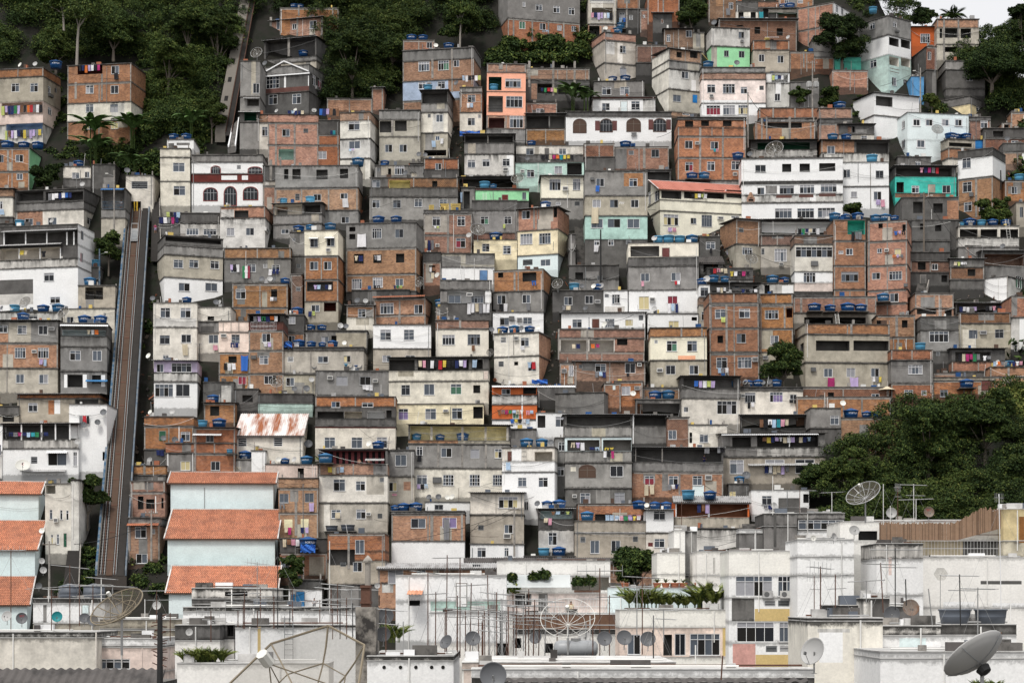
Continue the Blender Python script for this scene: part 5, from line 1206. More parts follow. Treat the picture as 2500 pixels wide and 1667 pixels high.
def tree(label, base, h, w, wt=MIDW, seed=1, trunk='trunk', bare=.35, leaf=.26, n=9000, name='tree', lean=0.0, group='trees on the hillside'):
    r = random.Random(seed); root = empty(name, loc=base); tag(root, label, 'tree', group)
    b = MB(); th = h*bare
    b.tube([(0, 0, -1.5), (lean*th*.4, 0, th*.5), (lean*th, 0, th)], w*.035, trunk, 8, w*.022)
    cl = []; nb = r.randint(7, 10)
    for i in range(nb):
        a = i*2.4+r.random(); rr = w*.5*r.uniform(.25, .72); z = th+(h-th)*r.uniform(.12, .82)
        k = 1-.45*abs((z-th)/(h-th)-.4)
        e = (lean*th+rr*k*math.cos(a), rr*k*math.sin(a), z)
        b.tube([(lean*th, 0, th*.9), (e[0]*.5+lean*th*.4, e[1]*.5, (th+z)/2), e], w*.014, trunk, 5, w*.004)
        q = w*r.uniform(.17, .27)
        ws = [wt, wt, (max(.1, wt[0]-2), wt[1]+1, wt[2]+1, wt[3])][i % 3]
        cl.append((e, (q, q, q*r.uniform(.65, .9)), n/nb, ws))
        for s in range(3):
            f = Vector(e)+Vector((r.uniform(-1, 1), r.uniform(-1, 1), r.uniform(-.6, .8)))*q*1.1
            cl.append((tuple(f), (q*.5, q*.5, q*.42), n/nb*.25, ws))
    b.build('trunk', root); add('crown', leaf_mesh('crown', cl, leaf, seed), root); return root
def blob(label, pts, seed, leaf=.14, name='forest', per=200, wts=(DARK, ALL, MIDW, LITE)):
    r = random.Random(seed); cl = []
    for (p, R) in pts:
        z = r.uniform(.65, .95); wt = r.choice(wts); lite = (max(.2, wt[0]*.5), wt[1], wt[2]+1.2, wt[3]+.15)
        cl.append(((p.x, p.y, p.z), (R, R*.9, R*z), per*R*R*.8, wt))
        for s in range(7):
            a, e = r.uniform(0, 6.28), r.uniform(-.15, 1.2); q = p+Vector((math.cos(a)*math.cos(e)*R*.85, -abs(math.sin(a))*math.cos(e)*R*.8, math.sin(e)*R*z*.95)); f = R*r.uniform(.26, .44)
            cl.append(((q.x, q.y, q.z), (f, f, f*.72), per*f*f*1.1, lite if e > .4 else wt))  # upper lumps get lighter leaves: top light put into the leaf colour
    o = add(name, leaf_mesh(name, cl, leaf, seed)); tag(o, label, 'forest' if name == 'forest' else 'bushes', kind='stuff'); return o
def scatter(poly, n, seed, R=(2.2, 4.2), up=1.2, fwd=0):
    """clump centres on the hillside inside a polygon of native photo pixels"""
    r = random.Random(seed); xs = [p[0] for p in poly]; ys = [p[1] for p in poly]; out = []
    def inside(x, y):
        c = False; j = len(poly)-1
        for i in range(len(poly)):
            (xi, yi), (xj, yj) = poly[i], poly[j]
            if (yi > y) != (yj > y) and x < (xj-xi)*(y-yi)/(yj-yi)+xi: c = not c
            j = i
        return c
    while len(out) < n:
        x, y = r.uniform(min(xs), max(xs)), r.uniform(min(ys), max(ys))
        if not inside(x, y): continue
        Y = Yh(y)+2.5+fwd; a, c = (x-CX)/F, (HZ-y)/F
        out.append((Vector((a*Y, Y, c*Y)), r.uniform(*R)))
    return out
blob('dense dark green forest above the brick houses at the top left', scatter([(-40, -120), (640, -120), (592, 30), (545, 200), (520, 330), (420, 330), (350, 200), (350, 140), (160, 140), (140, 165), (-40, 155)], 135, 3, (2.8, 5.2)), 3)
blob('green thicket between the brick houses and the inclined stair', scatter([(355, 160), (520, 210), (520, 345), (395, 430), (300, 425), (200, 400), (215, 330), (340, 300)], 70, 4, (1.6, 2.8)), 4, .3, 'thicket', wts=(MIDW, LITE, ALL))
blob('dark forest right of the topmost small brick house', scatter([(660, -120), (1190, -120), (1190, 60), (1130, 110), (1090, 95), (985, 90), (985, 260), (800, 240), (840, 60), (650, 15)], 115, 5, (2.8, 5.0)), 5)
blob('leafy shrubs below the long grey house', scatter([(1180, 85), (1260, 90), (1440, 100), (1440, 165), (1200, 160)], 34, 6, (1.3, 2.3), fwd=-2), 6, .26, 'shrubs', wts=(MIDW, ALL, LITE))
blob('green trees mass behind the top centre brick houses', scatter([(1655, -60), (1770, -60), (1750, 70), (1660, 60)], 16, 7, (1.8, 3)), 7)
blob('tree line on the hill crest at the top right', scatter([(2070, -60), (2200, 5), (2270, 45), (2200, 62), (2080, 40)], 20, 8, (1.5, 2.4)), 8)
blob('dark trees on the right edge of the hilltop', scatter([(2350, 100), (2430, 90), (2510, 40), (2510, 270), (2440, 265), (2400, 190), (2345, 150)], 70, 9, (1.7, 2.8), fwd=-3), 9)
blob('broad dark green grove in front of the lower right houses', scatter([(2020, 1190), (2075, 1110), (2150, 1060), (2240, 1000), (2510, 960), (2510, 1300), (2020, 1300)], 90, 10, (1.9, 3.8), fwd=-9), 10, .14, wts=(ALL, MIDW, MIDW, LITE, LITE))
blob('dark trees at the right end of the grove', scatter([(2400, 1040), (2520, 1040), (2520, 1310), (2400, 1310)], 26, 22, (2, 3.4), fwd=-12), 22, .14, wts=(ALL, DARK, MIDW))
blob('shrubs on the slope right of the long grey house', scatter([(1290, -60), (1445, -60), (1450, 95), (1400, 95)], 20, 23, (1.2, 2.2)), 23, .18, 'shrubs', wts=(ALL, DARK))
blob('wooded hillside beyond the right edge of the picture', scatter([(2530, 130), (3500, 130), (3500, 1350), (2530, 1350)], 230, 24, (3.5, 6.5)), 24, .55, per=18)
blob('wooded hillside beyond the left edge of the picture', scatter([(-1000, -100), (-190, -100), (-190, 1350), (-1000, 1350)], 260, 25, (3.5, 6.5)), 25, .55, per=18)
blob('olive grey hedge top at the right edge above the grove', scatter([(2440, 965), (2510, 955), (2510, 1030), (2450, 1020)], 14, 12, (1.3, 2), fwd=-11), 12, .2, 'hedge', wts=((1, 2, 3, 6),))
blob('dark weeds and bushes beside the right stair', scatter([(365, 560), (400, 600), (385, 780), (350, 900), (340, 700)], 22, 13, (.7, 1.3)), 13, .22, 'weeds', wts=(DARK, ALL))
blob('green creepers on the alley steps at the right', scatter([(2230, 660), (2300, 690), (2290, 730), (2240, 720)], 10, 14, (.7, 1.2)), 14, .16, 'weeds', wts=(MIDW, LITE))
blob('dark undergrowth on the slope between the two left brick houses', scatter([(118, 190), (168, 190), (185, 330), (250, 400), (190, 410), (120, 400)], 26, 15, (.9, 1.7)), 15, .18, 'undergrowth', wts=(DARK, ALL))
blob('dark weeds and creepers at the foot of the track', scatter([(165, 1330), (235, 1330), (232, 1440), (320, 1440), (330, 1330), (395, 1330), (395, 1470), (150, 1470)], 34, 16, (.8, 1.5), fwd=-1), 16, .16, 'undergrowth', wts=(DARK, ALL, MIDW))
blob('bushes on the slope left of the white open balcony house', scatter([(2015, 215), (2120, 240), (2130, 330), (2090, 350), (2020, 270)], 22, 17, (.8, 1.6)), 17, .17, 'bushes', wts=(ALL, MIDW, LITE))
blob('scrub on the bank under the bright blue shack', scatter([(2225, 235), (2330, 235), (2310, 290), (2240, 290)], 12, 18, (.8, 1.5)), 18, .17, 'bushes', wts=(DARK, ALL))
# rubble and planks tipped on the bare slope between the houses
def rubble(label, polys, n, seed):
    b = MB(); r = random.Random(seed)
    for poly in polys:
        for p, s in scatter(poly, n, seed+len(b.v), (.12, .5)):
            q = Matrix.Rotation(r.uniform(0, 6), 3, Vector((r.random(), r.random(), r.random()+.1)).normalized()); c = Vector((p.x, p.y-2, terrain_z(p.x, p.y-2)+.15)); k = r.choice([(1, 1, .6), (3, .4, .12), (1.4, 1, .15)])
            b.obox(c, q@Vector((s*k[0], 0, 0)), q@Vector((0, s*k[1], 0)), q@Vector((0, 0, s*k[2])), r.choice(['rubble', 'rubble', 'c', 'brown_wood', 'terracotta', 'k']))
    o = b.build('rubble'); tag(o, label, 'rubble', kind='stuff')
rubble('rubble and planks strewn in the alleys between the houses', [[(1370, 560), (1440, 560), (1510, 700), (1370, 700)], [(1720, 560), (1870, 560), (1870, 690), (1720, 690)], [(2230, 560), (2440, 560), (2440, 740), (2230, 740)], [(1050, 230), (1180, 230), (1180, 460), (1050, 460)], [(340, 500), (430, 500), (400, 1400), (300, 1400)], [(700, 350), (1000, 350), (1000, 1300), (700, 1300)], [(1150, 700), (1420, 700), (1420, 1000), (1150, 1000)], [(2350, 300), (2500, 300), (2500, 480), (2350, 480)]], 220, 21)
def TB(t, x, y, fwd=0):
    p = hill(t, x, y); s = (p.y+fwd)/p.y; return p*s
TREES = [((3, 2), 1935, 1290, 490, 480, ALL, -4, 'dark round garden tree beside the tall brick house'), ((4, 0), 260, 720, 560, 560, DARK, -3, 'dark round tree in front of the grey hilltop house'),
 ((0, 3), 1005, 1270, 400, 650, MIDW, -2, 'green tree between the cream building and the track'), ((0, 1), 520, 600, 350, 270, DARK, -1.5, 'dark bushy tree beside the mint side wall'),
 ((0, 1), 1245, 1500, 330, 420, ALL, -1, 'overhanging tree beside the blue rimmed track'), ((4, 1), 390, 910, 215, 135, ALL, -2, 'small clipped round tree below the white stained house'),
 ((4, 1), 2010, 980, 400, 250, LITE, -1.5, 'loose green tree before the streaked corner house'), ((1, 4), 985, 640, 300, 600, MIDW, -2, 'green tree right of the orange tiled roofs'),
 ((4, 0), 1980, 1020, 760, 640, DARK, -3, 'big dark tree beside the dark grey curved house'), ((4, 0), 2330, 700, 330, 800, DARK, -1, 'tall tree at the right edge against the sky'),
 ((1, 0), 1690, 1060, 540, 690, MIDW, -2, 'forked tree beside the gabled dark grey house'), ((0, 0), 640, 760, 470, 400, LITE, -4, 'bright green tree behind the four storey brick house'),
 ((0, 0), 1930, 1000, 520, 560, LITE, -4, 'yellow green tree in the forest right of the brick houses'), ((2, 0), 560, 560, 520, 560, ALL, -3, 'tree with pale twisted trunk above the blue walled house'),
 ((3, 0), 880, 330, 380, 300, MIDW, -3, 'green tree above the dark shack at the top'), ((3, 0), 2120, 1230, 230, 220, MIDW, -1, 'small bush at the foot of the power pole'),
 ((4, 0), 100, 1240, 260, 230, MIDW, -1, 'leafy bush behind the hilltop tank'), ((4, 0), 1290, 1270, 190, 230, YEL, -1, 'yellow green bush beside the blue shack'),
 ((4, 0), 1180, 300, 300, 180, DARK, 3, 'small dark tree against the sky behind the orange house'), ((3, 3), 2340, 890, 500, 230, MIDW, -3, 'sprawling shrub before the shirts under the long tin roof'),
 ((4, 3), 300, 900, 480, 480, LITE, -8, 'pale green tree at the left end of the grove'), ((4, 3), 1250, 700, 800, 720, ALL, -7, 'tall leafy tree in the middle of the grove'), ((4, 3), 1900, 520, 700, 640, MIDW, -8, 'bright crown at the right of the grove'),
 ((1, 0), 150, 900, 420, 900, ALL, 1, 'leafy tree beside the inclined concrete ramp'), ((1, 0), 80, 1560, 300, 520, LITE, 0, 'light green shrub at the left of the concrete ramp'), ((1, 0), 2150, 760, 480, 400, MIDW, -2, 'green tree left of the pale blue brick house'),
 ((0, 0), 1300, 620, 560, 420, MIDW, -3, 'dim green tree in the middle of the forest'), ((0, 0), 2150, 640, 460, 620, ALL, -2, 'dense tree beside the upper concrete ramp')]
for i, (t, x, y, w, h, wt, fw, lab) in enumerate(TREES):
    p = TB(t, x, y, fw); k = p.y/F/K; tree(lab, p, h*k, w*k, wt, 40+i, bare=.1 if h < 1.25*w else .1 if lab.startswith('green tree between') else .2, n=min(34000, int(13000+w*h*.045)), leaf=.13 if w*k < 9 else .15)
for i, (t, x, y, w, h, lean, lab) in enumerate([((0, 0), 735, 400, 420, 420, -.05, 'bare pale trunk tree reaching out of the dark forest'), ((0, 0), 880, 660, 520, 620, .06, 'slender pale trunk tree behind the four storey brick house'), ((2, 0), 575, 520, 330, 460, .05, 'twisted white trunk tree in the centre forest')]):
    p = TB(t, x, y, -7); k = p.y/F/K; tree(lab, p, h*k, w*k, LITE, 90+i, 'trunk_pale', .62, .22, 1700, lean=lean)
p = TB((3, 4), 230, 560, -40); tree('big round bush behind the potted plants on the cream terrace', at((3, 4), 240, 560, 222), 22*.95, 26*.9, MIDW, 120, n=15000, leaf=.24, bare=.2) if False else None
bp = at((3, 4), 250, 520, 224); tree('broad green tree behind the palm row on the cream terrace', bp, 4.6, 6.2, MIDW, 121, n=9000, leaf=.15, bare=.15)
def frond(b, o, az, L_, droop, wid, mat, feather=True, n=9):
    pts = []
    for i in range(n+1):
        q = i/n; e = math.radians(72)-droop*q
        pts.append((pts[-1] if pts else Vector(o))+(Vector((math.cos(az)*math.cos(e), math.sin(az)*math.cos(e), math.sin(e)))*L_/n if i else Vector()))
    sd = Vector((-math.sin(az), math.cos(az), 0))
    if not feather:
        for i in range(n):
            w0 = wid*math.sin(math.pi*min(1, (i+.35)/n))+.01; w1 = wid*math.sin(math.pi*min(1, (i+1.35)/(n+.4)))+.005
            for s in (1, -1): b.quad([pts[i], pts[i+1], pts[i+1]+sd*s*w1-Vector((0, 0, w1*.35)), pts[i]+sd*s*w0-Vector((0, 0, w0*.35))], mat)
    else:
        b.tube(pts, wid*.03, mat, 4, .004)
        for i in range(1, n*3):
            q = i/(n*3); k = min(n-1, int(q*n)); c = pts[k].lerp(pts[k+1], q*n-k); d = (pts[k+1]-pts[k]).normalized()
            l = wid*math.sin(math.pi*(.12+.86*q))
            for s in (1, -1):
                t = c+sd*s*l*.8+d*l*.55-Vector((0, 0, l*.35)); m = c+(t-c)*.5+d*.05*l
                b.quad([c, m+d*l*.13, t, m-d*l*.13], mat)
def plant(kind, label, base, h, seed, mats=None, group=None, stem=True):
    r = random.Random(seed); root = empty({'banana': 'banana_plant', 'palm': 'palm_tree', 'areca': 'palm_plant'}[kind], loc=base); tag(root, label, 'plant' if kind != 'palm' else 'tree', group)
    b = MB(); s = MB()
    if kind == 'banana':
        for k in range(3):
            x, y = r.uniform(-.7, .7), r.uniform(-.3, .3); H_ = h*r.uniform(.35, .5); s.tube([(x, y, -1), (x, y, H_)], .12, 'leaf_mid', 6)
            for i in range(6): frond(b, (x, y, H_), i*1.05+r.random(), h*r.uniform(.5, .75), r.uniform(1.4, 2.1), h*.085, 'leaf_banana', False)
    elif kind == 'palm':
        s.tube([(0, 0, -3), (.1, 0, h*.55)], .2, 'trunk', 7)
        for i in range(22): frond(b, (.1, 0, h*.55), i*2.4, h*.62*r.uniform(.8, 1.1), r.uniform(1.2, 2.6), h*.13, 'leaf_mid' if i % 3 else 'leaf_dark')
    else:
        for k in range(7):
            x, y = r.uniform(-.3, .3)*h, r.uniform(-.12, .12)*h; s.tube([(x, y, 0), (x*1.1, y, h*.3)], .02*h, 'leaf_light', 5)
            for i in range(6): frond(b, (x, y, h*.15), i*1.1+r.random(), h*r.uniform(.7, 1.0), r.uniform(.7, 1.7), h*.17, r.choice(mats or ['leaf_light', 'leaf_mid', 'leaf_palm', 'leaf_palm']))
    s.build('stem', root); b.build('leaf_crown', root); return root
for i, (t, x, y, h, lab) in enumerate([((0, 0), 1080, 1700, 520, 'banana plant before the brick base of the four storey house'), ((0, 0), 1540, 1640, 480, 'banana plant at the right foot of the four storey brick house'), ((0, 1), 1080, 330, 480, 'drooping banana plant on the bare earth slope'),
   ((2, 0), 1900, 1270, 430, 'banana plant on the roof left of the white penthouse'), ((2, 0), 2010, 1270, 300, 'smaller banana clump beside the white penthouse'), ((0, 0), 2200, 1600, 420, 'palm like shrub beside the foot of the concrete ramp'), ((0, 1), 1500, 480, 420, 'pale grassy banana clump above the track station')]):
    p = TB(t, x, y, -2); plant('banana', lab, p, h*p.y/F/K, 200+i)
p = TB((4, 0), 1520, 420, 3); plant('palm', 'feathery palm against the sky above the concrete shell house', p, 370*p.y/F/K, 210)
p = TB((1, 3), 1400, 640, -1.6); plant('areca', 'spiky green potted palm beside the red and black striped wall', p, 190*p.y/F/K, 211)
AR = [(3, 250, 715, 300, 191, 'first feathery palm at the left of the palm row'), (3, 430, 715, 260, 191, 'second feathery palm of the palm row'), (3, 600, 715, 200, 191, 'low palm in the middle of the palm row'), (3, 760, 715, 190, 191, 'small palm right of the middle of the palm row'),
  (3, 900, 715, 220, 191, 'bushy palm beside the tallest palm of the row'), (3, 1080, 715, 350, 190, 'tallest palm at the right end of the palm row'), (0, 2170, 1345, 190, 111, 'left planter palm on the beige front parapet'), (0, 2300, 1345, 210, 111, 'middle planter palm on the beige front parapet'),
  (1, 60, 1345, 210, 111, 'yellowish planter palm on the beige front parapet'), (1, 180, 1345, 200, 111, 'right planter palm on the beige front parapet'), (1, 2180, 1100, 240, 131, 'bright yellow green palm beside the dark round dishes'), (4, 1800, 1640, 130, 58, 'palm tips below the large tilted dish'), (4, 2020, 1650, 130, 58, 'palm tip right of the large dish mast'),
  (3, 1690, 1, 10, 190, '')]
for i, (c, x, y, h, d, lab) in enumerate(AR[:-1]): plant('areca', lab, at((c, 4), x, y, d), h*1.2*d/F/K, 220+i)
for i, (x, d) in enumerate([(490, 202), (588, 202), (695, 202), (790, 202), (965, 202), (125, 204)]):
    p = at((3, 4), x, 474, d-.6); root = empty('potted_plant', loc=p)
    tag(root, ['terracotta pot with reddish spiky plant at the left of the cream wall', 'terracotta pot with the widest spiky plant on the cream terrace', 'smallest terracotta pot in the middle of the cream terrace row', 'terracotta pot with tall agave left of the grey slot', 'terracotta pot half behind the tallest palm', 'terracotta pot under the broad green tree'][i], 'potted plant', 'terracotta pots on the cream terrace')
    b = MB(); b.lathe([(0, 0), (.30, 0), (.42, .42), (.46, .42), (.46, .5), (.38, .5), (0, .45)], 'terracotta', 16); weld(b.build('pot', root)); b = MB()
    for q in range(14): frond(b, (0, 0, .45), q*2.4, .62, rnd.uniform(.3, 1.3), .06, 'leaf_mid' if q % 2 else 'leaf_light', False, 5)
    b.build('leaf_rosette', root)
# planting in the penthouse niches
for i, (x, y, w, lab) in enumerate([(1170, 420, 120, 'small dark potted plant at the left of the penthouse niche'), (1420, 420, 130, 'green shrub in the middle of the penthouse niche'), (1540, 420, 160, 'dark leafy shrub at the right of the penthouse niche'), (1930, 495, 150, 'fern in the right hand planter niche'), (2060, 495, 160, 'spiky fern in the middle of the right planter niche'), (1180, 590, 200, 'loose pale shrub beside the penthouse railing')]):
    p = at((2, 4), x, y, 204.2); k = 204/F/K; root = empty('shrub', loc=p); tag(root, lab, 'plant'); q = w*k*.5
    add('crown', leaf_mesh('crown', [((0, 0, q*.9), (q*.9, q*.6, q), 420, ALL if i < 5 else YEL), ((q*.5, 0, q*1.2), (q*.5, q*.4, q*.6), 160, MIDW)], .16, 300+i), root)
    b = MB(); b.tube([(0, 0, 0), (0, 0, q)], .04, 'trunk', 5); b.build('stem', root)
# ---------------------------------------------------------------- inclined track, ramp and steps
def hp(xn, yn, up=0.0):
    Y = Yh(yn); return Vector(((xn-CX)/F*Y, Y, (HZ-yn)/F*Y+up))
def strip(A0, A1, B0, B1, n, up, sd, mat, thick=.3, nm='x', parent=None, steps=0, rise=0.0):
    """a band between the left line A0-A1 and the right line B0-B1 (bottom to top)"""
    b = MB(); n = steps or n
    for i in range(n):
        q0, q1 = i/n, (i+1)/n
        a0, a1, c0, c1 = A0.lerp(A1, q0), A0.lerp(A1, q1), B0.lerp(B1, q0), B0.lerp(B1, q1)
        U = Vector((0, 0, up)); d = Vector((0, 0, -thick))
        if steps:
            zt = Vector((0, 0, a1.z-a0.z)); 
            b.quad([a0+U, c0+U, c0+U+zt, a0+U+zt], mat); b.quad([a0+U+zt, c0+U+zt, c1+U, a1+U], mat)
        else:
            b.quad([a0+U, c0+U, c1+U, a1+U], mat)
            b.quad([a0+U+d, a0+U, a1+U, a1+U+d], mat); b.quad([c0+U, c0+U+d, c1+U+d, c1+U], mat)
    a0, c0 = A0, B0; U = Vector((0, 0, up)); d = Vector((0, 0, -thick)); b.quad([a0+U+d, c0+U+d, c0+U, a0+U], mat)
    return b.build(nm, parent)
bl_, br_ = hp(232, 1410, .3), hp(309, 1410, .3); tl_, tr_ = hp(307, 517, .3), hp(366, 517, .3)
TRK = empty('inclined_track', loc=(0, 0, 0)); tag(TRK, 'rusty funicular track with side steps and blue rims climbing the left slope', 'track')
def tline(f): return bl_.lerp(br_, f), tl_.lerp(tr_, f)
def tstrip(f0, f1, up, mat, nm, thick=.3, steps=0):
    a, a1 = tline(f0); c, c1 = tline(f1); return strip(a, a1, c, c1, 24, up, 0, mat, thick, nm, TRK, steps)
tstrip(.0, 1.0, 0, 'track_concrete', 'track_bed', 2.0)
tstrip(.0, .07, .9, 'blue_paint', 'side_wall', 1.0); tstrip(.945, 1.0, .8, 'white_blue', 'side_wall', .9)
tstrip(.07, .10, .75, 'ramp_concrete', 'kerb', .8)
tstrip(.335, .55, .14, 'track_brown', 'centre_strip', .2)
for f in (.17, .225, .29, .575, .615, .65): tstrip(f, f+.016, .36, 'rust' if f in (.225, .615) else 'metal', 'rail', .2)
a, a1 = tline(.12); c, c1 = tline(.33); e, e1 = tline(.56); g_, g1 = tline(.68); b = MB()
for i in range(150):
    q = i/150
    for (A, A1, C, C1) in ((a, a1, c, c1), (e, e1, g_, g1)):
        p, s = A.lerp(A1, q), C.lerp(C1, q); b.obox(p+Vector((0, 0, .05)), s-p, (A1-A).normalized()*.22, (0, 0, .12), 'step_dark')
b.build('sleepers', TRK)
a, a1 = tline(.70); c, c1 = tline(.92); strip(a, a1, c, c1, 1, .25, 0, 'step_dark', .3, 'steps', TRK, 210)
b = MB(); a, a1 = tline(.345); c, c1 = tline(.54)
for i in range(16):
    p, s = a.lerp(a1, (i+.5)/16), c.lerp(c1, (i+.5)/16); b.obox(p+Vector((0, 0, .15)), s-p, (a1-a).normalized()*.15, (0, 0, .1), 'rust')
b.build('cable_roller', TRK)
CAR = empty('funicular_car', loc=(0, 0, 0)); tag(CAR, 'small grey open funicular car on the rusty track', 'cable car')
q = .885; a, a1 = tline(.3); c, c1 = tline(.6); P0 = a.lerp(a1, q); R_ = c.lerp(c1, q)-P0; dv = (a1-a).normalized(); b = MB()
b.obox(P0+Vector((0, 0, .55)), R_, dv*3.6, (0, 0, .25), 'metal'); b.obox(P0+R_*.1+Vector((0, 0, .8)), R_*.8, dv*2.6, (0, 0, .12), 'slat_grey'); b.build('platform', CAR)
b = MB()
for k in range(2):
    for w in (.05, .92): b.obox(P0+R_*w+dv*(.2+2.9*k)+Vector((0, 0, .8)), R_*.03, dv*.08, (0, 0, 1.1), 'metal')
for k in range(2): b.obox(P0+R_*.05+dv*(.2+2.9*k)+Vector((0, 0, 1.85)), R_*.9, dv*.08, (0, 0, .08), 'metal')
for w in (.05, .92): b.obox(P0+R_*w+dv*.2+Vector((0, 0, 1.85)), R_*.03, dv*2.95, (0, 0, .08), 'metal')
b.build('guard_frame', CAR)
for k in range(4):
    b = MB(); o_ = P0+R_*(.06 if k % 2 else .9)+dv*(.5 if k < 2 else 2.8)+Vector((0, 0, .42)); b.tube([o_-R_*.03, o_+R_*.03], .2, 'rust', 10); b.build('wheel', CAR)
q = .875; P0 = a.lerp(a1, q-.0)+dv*5; b = MB()
# yellow buffers in the station mouth
st = [o for o in bpy.data.objects if o.get('label', '').startswith('beige funicular station')][0]
for x in (1540, 1570):
    A = at((0, 1), x, 748, Yh(nat((0, 1), 0, 880)[1])-.12); B_ = at((0, 1), x, 872, Yh(nat((0, 1), 0, 880)[1])-.12); b = MB(); b.obox(A-Vector((.09, 0, 0)), (.2, 0, 0), (0, .1, 0), B_-A, 'yellow_paint'); o = b.build('buffer_post', st); o.matrix_parent_inverse = st.matrix_world.inverted()
# upper concrete ramp with iron ladder steps
RMP = empty('concrete_ramp', loc=(0, 0, 0)); tag(RMP, 'long concrete ramp with square holes and ladder steps up the forest', 'ramp')
b0, b1, b2 = hp(525, 338, .6), hp(550, 338, .6), hp(566, 338, .6); t0, t1, t2 = hp(594, -20, .6), hp(617, -20, .6), hp(629, -20, .6)
strip(b0, t0, b1, t1, 20, .9, 0, 'ramp_concrete', 2.2, 'side_panel', RMP); strip(b1, t1, b2, t2, 1, .2, 0, 'step_dark', .3, 'steps', RMP, 110)
strip(b1, t1, b1.lerp(b2, .1), t1.lerp(t2, .1), 20, .75, 0, 'rust', .6, 'handrail', RMP); strip(b1.lerp(b2, .9), t1.lerp(t2, .9), b2, t2, 20, .75, 0, 'rust', .6, 'handrail', RMP)
for i in range(8):
    q = (i+.5)/8.0; A, A1 = b0.lerp(t0, q), b1.lerp(t1, q); d_ = (t0-b0).normalized(); b = MB(); o_ = A.lerp(A1, .32)+Vector((0, 0, .905)); b.quad([o_, o_+(A1-A)*.36, o_+(A1-A)*.36+d_*1.5, o_+d_*1.5], 'opening'); b.build('square_hole', RMP)
ch = empty('slide_channel', loc=(0, 0, 0)); tag(ch, 'white rimmed grey channel at the foot of the concrete ramp', 'channel')
a, a1, c, c1 = hp(556, 370), hp(567, 318), hp(576, 367), hp(584, 300)
strip(a, a1, c, c1, 4, .8, 0, 'slab', 1.2, 'channel_bed', ch); strip(a, a1, a.lerp(c, .18), a1.lerp(c1, .18), 4, 1.1, 0, 'frame_white', 1.2, 'rim', ch); strip(a.lerp(c, .85), a1.lerp(c1, .85), c, c1, 4, 1.1, 0, 'frame_white', 1.2, 'rim', ch)
for lab, (x0, y0, x1, y1, u0, v0, u1, v1) in {'steep concrete stairway in the alley right of the pale mint house': (1408, 650, 1436, 650, 1402, 560, 1424, 560), 'narrow stairs descending between houses at the far right': (2235, 720, 2262, 720, 2268, 600, 2290, 600), 'dark stairway left of the small tree by the cream building': (150, 1470, 190, 1470, 168, 1330, 196, 1330), 'dim stair beside the track with a person in pink': (368, 640, 392, 640, 372, 500, 388, 500)}.items():
    s_ = empty('stairway', loc=(0, 0, 0)); tag(s_, lab, 'stairs'); A, B_, C, D_ = hp(x0, y0, .3), hp(x1, y1, .3), hp(u0, v0, .3), hp(u1, v1, .3)
    strip(A, C, B_, D_, 1, .1, 0, 'step_dark' if 'dark' in lab or 'dim' in lab else 'slab', .3, 'steps', s_, 40); strip(B_, D_, B_+Vector((.15, 0, 0)), D_+Vector((.15, 0, 0)), 1, .9, 0, 'c', 1.0, 'stair_wall', s_)
# ---------------------------------------------------------------- foreground dishes
for c in ('dish_teal', 'dish_rust'): DISH[(c, 0)] = make_dish(c); PROTO.append(DISH[(c, 0)])
SKY = make_dish('dish_rust', txt='SKY'); SKYD = make_dish('dish_dark', txt='SKY'); CD = make_dish('dish_white', txt='C'); PROTO += [SKY, SKYD, CD]
def big_dish(proto, t, x, y, w, Y, yaw, tilt, label, mast=1.0):
    """reflector centre at a tile position; mast runs down from it"""
    r = copy_tree(proto); k = w*Y/F/K; p = at(t, x, y, Y); ref = [c for c in r.children if c.name.startswith('reflector')][0]
    for c in r.children:
        if c.name.startswith(('reflector', 'feed')): c.matrix_local = Matrix.Translation((0, 0, .75))@Matrix.Rotation(math.radians(yaw), 4, 'Z')@Matrix.Rotation(math.radians(90-tilt), 4, 'X')@Matrix.Translation((0, 0, -.05))
        if c.name.startswith('mast'): c.scale = (1, 1, 1)
    r.matrix_world = Matrix.Translation(p-Vector((0, 0, .75*k)))@Matrix.Scale(k, 4); tag(r, label, 'satellite dish', 'satellite dishes over the foreground roofs')
def ndir(n):
    n = Vector(n).normalized(); return n.to_track_quat('Z', 'Y').to_matrix().to_4x4()
D_ = DISH
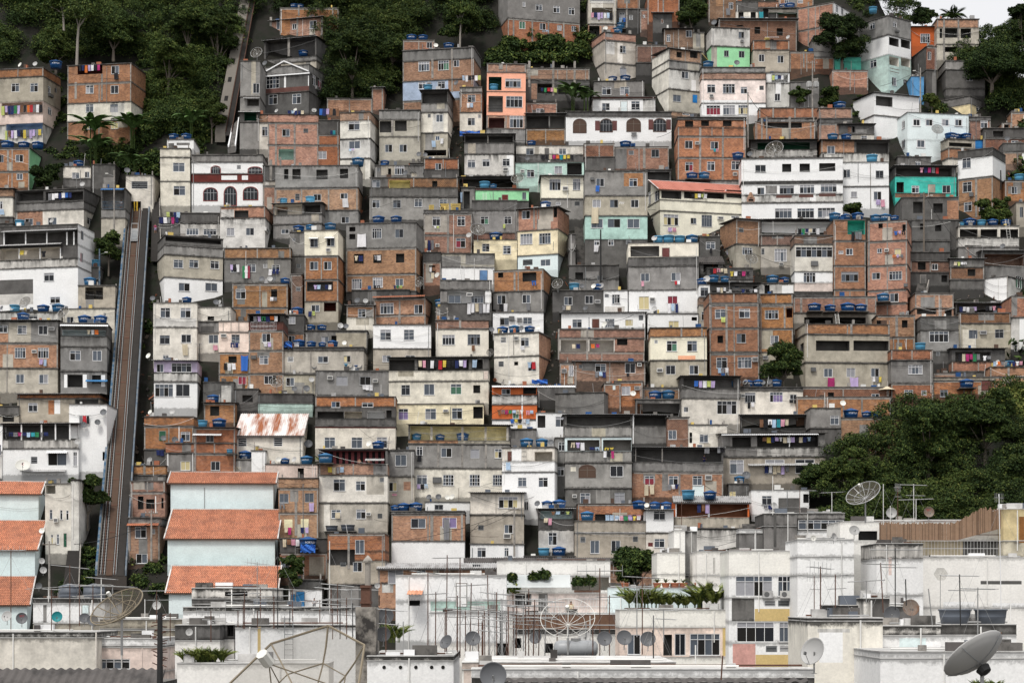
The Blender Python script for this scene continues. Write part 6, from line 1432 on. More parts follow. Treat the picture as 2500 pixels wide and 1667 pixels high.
for a in [((2, 4), 955, 1480, 310, 83, 5, 8, 'dish_dark', 'largest dark solid dish at the bottom edge of the picture'), ((2, 4), 427, 1100, 172, 120, -40, 25, 'dish_dark', 'dark dish leaning left at the corner of the black roof'),
  ((2, 4), 723, 1060, 178, 125, 8, 22, 'dish_dark', 'round dark dish right of the black roof corner'), ((2, 4), 1450, 1050, 150, 128, -25, 20, 'dish_dark', 'dark dish half hidden behind pipes left of the steel tank'),
  ((2, 4), 2000, 1040, 150, 122, 10, 20, 'dish_grey', 'grey dish behind the white wire dish'), ((2, 4), 2232, 1062, 175, 120, 5, 20, 'dish_dark', 'dark dish beside the thick post right of the steel tank'),
  ((3, 4), 112, 1050, 180, 118, 5, 18, 'dish_dark', 'dark dish before the glass doors of the pink cream apartment'), ((3, 4), 385, 1065, 178, 118, -5, 18, 'dish_dark', 'dark dish beside the capped vent pipe'),
  ((3, 4), 2290, 1210, 330, 96, -48, 20, 'dish_grey', 'large grey dish facing left beside the speckled cream wall'), ((4, 4), 1045, 705, 195, 118.6, 5, 12, 'dish_rust', 'rusty round dish in front of the black stained rooftop box'),
  ((4, 4), 832, 778, 185, 118, -8, 14, 'dish_dark', 'dark round dish left of the rusty dish'), ((4, 3), 828, 1183, 122, 168, -6, 10, 'dish_grey', 'grey round dish before the dark grove right of the lattice dish'),
  ((4, 3), 400, 1385, 122, 165, 5, 25, 'dish_grey', 'grey dish beside the dark opening on the bamboo terrace'), ((4, 3), 165, 1460, 100, 165, 45, 10, 'dish_grey', 'grey dish turned aside on the stained white wall'),
  ((0, 4), 82, 805, 128, 140, -15, 25, 'dish_grey', 'grey dish at the lower left corner before the pale blue wall'), ((0, 4), 655, 808, 124, 140, 5, 15, 'dish_teal', 'bright teal dish on the beige wall rim'),
  ((0, 4), 967, 825, 122, 143, 5, 25, 'dish_dark', 'dark dish behind its overlapping twin at bottom left'), ((0, 4), 1060, 850, 130, 140, 15, 20, 'dish_dark', 'dark dish overlapping its twin at bottom left'),
  ((0, 4), 478, 170, 72, 200, 20, 15, 'dish_grey', 'upper of two small dishes on the side of the pale blue building'), ((0, 4), 495, 275, 80, 200, 20, 15, 'dish_grey', 'lower of two small dishes on the side of the pale blue building'),
  ((0, 4), 445, 455, 75, 198, 10, 10, 'dish_dark', 'small dark dish left of the grey roof tanks'), ((0, 4), 1800, 680, 102, 160, -10, 15, 'dish_grey', 'grey dish below the fishbone aerial at lower left'), ((0, 4), 2170, 985, 84, 138.5, 0, 15, 'dish_grey', 'small pale dish against the black stained rim'),
  ((1, 4), 2075, 800, 188, 124, -6, 12, 'dish_dark', 'upper dark dish right of the sooty chimney'), ((1, 4), 2045, 1010, 176, 122, -6, 12, 'dish_dark', 'lower dark dish right of the sooty chimney'),
  ((1, 4), 1978, 452, 66, 230, 0, 10, 'dish_grey', 'small grey dish on the dark wall behind the vent cowl'), ((3, 4), 1160, 480, 80, 187, 20, 10, 'dish_white', 'white round dish top poking above the tallest palm'), ((3, 3), 2280, 1470, 66, 166, 0, 10, 'dish_white', 'small pale dish at the left of the bamboo terrace roof')]:
    big_dish(D_[(a[7], 0)], *a[:7], a[8])
big_dish(SKY, (4, 3), 1255, 1172, 122, 168, 6, 8, 'reddish grey dish with red letters behind the bamboo fence'); big_dish(SKYD, (0, 4), 250, 825, 132, 140, 8, 12, 'dark dish with red letters at the lower left corner')
Yc = Yh(nat((0, 3), 0, 760)[1]); big_dish(CD, (0, 3), 260, 645, 172, Yc-1.5, 12, 40, 'white dish with a letter on it before the streaked balcony house')
big_dish(D_[('dish_grey', 0)], (4, 4), 1800, 1275, 780, 55, 0, 0, 'very large tilted grey dish at the lower right corner')
BD = [o for o in bpy.data.objects if o.get('label', '').startswith('very large tilted')][0]
for c in BD.children:
    if c.name.startswith(('reflector', 'feed')): c.matrix_local = Matrix.Translation((0, 0, .75))@ndir((-.45, .52, .74))@Matrix.Translation((0, 0, -.08))@Matrix.Scale(1 if c.name.startswith('ref') else .45, 4)
    if c.name.startswith('mast'): c.location = (.09, 0, -.16)
b = MB(); b.lathe([(0, -.1), (.09, -.09), (.11, 0), (.05, .03), (0, .03)], 'wire', 12); o = b.build('mount_hub', BD); o.matrix_local = Matrix.Translation((.09, .0, .6))@ndir((-.45, .52, .74))
for i in range(4):
    b = MB(); a_ = i*math.pi/2+.35; b.tube([(q*math.cos(a_), q*math.sin(a_), q*q*.62-.016) for q in (.04, .15, .25, .35, .45, .5)], .006, 'slat_grey', 4); o = b.build('panel_seam', BD); o.matrix_local = Matrix.Translation((0, 0, .75))@ndir((-.45, .52, .74))@Matrix.Translation((0, 0, -.08))
def mesh_dish(label, t, x, y, w, Y, nrm, rim='metal', skin='mesh_dark', ribs=12, mast=1.0, sides=36, rr=.012, skin_on=True):
    r = empty('mesh_dish'); k = w*Y/F/K; Mo = ndir(nrm)
    dep = .75
    def P(q, a): return Mo@Vector((.5*q*math.cos(a), .5*q*math.sin(a), dep*.25*q*q))
    b = MB(); b.tube([P(1, 2*math.pi*i/sides) for i in range(sides+1)], rr, rim, 5); b.build('rim', r); b = MB(); b.tube([P(.62, 2*math.pi*i/sides) for i in range(sides+1)], rr*.55, rim, 4); b.build('inner_ring', r)
    for i in range(ribs):
        b = MB(); b.tube([P(q/5, 2*math.pi*i/ribs) for q in range(6)], rr*.8, rim, 4); b.build('rib', r)
    if skin_on:
        b = MB()
        for i in range(sides):
            for j in range(5):
                a, c = 2*math.pi*i/sides, 2*math.pi*(i+1)/sides; q0, q1 = j/5, (j+1)/5
                pts = [P(q0, a), P(q0, c), P(q1, c), P(q1, a)] if j else [P(q1, a), P(0, a), P(q1, c)]
                b.quad(pts, skin)
        b.build('mesh_skin', r)
    b = MB()
    f_ = Mo@Vector((0, 0, .42))
    for i in range(3): b.tube([P(.55, i*2.094+.5), f_], rr*.5, rim, 4)
    b.build('feed_strut', r); b = MB(); b.tube([f_, f_*1.2], .035, 'dish_white', 8); b.build('feed_horn', r)
    b = MB(); b.tube([(0, 0, 0), (0, 0, -.35-mast)], .022, 'metal', 7); b.build('mast', r)
    r.matrix_world = Matrix.Translation(at(t, x, y, Y))@Matrix.Scale(k, 4); tag(r, label, 'satellite dish', 'lattice dishes on the roofs')
mesh_dish('huge beige faceted mesh dish filling the bottom left centre', (1, 4), 1150, 1900, 2000, 52, (-.42, -.6, .68), 'mesh_rim', 'mesh_beige', 8, .6, 8, .0075)
mesh_dish('brown mesh dish on a pole at the lower left', (0, 4), 1395, 785, 660, 135, (-.38, -.5, .78), 'mesh_rim', 'mesh_dark', 12, .35)
mesh_dish('white wire frame dish above the steel tank at bottom centre', (2, 4), 1815, 900, 620, 121, (-.05, -.72, .7), 'mesh_white', 'mesh_beige', 12, .2, 36, .006, False)
mesh_dish('dark lattice dish on the roof before the grove', (4, 3), 530, 1010, 410, 166, (-.45, -.5, .74), 'metal', 'mesh_dark', 12, .35)
mesh_dish('pale hexagonal mesh dish against the broad grey wall', (4, 4), 1388, 325, 165, 170, (0, -.97, .25), 'mesh_white', 'mesh_beige', 6, 2.0, 6)
for (t, x, y, w, tilt, lab) in [((3, 1), 1840, 165, 210, 30, 'lattice dish on the mouldy terrace under the tin canopy'), ((2, 1), 1240, 500, 145, 30, 'thin wire dish left of the soft mint house'), ((2, 1), 780, 1090, 180, 35, 'slanted wire dish beside the pale yellow house'), ((1, 2), 825, 1262, 150, 30, 'grey wire dish left of the tan house'),
   ((2, 2), 125, 110, 115, 10, 'dark wire dish above the brick house corner'), ((3, 1), 1560, 1415, 150, 30, 'pale wire dish before the tan house window'), ((0, 2), 300, 350, 150, 30, 'white wire dish among tanks at the left edge'), ((2, 2), 925, 915, 85, 10, 'wire dish beside the cream house with wide windows'), ((4, 0), 1350, 1500, 140, 30, 'wire dish in front of the pale blue house'), ((1, 0), 600, 620, 140, 25, 'large wire dish left of the open dark terrace'), ((2, 1), 1700, 1700, 130, 25, 'wire dish among the satellite dishes of the white low house'), ((0, 2), 740, 470, 150, 35, 'pale wire dish leaning behind the white tin awning')]:
    mesh_dish(lab, t, x, y, w, Yh(nat(t, x, y)[1])-6, (rnd.uniform(-.6, .3), -1, math.tan(math.radians(tilt))), 'metal', 'mesh_dark', 10, .3, 24, .014)
# bamboo screen on the roof terrace
r = empty('bamboo_fence', loc=at((4, 4), 690, -68, 187)); tag(r, 'ragged brown bamboo fence on the roof terrace at right', 'fence'); b = MB(); k = 187/F/K; x = 0; rg = random.Random(5)
while x < 1415:
    top = 200 if x < 860 else 200+(x-860)*.55 if x < 1150 else 360+rg.uniform(-15, 15)
    bot = 0 if x < 880 else (x-880)*.27
    h = top+rg.uniform(-16, 14); b.obox((x*k, rg.uniform(-.03, .03), bot*k), (9*k, 0, 0), (0, .06, 0), (0, 0, (h-bot)*k), rg.choice(['bamboo', 'bamboo', 'bamboo_dark'])); x += 10
b.build('cane_screen', r); b = MB(); b.box(0, 1415*k, .07, .15, 60*k, 70*k, 'brown_wood'); b.build('back_rail', r)
# ---------------------------------------------------------------- TV aerials
def aerial(label, t, x, yb, yt, Y, bw, style=0, mat='rust', lean=0.0, seed=0, yb2=None):
    r = empty('tv_aerial', loc=at(t, x, yb, Y)); k = Y/F/K; h = (yb-yt)*k; w = bw*k; rg = random.Random(seed)
    b = MB(); b.tube([(0, 0, -.2), (lean*h, 0, h)], .035 if Y < 260 else .05, mat, 5); b.build('mast', r)
    if bw:
        az = rg.uniform(-.35, .35); dx = Vector((math.cos(az), math.sin(az), rg.uniform(-.12, .06))); dy = Vector((-math.sin(az), math.cos(az), 0)); o = Vector((lean*h, 0, h*(.97 if style != 2 else .9)))
        b = MB(); b.tube([o-dx*w*.5, o+dx*w*.5], .03, 'metal', 4)
        n = 9 if style == 0 else 6
        for i in range(n):
            c = o+dx*w*(i/(n-1)-.5); l = .75*(.55+.45*i/(n-1)) if style == 0 else .5
            if style == 1: b.tube([c-Vector((0, 0, .35)), c+Vector((0, 0, .35))], .014, 'metal', 3)
            b.tube([c-dy*l, c+dy*l], .014, 'metal', 3)
        b.build('boom', r)
        if style == 2 or rg.random() < .35:
            b = MB(); o2 = o-Vector((0, 0, min(1.2, h*.3))); b.tube([o2-dx*w*.3, o2+dx*w*.42], .026, 'metal', 4)
            for i in range(6): c = o2+dx*w*(i/7-.28); b.tube([c-dy*.4, c+dy*.4], .013, 'metal', 3)
            b.build('lower_boom', r)
    if Y < 180 and h > 2:
        for s in (-1, 1):
            b = MB(); b.tube([(lean*h*.9, 0, h*.9), (s*h*rg.uniform(.25, .5), rg.uniform(-.4, .4), -.1)], .008, 'metal', 3); b.build('guy_wire', r)
    tag(r, label, 'tv aerial', 'TV aerials over the foreground roofs'); return r
C2 = 'thin rusty aerial mast in the crowded cluster at the bottom centre'; C1 = 'rusty aerial mast on the long white wall roof at lower left'; C4 = 'dark aerial mast on the roofs below the bamboo terrace'; C0 = 'thin aerial mast on the rooftops at the bottom left corner'
AER = [((2,4),420,1200,100,130,330,0,'rust',.01,C2),((2,4),578,1240,130,132,0,0,'rust',0,C2),((2,4),690,1290,420,128,360,0,'rust',.02,C2),((2,4),910,1190,330,134,320,0,'rust',-.02,C2),((2,4),978,1240,520,134,330,1,'metal',0,C2),((2,4),1130,1560,690,118,0,0,'rust',0,C2),((2,4),1040,1080,740,136,420,0,'wire',0,'thick dark vent pipe among the bottom centre aerials'),
 ((2,4),790,1240,740,126,0,0,'rust',0,C2),((2,4),640,1240,720,130,430,1,'rust',0,C2),((2,4),1305,1320,610,122,620,2,'metal',0,'tall grey pole carrying the most tangled aerials'),((2,4),1365,1320,490,124,300,0,'rust',0,C2),((2,4),1420,1200,780,126,0,0,'wire',0,C2),((2,4),2100,1300,890,121,500,0,'rust',0,C2),((2,4),2180,1270,250,124,520,1,'rust',0,'tall aerial mast with many rods before the penthouse'),((2,4),2290,1240,560,124,300,0,'rust',0,'aerial mast with blue clips beside the penthouse railing'),
 ((2,4),210,1100,280,128,400,0,'rust',0,C2),((2,4),1690,1080,760,130,320,1,'rust',0,C2),((2,4),2020,1280,860,122,0,0,'metal',0,C2),((2,4),830,1240,870,127,0,0,'rust',0,C2),
 ((1,4),380,890,740,138,0,0,'rust',0,C1),((1,4),605,900,740,138,0,0,'rust',0,'rusted vent pipe above the long rust streak'),((1,4),975,900,700,138,200,0,'wire',0,C1),((1,4),440,910,640,139,430,0,'rust',0,C1),((1,4),835,910,20,139,0,0,'wire',0,'tall thin dark pole before the orange tiled roofs'),((1,4),790,910,560,139,330,0,'rust',0,C1),((1,4),1465,1030,700,134,500,0,'rust',0,C1),((1,4),1550,1030,660,134,560,0,'wire',.0,C1),((1,4),1625,1030,590,134,480,0,'rust',0,C1),((1,4),1430,1030,-60,150,0,0,'pipe_white',0,'tall slender white pole beside the black stained wall'),((1,4),1695,1030,650,133,0,0,'wire',0,'dark vent pipe with cowl left of the sooty chimney'),((1,4),70,1060,740,138,330,1,'rust',0,C1),((1,4),600,720,180,160,250,1,'metal',0,'white aerial on the stepped roof before the orange tiles'),((1,4),2075,1250,710,121,430,0,'rust',0,'aerial crossing the two dark dishes right of the chimney'),((1,4),2275,1180,860,121,0,0,'metal',0,C1),((1,4),1680,700,490,150,620,0,'metal',0,'wide double aerial left of the vent cowl'),
 ((0,4),125,960,20,150,330,1,'rust',0,C0),((0,4),555,610,470,160,520,0,'pipe_white',0,'white framed aerial left of the two grey tanks'),((0,4),800,930,215,145,430,0,'rust',0,C0),((0,4),590,930,480,145,200,0,'rust',0,C0),((0,4),910,880,430,144,300,0,'rust',0,C0),((0,4),1065,800,440,146,420,0,'rust',0,C0),((0,4),1160,600,360,158,340,0,'pipe_white',0,'white aerial mast right of the grey tanks'),((0,4),1660,780,605,155,0,0,'pipe_white',0,C0),((0,4),1795,850,500,150,380,0,'rust',0,'fishbone aerial pointing right below the orange tiles'),((0,4),1950,1050,760,141,0,0,'rust',0,C0),((0,4),1290,770,450,150,520,0,'metal',0,'long thin aerial crossing the foot of the track'),
 ((3,4),320,1200,330,125,420,0,'rust',0,'dark aerial mast before the broad green tree'),((3,4),455,1490,960,110,0,0,'wire',-.03,'dark leaning rod beside the capped vent pipe'),((3,4),448,1250,790,118,0,0,'dish_dark',0,'capped dark vent pipe beside the dark dish'),((3,4),565,1060,720,122,330,0,'metal',0,'thin aerial crossing the pink cream apartment'),((3,4),258,1000,460,124,300,1,'metal',0,C2),((3,4),2290,800,340,150,160,1,'rust',0,C4),((3,4),930,1400,1130,100,0,0,'pipe_white',0,'short white pole before the curtained window'),((3,4),1220,1520,1250,88,0,0,'rust',.08,'short rusty leaning rod at the bottom edge'),
 ((4,4),15,820,230,114,260,1,'rust',0,C4),((4,4),185,820,320,114,280,0,'rust',0,C4),((4,4),735,720,190,117,360,0,'rust',-.06,'leaning dark aerial mast above the stained rooftop box'),((4,4),872,690,20,117,560,0,'wire',0,'tall dark aerial mast in front of the white wall block'),((4,4),998,640,375,117,0,0,'wire',-.03,C4),((4,4),540,600,390,116,420,0,'metal',0,C4),((4,4),1620,880,320,113,430,0,'wire',-.02,'dark aerial mast in front of the two grey tubs'),((4,4),1818,1050,470,108,400,0,'metal',0,'white braced aerial mast between the grey tubs'),((4,4),1300,880,485,114,0,0,'metal',-.12,'grey pole leaning left of the grey tubs'),((4,4),2090,900,-600,150,90,1,'frame_white',-.02,'tallest white pole rising in front of the grove'),((4,4),2195,820,610,112,0,0,'pipe_white',0,C4),
 ((4,3),735,1290,850,172,0,0,'pipe_white',0,'white pole right of the dark lattice dish'),((4,3),1083,1250,850,172,300,0,'pipe_white',0,'tall white T shaped aerial before the grove'),((4,3),1110,1240,1020,171,390,0,'pipe_white',0,'lower white aerial behind the white roof block'),((4,3),145,1160,940,176,260,0,'pipe_white',0,'white aerial at the left of the grove'),((4,3),900,1230,880,174,60,1,'rust',0,'rusty pole with forked tip before the grove'),((4,3),815,1270,1100,167,0,0,'pipe_white',0,'white stub pole crossing the grey round dish'),
 ((3,3),1815,1180,760,200,0,0,'pipe_white',0,'pale pole before the white stained house with purple curtain'),((3,3),2125,1160,920,198,380,0,'rust',0,'rusty aerial with long white boom by the hedge'),((3,3),770,1350,1050,215,0,0,'rust',0,'rust stained pole before the orange verandah'),((1,3),2090,430,360,282,120,0,'metal',0,'small aerial beside the tank on the red striped house'),((1,2),2285,1000,810,300,70,1,'wire',0,'ladder like aerial right of the white stained house with teal towel') if False else ((0,2),2285,1000,810,300,70,1,'wire',0,'ladder like aerial right of the white stained house with teal towel')]
rg = random.Random(31)
for i in range(20): AER.append(((2, 4), rg.uniform(280, 1560), 1240, rg.uniform(480, 860), rg.uniform(118, 136), rg.choice([260, 340, 420, 480]), rg.choice([0, 0, 1, 2]), rg.choice(['rust', 'metal', 'rust']), rg.uniform(-.02, .03), C2))
for i in range(7): AER.append(((1, 4), rg.uniform(300, 1600), 910, rg.uniform(420, 680), rg.uniform(136, 150), rg.choice([260, 380, 460]), 0, 'rust', 0.0, C1))
for i, a in enumerate(AER): aerial(a[9], *a[:5], a[5], a[6], a[7], a[8], seed=i)
r = empty('ribbed_post', loc=at((0, 4), 1832, 1395, 118)); tag(r, 'thick blackened post with ragged spines beside the low pink building', 'post'); k = 118/F/K; b = MB(); b.tube([(0, 0, -1), (0, 0, 640*k)], .19, 'wire', 9, .15); b.build('shaft', r); rg = random.Random(3)
for i in range(26): b = MB(); z = 640*k*(i+1)/28; s_ = rg.choice((-1, 1)); b.tube([(0, 0, z), (s_*rg.uniform(.3, .5), rg.uniform(-.2, .2), z+rg.uniform(-.15, .25))], .03, 'rust', 4); b.build('spine', r)
# ---------------------------------------------------------------- utility poles, lamps and cables
PT = {}
def pole(key, label, t, x, yb, yt, fw=-3, arms=1, lamp=0, mat='c'):
    p = TB(t, x, yb, fw); k = p.y/F/K; h = (yb-yt)*k; r = empty('utility_pole', loc=p); tag(r, label, 'utility pole', 'poles between the houses')
    b = MB(); b.tube([(0, 0, -2), (0, 0, h)], .16, mat, 8, .11); b.build('shaft', r)
    for i in range(arms):
        b = MB(); b.box(-.9, .9, -.06, .06, h-.5-i*1.1, h-.38-i*1.1, 'trunk'); 
        for q in (-.8, -.3, .3, .8): b.tube([(q, 0, h-.38-i*1.1), (q, 0, h-.15-i*1.1)], .05, 'dish_grey', 6)
        b.build('crossarm', r)
    if lamp:
        b = MB(); b.tube([(0, 0, h-1), (lamp*1.2, -.3, h-.6)], .03, 'metal', 5); b.build('lamp_arm', r); b = MB(); b.box(lamp*1.2-.25, lamp*1.2+.25, -.42, -.2, h-.68, h-.55, 'dish_white'); b.build('lamp_head', r)
    PT[key] = p+Vector((0, 0, h-.3)); return r
pole('a', 'grey power pole with two transformers right of the narrow white house', (3, 0), 2270, 1240, 700, -3, 1); pole('b', 'dark pole in front of the pale mint storey', (2, 1), 2190, 1568, 1070, -5, 0, mat='wire')
pole('c', 'concrete pole before the blue roofed terrace', (0, 1), 1308, 1180, 390, -5, 0, -1); pole('d', 'weathered power pole before the brick house by the stair', (0, 3), 1735, 1568, 1150, -4, 1)
pole('e', 'concrete pole before the cream creeper house', (2, 3), 1200, 1520, 1110, -4, 1, mat='c'); pole('f', 'leaning brown pole before the turquoise house', (4, 1), 1200, 1200, 640, -5, 0, 1, mat='trunk')
pole('g', 'pole with street lamp beside the mint balcony house', (4, 0), 1160, 1230, 780, -4, 0, -1); pole('h', 'pale pole in front of the pale pink house', (3, 0), 1530, 1568, 1060, -5, 0); pole('i', 'thin blue grey lamp post by the track with a light blue tank', (0, 1), 1140, 1568, 1290, -3, 0, 1, mat='blue_paint')
pole('j', 'concrete pole on the left side behind the rooftop aerials', (0, 4), 565, 440, -60, -20, 1); pole('k', 'dark street pole at the upper right corner house', (4, 1), 2080, 480, 390, -4, 0, mat='wire')
p = PT['a']; 
for s, lab in ((-1, 'left grey transformer on the power pole right of the narrow white house'), (1, 'right grey transformer on the power pole right of the narrow white house')):
    r = empty('transformer', loc=p+Vector((s*.62, -.1, -4.6))); tag(r, lab, 'transformer', 'pole transformers'); b = MB(); b.lathe([(0, 0), (.42, 0), (.45, .1), (.45, .95), (.4, 1.05), (0, 1.05)], 'dish_grey', 14); weld(b.build('drum', r))
    for q in range(8):
        b = MB(); b.obox((.44*math.cos(q*.785), .44*math.sin(q*.785), .12), (.12*math.cos(q*.785), .12*math.sin(q*.785), 0), (-.03*math.sin(q*.785), .03*math.cos(q*.785), 0), (0, 0, .75), 'dish_grey'); b.build('cooling_fin', r)
def cable(label, A, B_, sag=.06, r=.022, mat='wire'):
    A, B_ = Vector(A), Vector(B_); d = (B_-A).length; b = MB()
    b.tube([A.lerp(B_, i/14)-Vector((0, 0, 4*sag*d*(i/14)*(1-i/14))) for i in range(15)], r, mat, 4); o = b.build('cable'); tag(o, label, 'cable', 'cables across the hillside')
def hq(t, x, y, fw=-4): return TB(t, x, y, fw)
cable('twin cable sagging from the brick house into the forest', hq((0, 0), 1500, 940, -2), hq((0, 0), 2150, 1400, -2)); cable('lower cable from the brick house towards the ramp', hq((0, 0), 1490, 930, -2), hq((0, 0), 2100, 1440, -2), .03)
cable('black cable rising to the pole at the streaked corner house', hq((4, 1), 1480, 770), PT['k'], .12, .035); cable('dark cable curling below the leaning brown pole', PT['f'], hq((4, 1), 1900, 1450), .1, .03); cable('dark cable from the leaning pole down to the left', hq((4, 1), 1120, 1060), hq((4, 1), 1290, 1150), .3, .03)
cable('power cable crossing before the red curtain brick house', hq((2, 3), -100, 1500, -8), PT['e'], .04, .03); cable('upper power cable before the cream creeper house', hq((2, 3), 640, 1400, -8), PT['e']+Vector((0, 0, -.5)), .03, .025)
cable('black cable crossing the foot of the track', hq((0, 3), 850, 1540, -8), hq((0, 3), 1730, 1290, -8), .05, .04); cable('yellowish cable slanting over the pale pink house', hq((3, 0), 1000, 610), hq((3, 0), 1300, 910), .02, .025, 'crate_yellow')
cable('thick dark cable drooping from the pole by the pale pink house', PT['h'], hq((3, 0), 1800, 1350), .12, .05); cable('cable from the concrete pole to the track station', PT['c'], hq((0, 1), 1730, 640, -6), .05, .02); cable('thin cable over the house with yellow porch', hq((1, 1), 1700, 900), hq((2, 1), 130, 610), .03, .018)
cable('long cable across the grey stained house', hq((1, 0), 2110, 1140, -2), hq((1, 0), 2400, 1230, -2), .04, .03); cable('cable running from the timber pole to the white walls on the right', hq((3, 3), 1150, 1568, -40), hq((3, 3), 1620, 1420, -40), .02, .02); cable('slack cable below the mint balcony house', hq((4, 0), 700, 990), PT['g'], .04, .03); cable('black cable over the pale blue house wall', hq((4, 1), 780, 50), hq((4, 1), 1280, 310), .06, .035)
rg = random.Random(77)
for i in range(70):                                   # the small service cables that hang between neighbouring houses
    xn, yn = rg.uniform(380, 2450), rg.uniform(230, 1330)
    if xn > 1990 and yn > 960: continue
    dx, dy = rg.uniform(35, 150)*rg.choice((-1, 1)), rg.uniform(-45, 30); Y0_ = Yh(max(yn, yn+dy)+25)-1.2
    f3 = lambda x, y: Vector(((x-CX)/F*Y0_, Y0_, (HZ-y)/F*Y0_))
    cable('thin black service cable strung between neighbouring houses', f3(xn, yn), f3(xn+dx, yn+dy), rg.uniform(.03, .1), rg.choice([.016, .02, .03]))
# ---------------------------------------------------------------- soot stained chimney, steel tank and small things
r = empty('chimney', loc=at((1, 4), 1848, 1245, 121)); tag(r, 'broad sooty masonry chimney with rusty collar and capped flue', 'chimney'); k = 121/F/K
b = MB(); b.box(-118*k, 118*k, -.2, 2.6, -6, 550*k, 'soot', True); b.build('stack', r); b = MB(); b.box(-62*k, 42*k, .2, 1.6, 550*k, 790*k, 'rust'); b.box(-70*k, 50*k, .1, 1.7, 590*k, 615*k, 'rust'); b.box(-70*k, 50*k, .1, 1.7, 770*k, 800*k, 'rust'); b.build('collar', r)
b = MB(); b.tube([(8*k, .9, 790*k), (8*k, .9, 1060*k)], 33*k, 'soot', 12); b.lathe([(0, 0)], 'soot') if False else None; b.build('flue', r)
b = MB(); b.lathe([(55*k, 1065*k), (55*k, 1085*k), (30*k, 1120*k), (0, 1150*k)], 'soot', 12); o = b.build('cowl', r); o.location = (8*k, .9, 0)
r = empty('steel_tank', loc=at((2, 4), 1905, 1270, 121.5)); tag(r, 'pale steel horizontal water tank under the wire frame dish', 'tank'); k = 121/F/K; b = MB(); R_ = 98*k
for i in range(12):
    pass
prof = [(0, -255*k), (R_*.55, -250*k), (R_*.85, -230*k), (R_, -190*k), (R_, 190*k), (R_*.85, 230*k), (R_*.55, 250*k), (0, 255*k)]
b.lathe(prof, 'frame_grey', 26); o = weld(b.build('barrel', r)); o.matrix_local = Matrix.Translation((0, 0, R_))@Matrix.Rotation(math.radians(90), 4, 'Y'); o.data.polygons.foreach_set('use_smooth', [True]*len(o.data.polygons))
for s in (-1, 1): b = MB(); b.box(s*150*k-.1, s*150*k+.1, -R_*.8, R_*.8, 0, R_*.5, 'slab'); b.build('saddle', r)
b = MB(); b.tube([(0, 0, 2*R_-.1), (0, 0, 2*R_+.12)], .3, 'metal', 12); b.build('hatch', r)
def ladder(label, A, B_, w, mat='metal', n=9):
    A, B_ = Vector(A), Vector(B_); r = empty('ladder', loc=A); tag(r, label, 'ladder'); d = B_-A; b = MB()
    for s in (-.5, .5): b.tube([(s*w, 0, 0), Vector((s*w, 0, 0))+d], .03, mat, 5)
    b.build('rail', r); b = MB()
    for i in range(n): q = (i+.5)/n; b.tube([Vector((-.5*w, 0, 0))+d*q, Vector((.5*w, 0, 0))+d*q], .022, mat, 4)
    b.build('rungs', r)
ladder('thin steel ladder on the rust streaked white wall', at((1, 4), 963, 1330, 139.7), at((1, 4), 963, 800, 139.7), 95*139.7/F/K, 'slat_grey'); 
def lad(label, t, x, y0, y1, dx, fw, mat='ac_white'):
    Y = Yh(nat(t, 0, y0)[1])+fw; ladder(label, at(t, x, y0, Y-.8), at(t, x+dx, y1, Y), .55, mat, 7)
lad('wooden ladder leaning on the long openings of the big beige house', (4, 2), 215, 585, 470, -15, -3.5); lad('aluminium ladder against the three wide openings', (4, 1), 2175, 1170, 950, -25, -12); lad('small white ladder on the bright green house', (2, 1), 860, 740, 650, 0, -2.6); lad('steel ladder beside the blue door terrace', (2, 1), 612, 1640, 1480, -10, -8, 'metal')
# crates, parasol, flag, barbecue, sheets
for i, (x, w, h, lab) in enumerate([(250, 55, 60, 'small stack of yellow crates at the left of the brick roof'), (400, 95, 75, 'largest stack of yellow crates on the brick roof'), (530, 110, 75, 'loose yellow crates at the right of the brick roof')]):
    Yq = Yh(nat((2, 1), 0, 1340)[1])+.5; r = empty('crate_stack', loc=at((2, 1), x, 846, Yq)+Vector((0, 0, .05))); tag(r, lab, 'crates', 'yellow crates on the brick roof'); k = Yq/F/K; n = 4
    for j in range(n): b = MB(); z = h*k*j/n; b.box(-w*k/2+rnd.uniform(-.08, .08), w*k/2, 0, .6, z, z+h*k/n-.04, 'crate_yellow'); b.box(-w*k/2+.1, w*k/2-.1, -.01, .0, z+.08, z+h*k/n-.12, 'brown_wood'); b.build('crate', r)
Yq = Yh(nat((4, 2), 0, 1430)[1])-.5; r = empty('parasol', loc=at((4, 2), 778, 1440, Yq)); tag(r, 'cream parasol on the mouldy brick terrace by the hedge', 'parasol'); k = Yq/F/K; b = MB(); b.tube([(0, 0, -.5), (0, 0, 120*k)], .03, 'pipe_white', 6); b.build('pole', r); b = MB(); b.lathe([(98*k, 98*k), (95*k, 103*k), (50*k, 118*k), (12*k, 138*k), (0, 142*k)], 'cloth_cream', 8); b.build('canopy', r)
Yq = Yh(nat((1, 1), 0, 1680)[1])-.35; k = Yq/F/K
r = empty('flag', loc=at((1, 1), 473, 1485, Yq)); tag(r, 'green white and maroon striped flag with emblem on the grey house', 'flag'); b = MB()
for i, m in enumerate(('cloth_green', 'cloth_white', 'curtain_red')):
    x0, x1 = (-42+i*29)*k, (-42+(i+1)*29)*k; b.quad([(x0, 0, -140*k), (x1, 0, -140*k), (x1, 0, 0), (x0, 0, 0)], m)
b.build('cloth', r); b = MB(); b.quad([(25*k*math.cos(i*math.pi/8)*(1 if i % 2 else .62), -.02, -60*k+25*k*math.sin(i*math.pi/8)*(1 if i % 2 else .62)) for i in range(16)], 'cloth_white'); b.build('emblem', r)
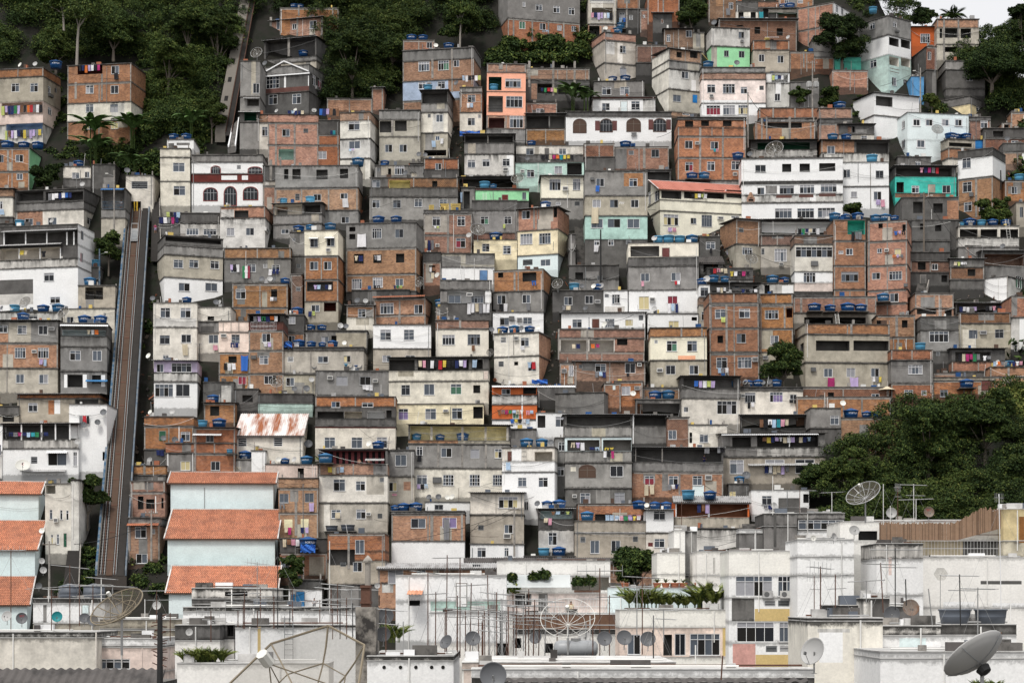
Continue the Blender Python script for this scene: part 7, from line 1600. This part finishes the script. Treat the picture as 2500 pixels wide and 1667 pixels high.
Yq = Yh(nat((3, 1), 0, 1145)[1])+.8; k = Yq/F/K; r = empty('barbecue', loc=at((3, 1), 1565, 745, Yq-1.2+1.0)); tag(r, 'brick barbecue with tapering flue on the long verandah', 'barbecue'); b = MB(); b.box(-45*k, 45*k, 0, .6, 0, 45*k, 'R'); b.build('hearth', r); b = MB(); b.tube([(0, .3, 45*k), (0, .3, 70*k), (0, .3, 105*k)], 40*k, 'R', 4, 14*k); b.build('flue', r); b = MB(); b.box(-28*k, 28*k, -.02, 0, 3*k, 25*k, 'opening'); b.build('fire_opening', r)
def sheet(label, t, x, y, w, h, Yq, mat, nm='tarpaulin', seed=1):
    k = Yq/F/K; r = random.Random(seed); b = MB(); n = 8
    P = lambda i, j: ((i/n-.5)*w*k, .25*math.sin(i*1.3+j)+j/n*.4, h*k*(j/n)+.12*math.sin(i*2.1+j*1.7))
    for i in range(n):
        for j in range(n): b.quad([P(i, j), P(i+1, j), P(i+1, j+1), P(i, j+1)], mat)
    o = b.build(nm); o.location = at(t, x, y, Yq); tag(o, label, 'tarpaulin', 'blue sheets on the roofs')
for i, a in enumerate([('crumpled blue tarpaulin above the dark verandah beside the salmon house', (2, 0), 720, 1560, 290, 60), ('bright blue sheet on the terrace under the beige drainpipe house', (2, 2), 1490, 1268, 180, 45), ('blue tarpaulin over the laundry passage beside the tiled roofs', (1, 4), 1180, 70, 170, 90), ('bright blue sheet over tanks on the beige flat roof', (1, 2), 945, 855, 110, 50)]):
    sheet(a[0], *a[1:6], Yh(nat(a[1], 0, a[3])[1])-9 if i != 0 else Yh(nat(a[1], 0, 1900)[1])-1, 'cloth_blue', seed=i)
me = text_mesh('FIV', 'label_white', 1.0); o = bpy.data.objects.new('graffiti', me); COL.objects.link(o)
tg = [q for q in bpy.data.objects if q.get('label', '').startswith('tall grey house with brown blanket')][0]; Yq = Yh(nat((2, 1), 0, 1520)[1]); k = Yq/F/K
o.matrix_world = Matrix.Translation(at((3, 1), 84, 768, Yq-.2))@Matrix.Rotation(math.radians(90), 4, 'X')@Matrix.Scale(44*k, 4); o.parent = tg; o.matrix_parent_inverse = tg.matrix_world.inverted()
dh = [q for q in bpy.data.objects if q.get('label', '').startswith('white house with round drain holes')][0]
for t, x in (((1, 4), 2055), ((1, 4), 2243), ((2, 4), 72), ((2, 4), 253), ((2, 4), 383)):
    P_ = at(t, x, 1384, 119.97); b = MB(); b.quad([(.11*math.cos(i*.4), 0, .11*math.sin(i*.4)) for i in range(16)][::-1], 'opening'); o = b.build('drain_hole', dh); o.matrix_parent_inverse = dh.matrix_world.inverted(); o.location = P_
# ---------------------------------------------------------------- people (small in the picture; one skinned body each)
def person(label, p, h, pose='stand', top='cloth_white', low='cloth_navy', face=0):
    r = empty('person', Matrix.Translation(p)@Matrix.Rotation(face, 4, 'Z')@Matrix.Scale(h/1.7, 4)); tag(r, label, 'person')
    sit = pose == 'sit'; hz = .52 if sit else .92
    J = {'pel': (0, 0, hz), 'sp': (0, 0, hz+.25), 'ch': (0, 0, hz+.45), 'ne': (0, -.01, hz+.58), 'he': (0, -.03, hz+.68), 'ht': (0, -.02, hz+.80)}
    for s, n in ((1, 'l'), (-1, 'r')):
        J.update({n+'hip': (s*.1, 0, hz-.04), n+'kn': (s*.13, -.42 if sit else -.03, hz-.02 if sit else .50), n+'an': (s*.13, -.42 if sit else 0, .08), n+'to': (s*.14, -.58 if sit else -.16, .04), n+'sh': (s*.19, 0, hz+.47), n+'el': (s*.27, -.05, hz+.2), n+'wr': (s*.25, -.2 if pose != 'lean' else -.38, hz+.02 if pose != 'lean' else hz+.25), n+'ha': (s*.24, -.27 if pose != 'lean' else -.48, hz-.04 if pose != 'lean' else hz+.24)})
    E = [('pel', 'sp'), ('sp', 'ch'), ('ch', 'ne'), ('ne', 'he'), ('he', 'ht')]
    for n in 'lr': E += [('pel', n+'hip'), (n+'hip', n+'kn'), (n+'kn', n+'an'), (n+'an', n+'to'), ('ch', n+'sh'), (n+'sh', n+'el'), (n+'el', n+'wr'), (n+'wr', n+'ha')]
    R = {'pel': .13, 'sp': .12, 'ch': .14, 'ne': .055, 'he': .095, 'ht': .07}
    names = list(J); rad = lambda n: R.get(n) or {'hip': .095, 'kn': .062, 'an': .042, 'to': .035, 'sh': .065, 'el': .045, 'wr': .032, 'ha': .035}[n[1:]]
    def skin(nm, keep, mat, gr, parent):
        ks = [n for n in names if n in keep]; me = bpy.data.meshes.new(nm); me.from_pydata([J[n] for n in ks], [(ks.index(a), ks.index(b_)) for a, b_ in E if a in ks and b_ in ks], [])
        me.materials.append(MATS[mat]); o = bpy.data.objects.new(nm, me); COL.objects.link(o); o.parent = parent
        m = o.modifiers.new('skin', 'SKIN'); me.skin_vertices.new() if not me.skin_vertices else None
        for i, n in enumerate(ks): me.skin_vertices[0].data[i].radius = (rad(n)*gr,)*2; me.skin_vertices[0].data[i].use_root = (i == 0)
        o.modifiers.new('sub', 'SUBSURF').levels = 1; o.modifiers['sub'].render_levels = 1; return o
    bd = skin('body', set(names), 'skin', 1.0, r)
    skin('shirt', {'pel', 'sp', 'ch', 'lsh', 'rsh', 'lel', 'rel'}, top, 1.18, r); skin('trousers', {'pel', 'lhip', 'rhip', 'lkn', 'rkn'}, low, 1.2, r)
    b = MB(); b.lathe([(.0, .125), (.06, .115), (.1, .06), (.105, 0), (.09, -.06)], 'hair', 12); o = weld(b.build('hair', r)); o.location = (0, .012, hz+.70)
def PP(t, x, y, fw): p = TB(t, x, y, fw); return p
Yq = Yh(nat((0, 1), 0, 1200)[1])+1.0; person('person in a white shirt standing on the blue roofed terrace', at((0, 1), 1388, 838, Yq), 1.65, 'stand', 'cloth_white', 'cloth_grey')
person('person in pink and purple on the stairs beside the track', hp(379, 333+1150/K, .6), 1.6, 'stand', 'cloth_magenta', 'cloth_lilac', .5)
Yq = Yh(nat((1, 3), 0, 1410)[1])+.7; person('person leaning on the brick parapet before the striped wall', at((1, 3), 1770, 690, Yq), 1.65, 'lean', 'skin', 'cloth_black'); person('second person crouching beside the red flower pot at the striped wall', at((1, 3), 1880, 670, Yq), 1.35, 'lean', 'skin', 'cloth_black')
Yq = Yh(nat((3, 3), 0, 1010)[1])+1.2; person('person in dark blue standing on the long tin roofed terrace', at((3, 3), 1028, 640, Yq), 1.6, 'stand', 'cloth_navy', 'cloth_navy', .4)
person('person in pink headwear seated on the penthouse terrace', at((2, 4), 1850, 778, 203.5), 1.7, 'sit', 'cloth_cream', 'cloth_cream'); person('person in white passing the bright blue doors', at((1, 4), 1255, 730, 268), 1.6, 'stand', 'cloth_white', 'cloth_grey')
for p in PROTO:
    for o in list(p.children_recursive)+[p]: bpy.data.objects.remove(o)
# ---------------------------------------------------------------- camera, light, sky
cam = bpy.data.cameras.new('camera'); cam.lens = 70; cam.sensor_width = 36; cam.clip_start = 1; cam.clip_end = 12000; cam.shift_y = (HZ-833.5)/2500
co = bpy.data.objects.new('camera', cam); COL.objects.link(co); co.location = (0, 0, 0); co.rotation_euler = (math.radians(90), 0, 0); sc.camera = co
EL, AZ = math.radians(58), math.radians(200)          # soft sun behind the camera, a little left
su = bpy.data.lights.new('sun', 'SUN'); su.energy = 1.5; su.angle = math.radians(12); su.color = (1, .97, .92)
so = bpy.data.objects.new('sun', su); COL.objects.link(so)
dirv = Vector((-.42*math.cos(EL), -.9*math.cos(EL), math.sin(EL))); so.rotation_euler = dirv.to_track_quat('Z', 'Y').to_euler()
w = bpy.data.worlds.new('World'); sc.world = w; w.use_nodes = True; nt = w.node_tree; nt.nodes.clear()
sk = N(nt, 'ShaderNodeTexSky', sky_type='NISHITA', sun_disc=False); sk.sun_elevation = EL; sk.sun_rotation = math.atan2(dirv.x, dirv.y); sk.air_density = 1.6; sk.dust_density = 6.0
hs = N(nt, 'ShaderNodeHueSaturation', i_Saturation=.18); bg = N(nt, 'ShaderNodeBackground', i_Strength=.10); ou = N(nt, 'ShaderNodeOutputWorld')
L(nt, sk, 0, hs, 'Color'); cl = N(nt, 'ShaderNodeTexNoise', i_Scale=2.2, i_Detail=6.0); tcw = N(nt, 'ShaderNodeTexCoord'); L(nt, tcw, 'Generated', cl, 'Vector')
cv = mathn(nt, 'ADD', mathn(nt, 'MULTIPLY', cl.outputs[0], 2.0), 6.0); cc_ = N(nt, 'ShaderNodeCombineColor'); nt.links.new(cv, cc_.inputs[0]); nt.links.new(cv, cc_.inputs[1]); nt.links.new(mathn(nt, 'MULTIPLY', cv, 1.025), cc_.inputs[2])
nt.links.new(mix(nt, .72, hs.outputs[0], cc_.outputs[0]), bg.inputs[0]); L(nt, bg, 0, ou, 0)
sc.view_settings.view_transform = 'Standard'; sc.view_settings.look = 'None'; sc.view_settings.exposure = .58; sc.view_settings.gamma = 1
sc.render.engine = 'CYCLES'; sc.cycles.max_bounces = 5; sc.cycles.diffuse_bounces = 2; sc.cycles.transparent_max_bounces = 12; sc.cycles.use_denoising = True
for lab, os_ in USED.items():
    os_ = [o for o in os_ if o.name in bpy.data.objects] if False else os_
    if len(os_) > 1 and not all(q in lab for q in ('cluster', 'service cable', 'aerial mast')): print('SAME LABEL', len(os_), lab)
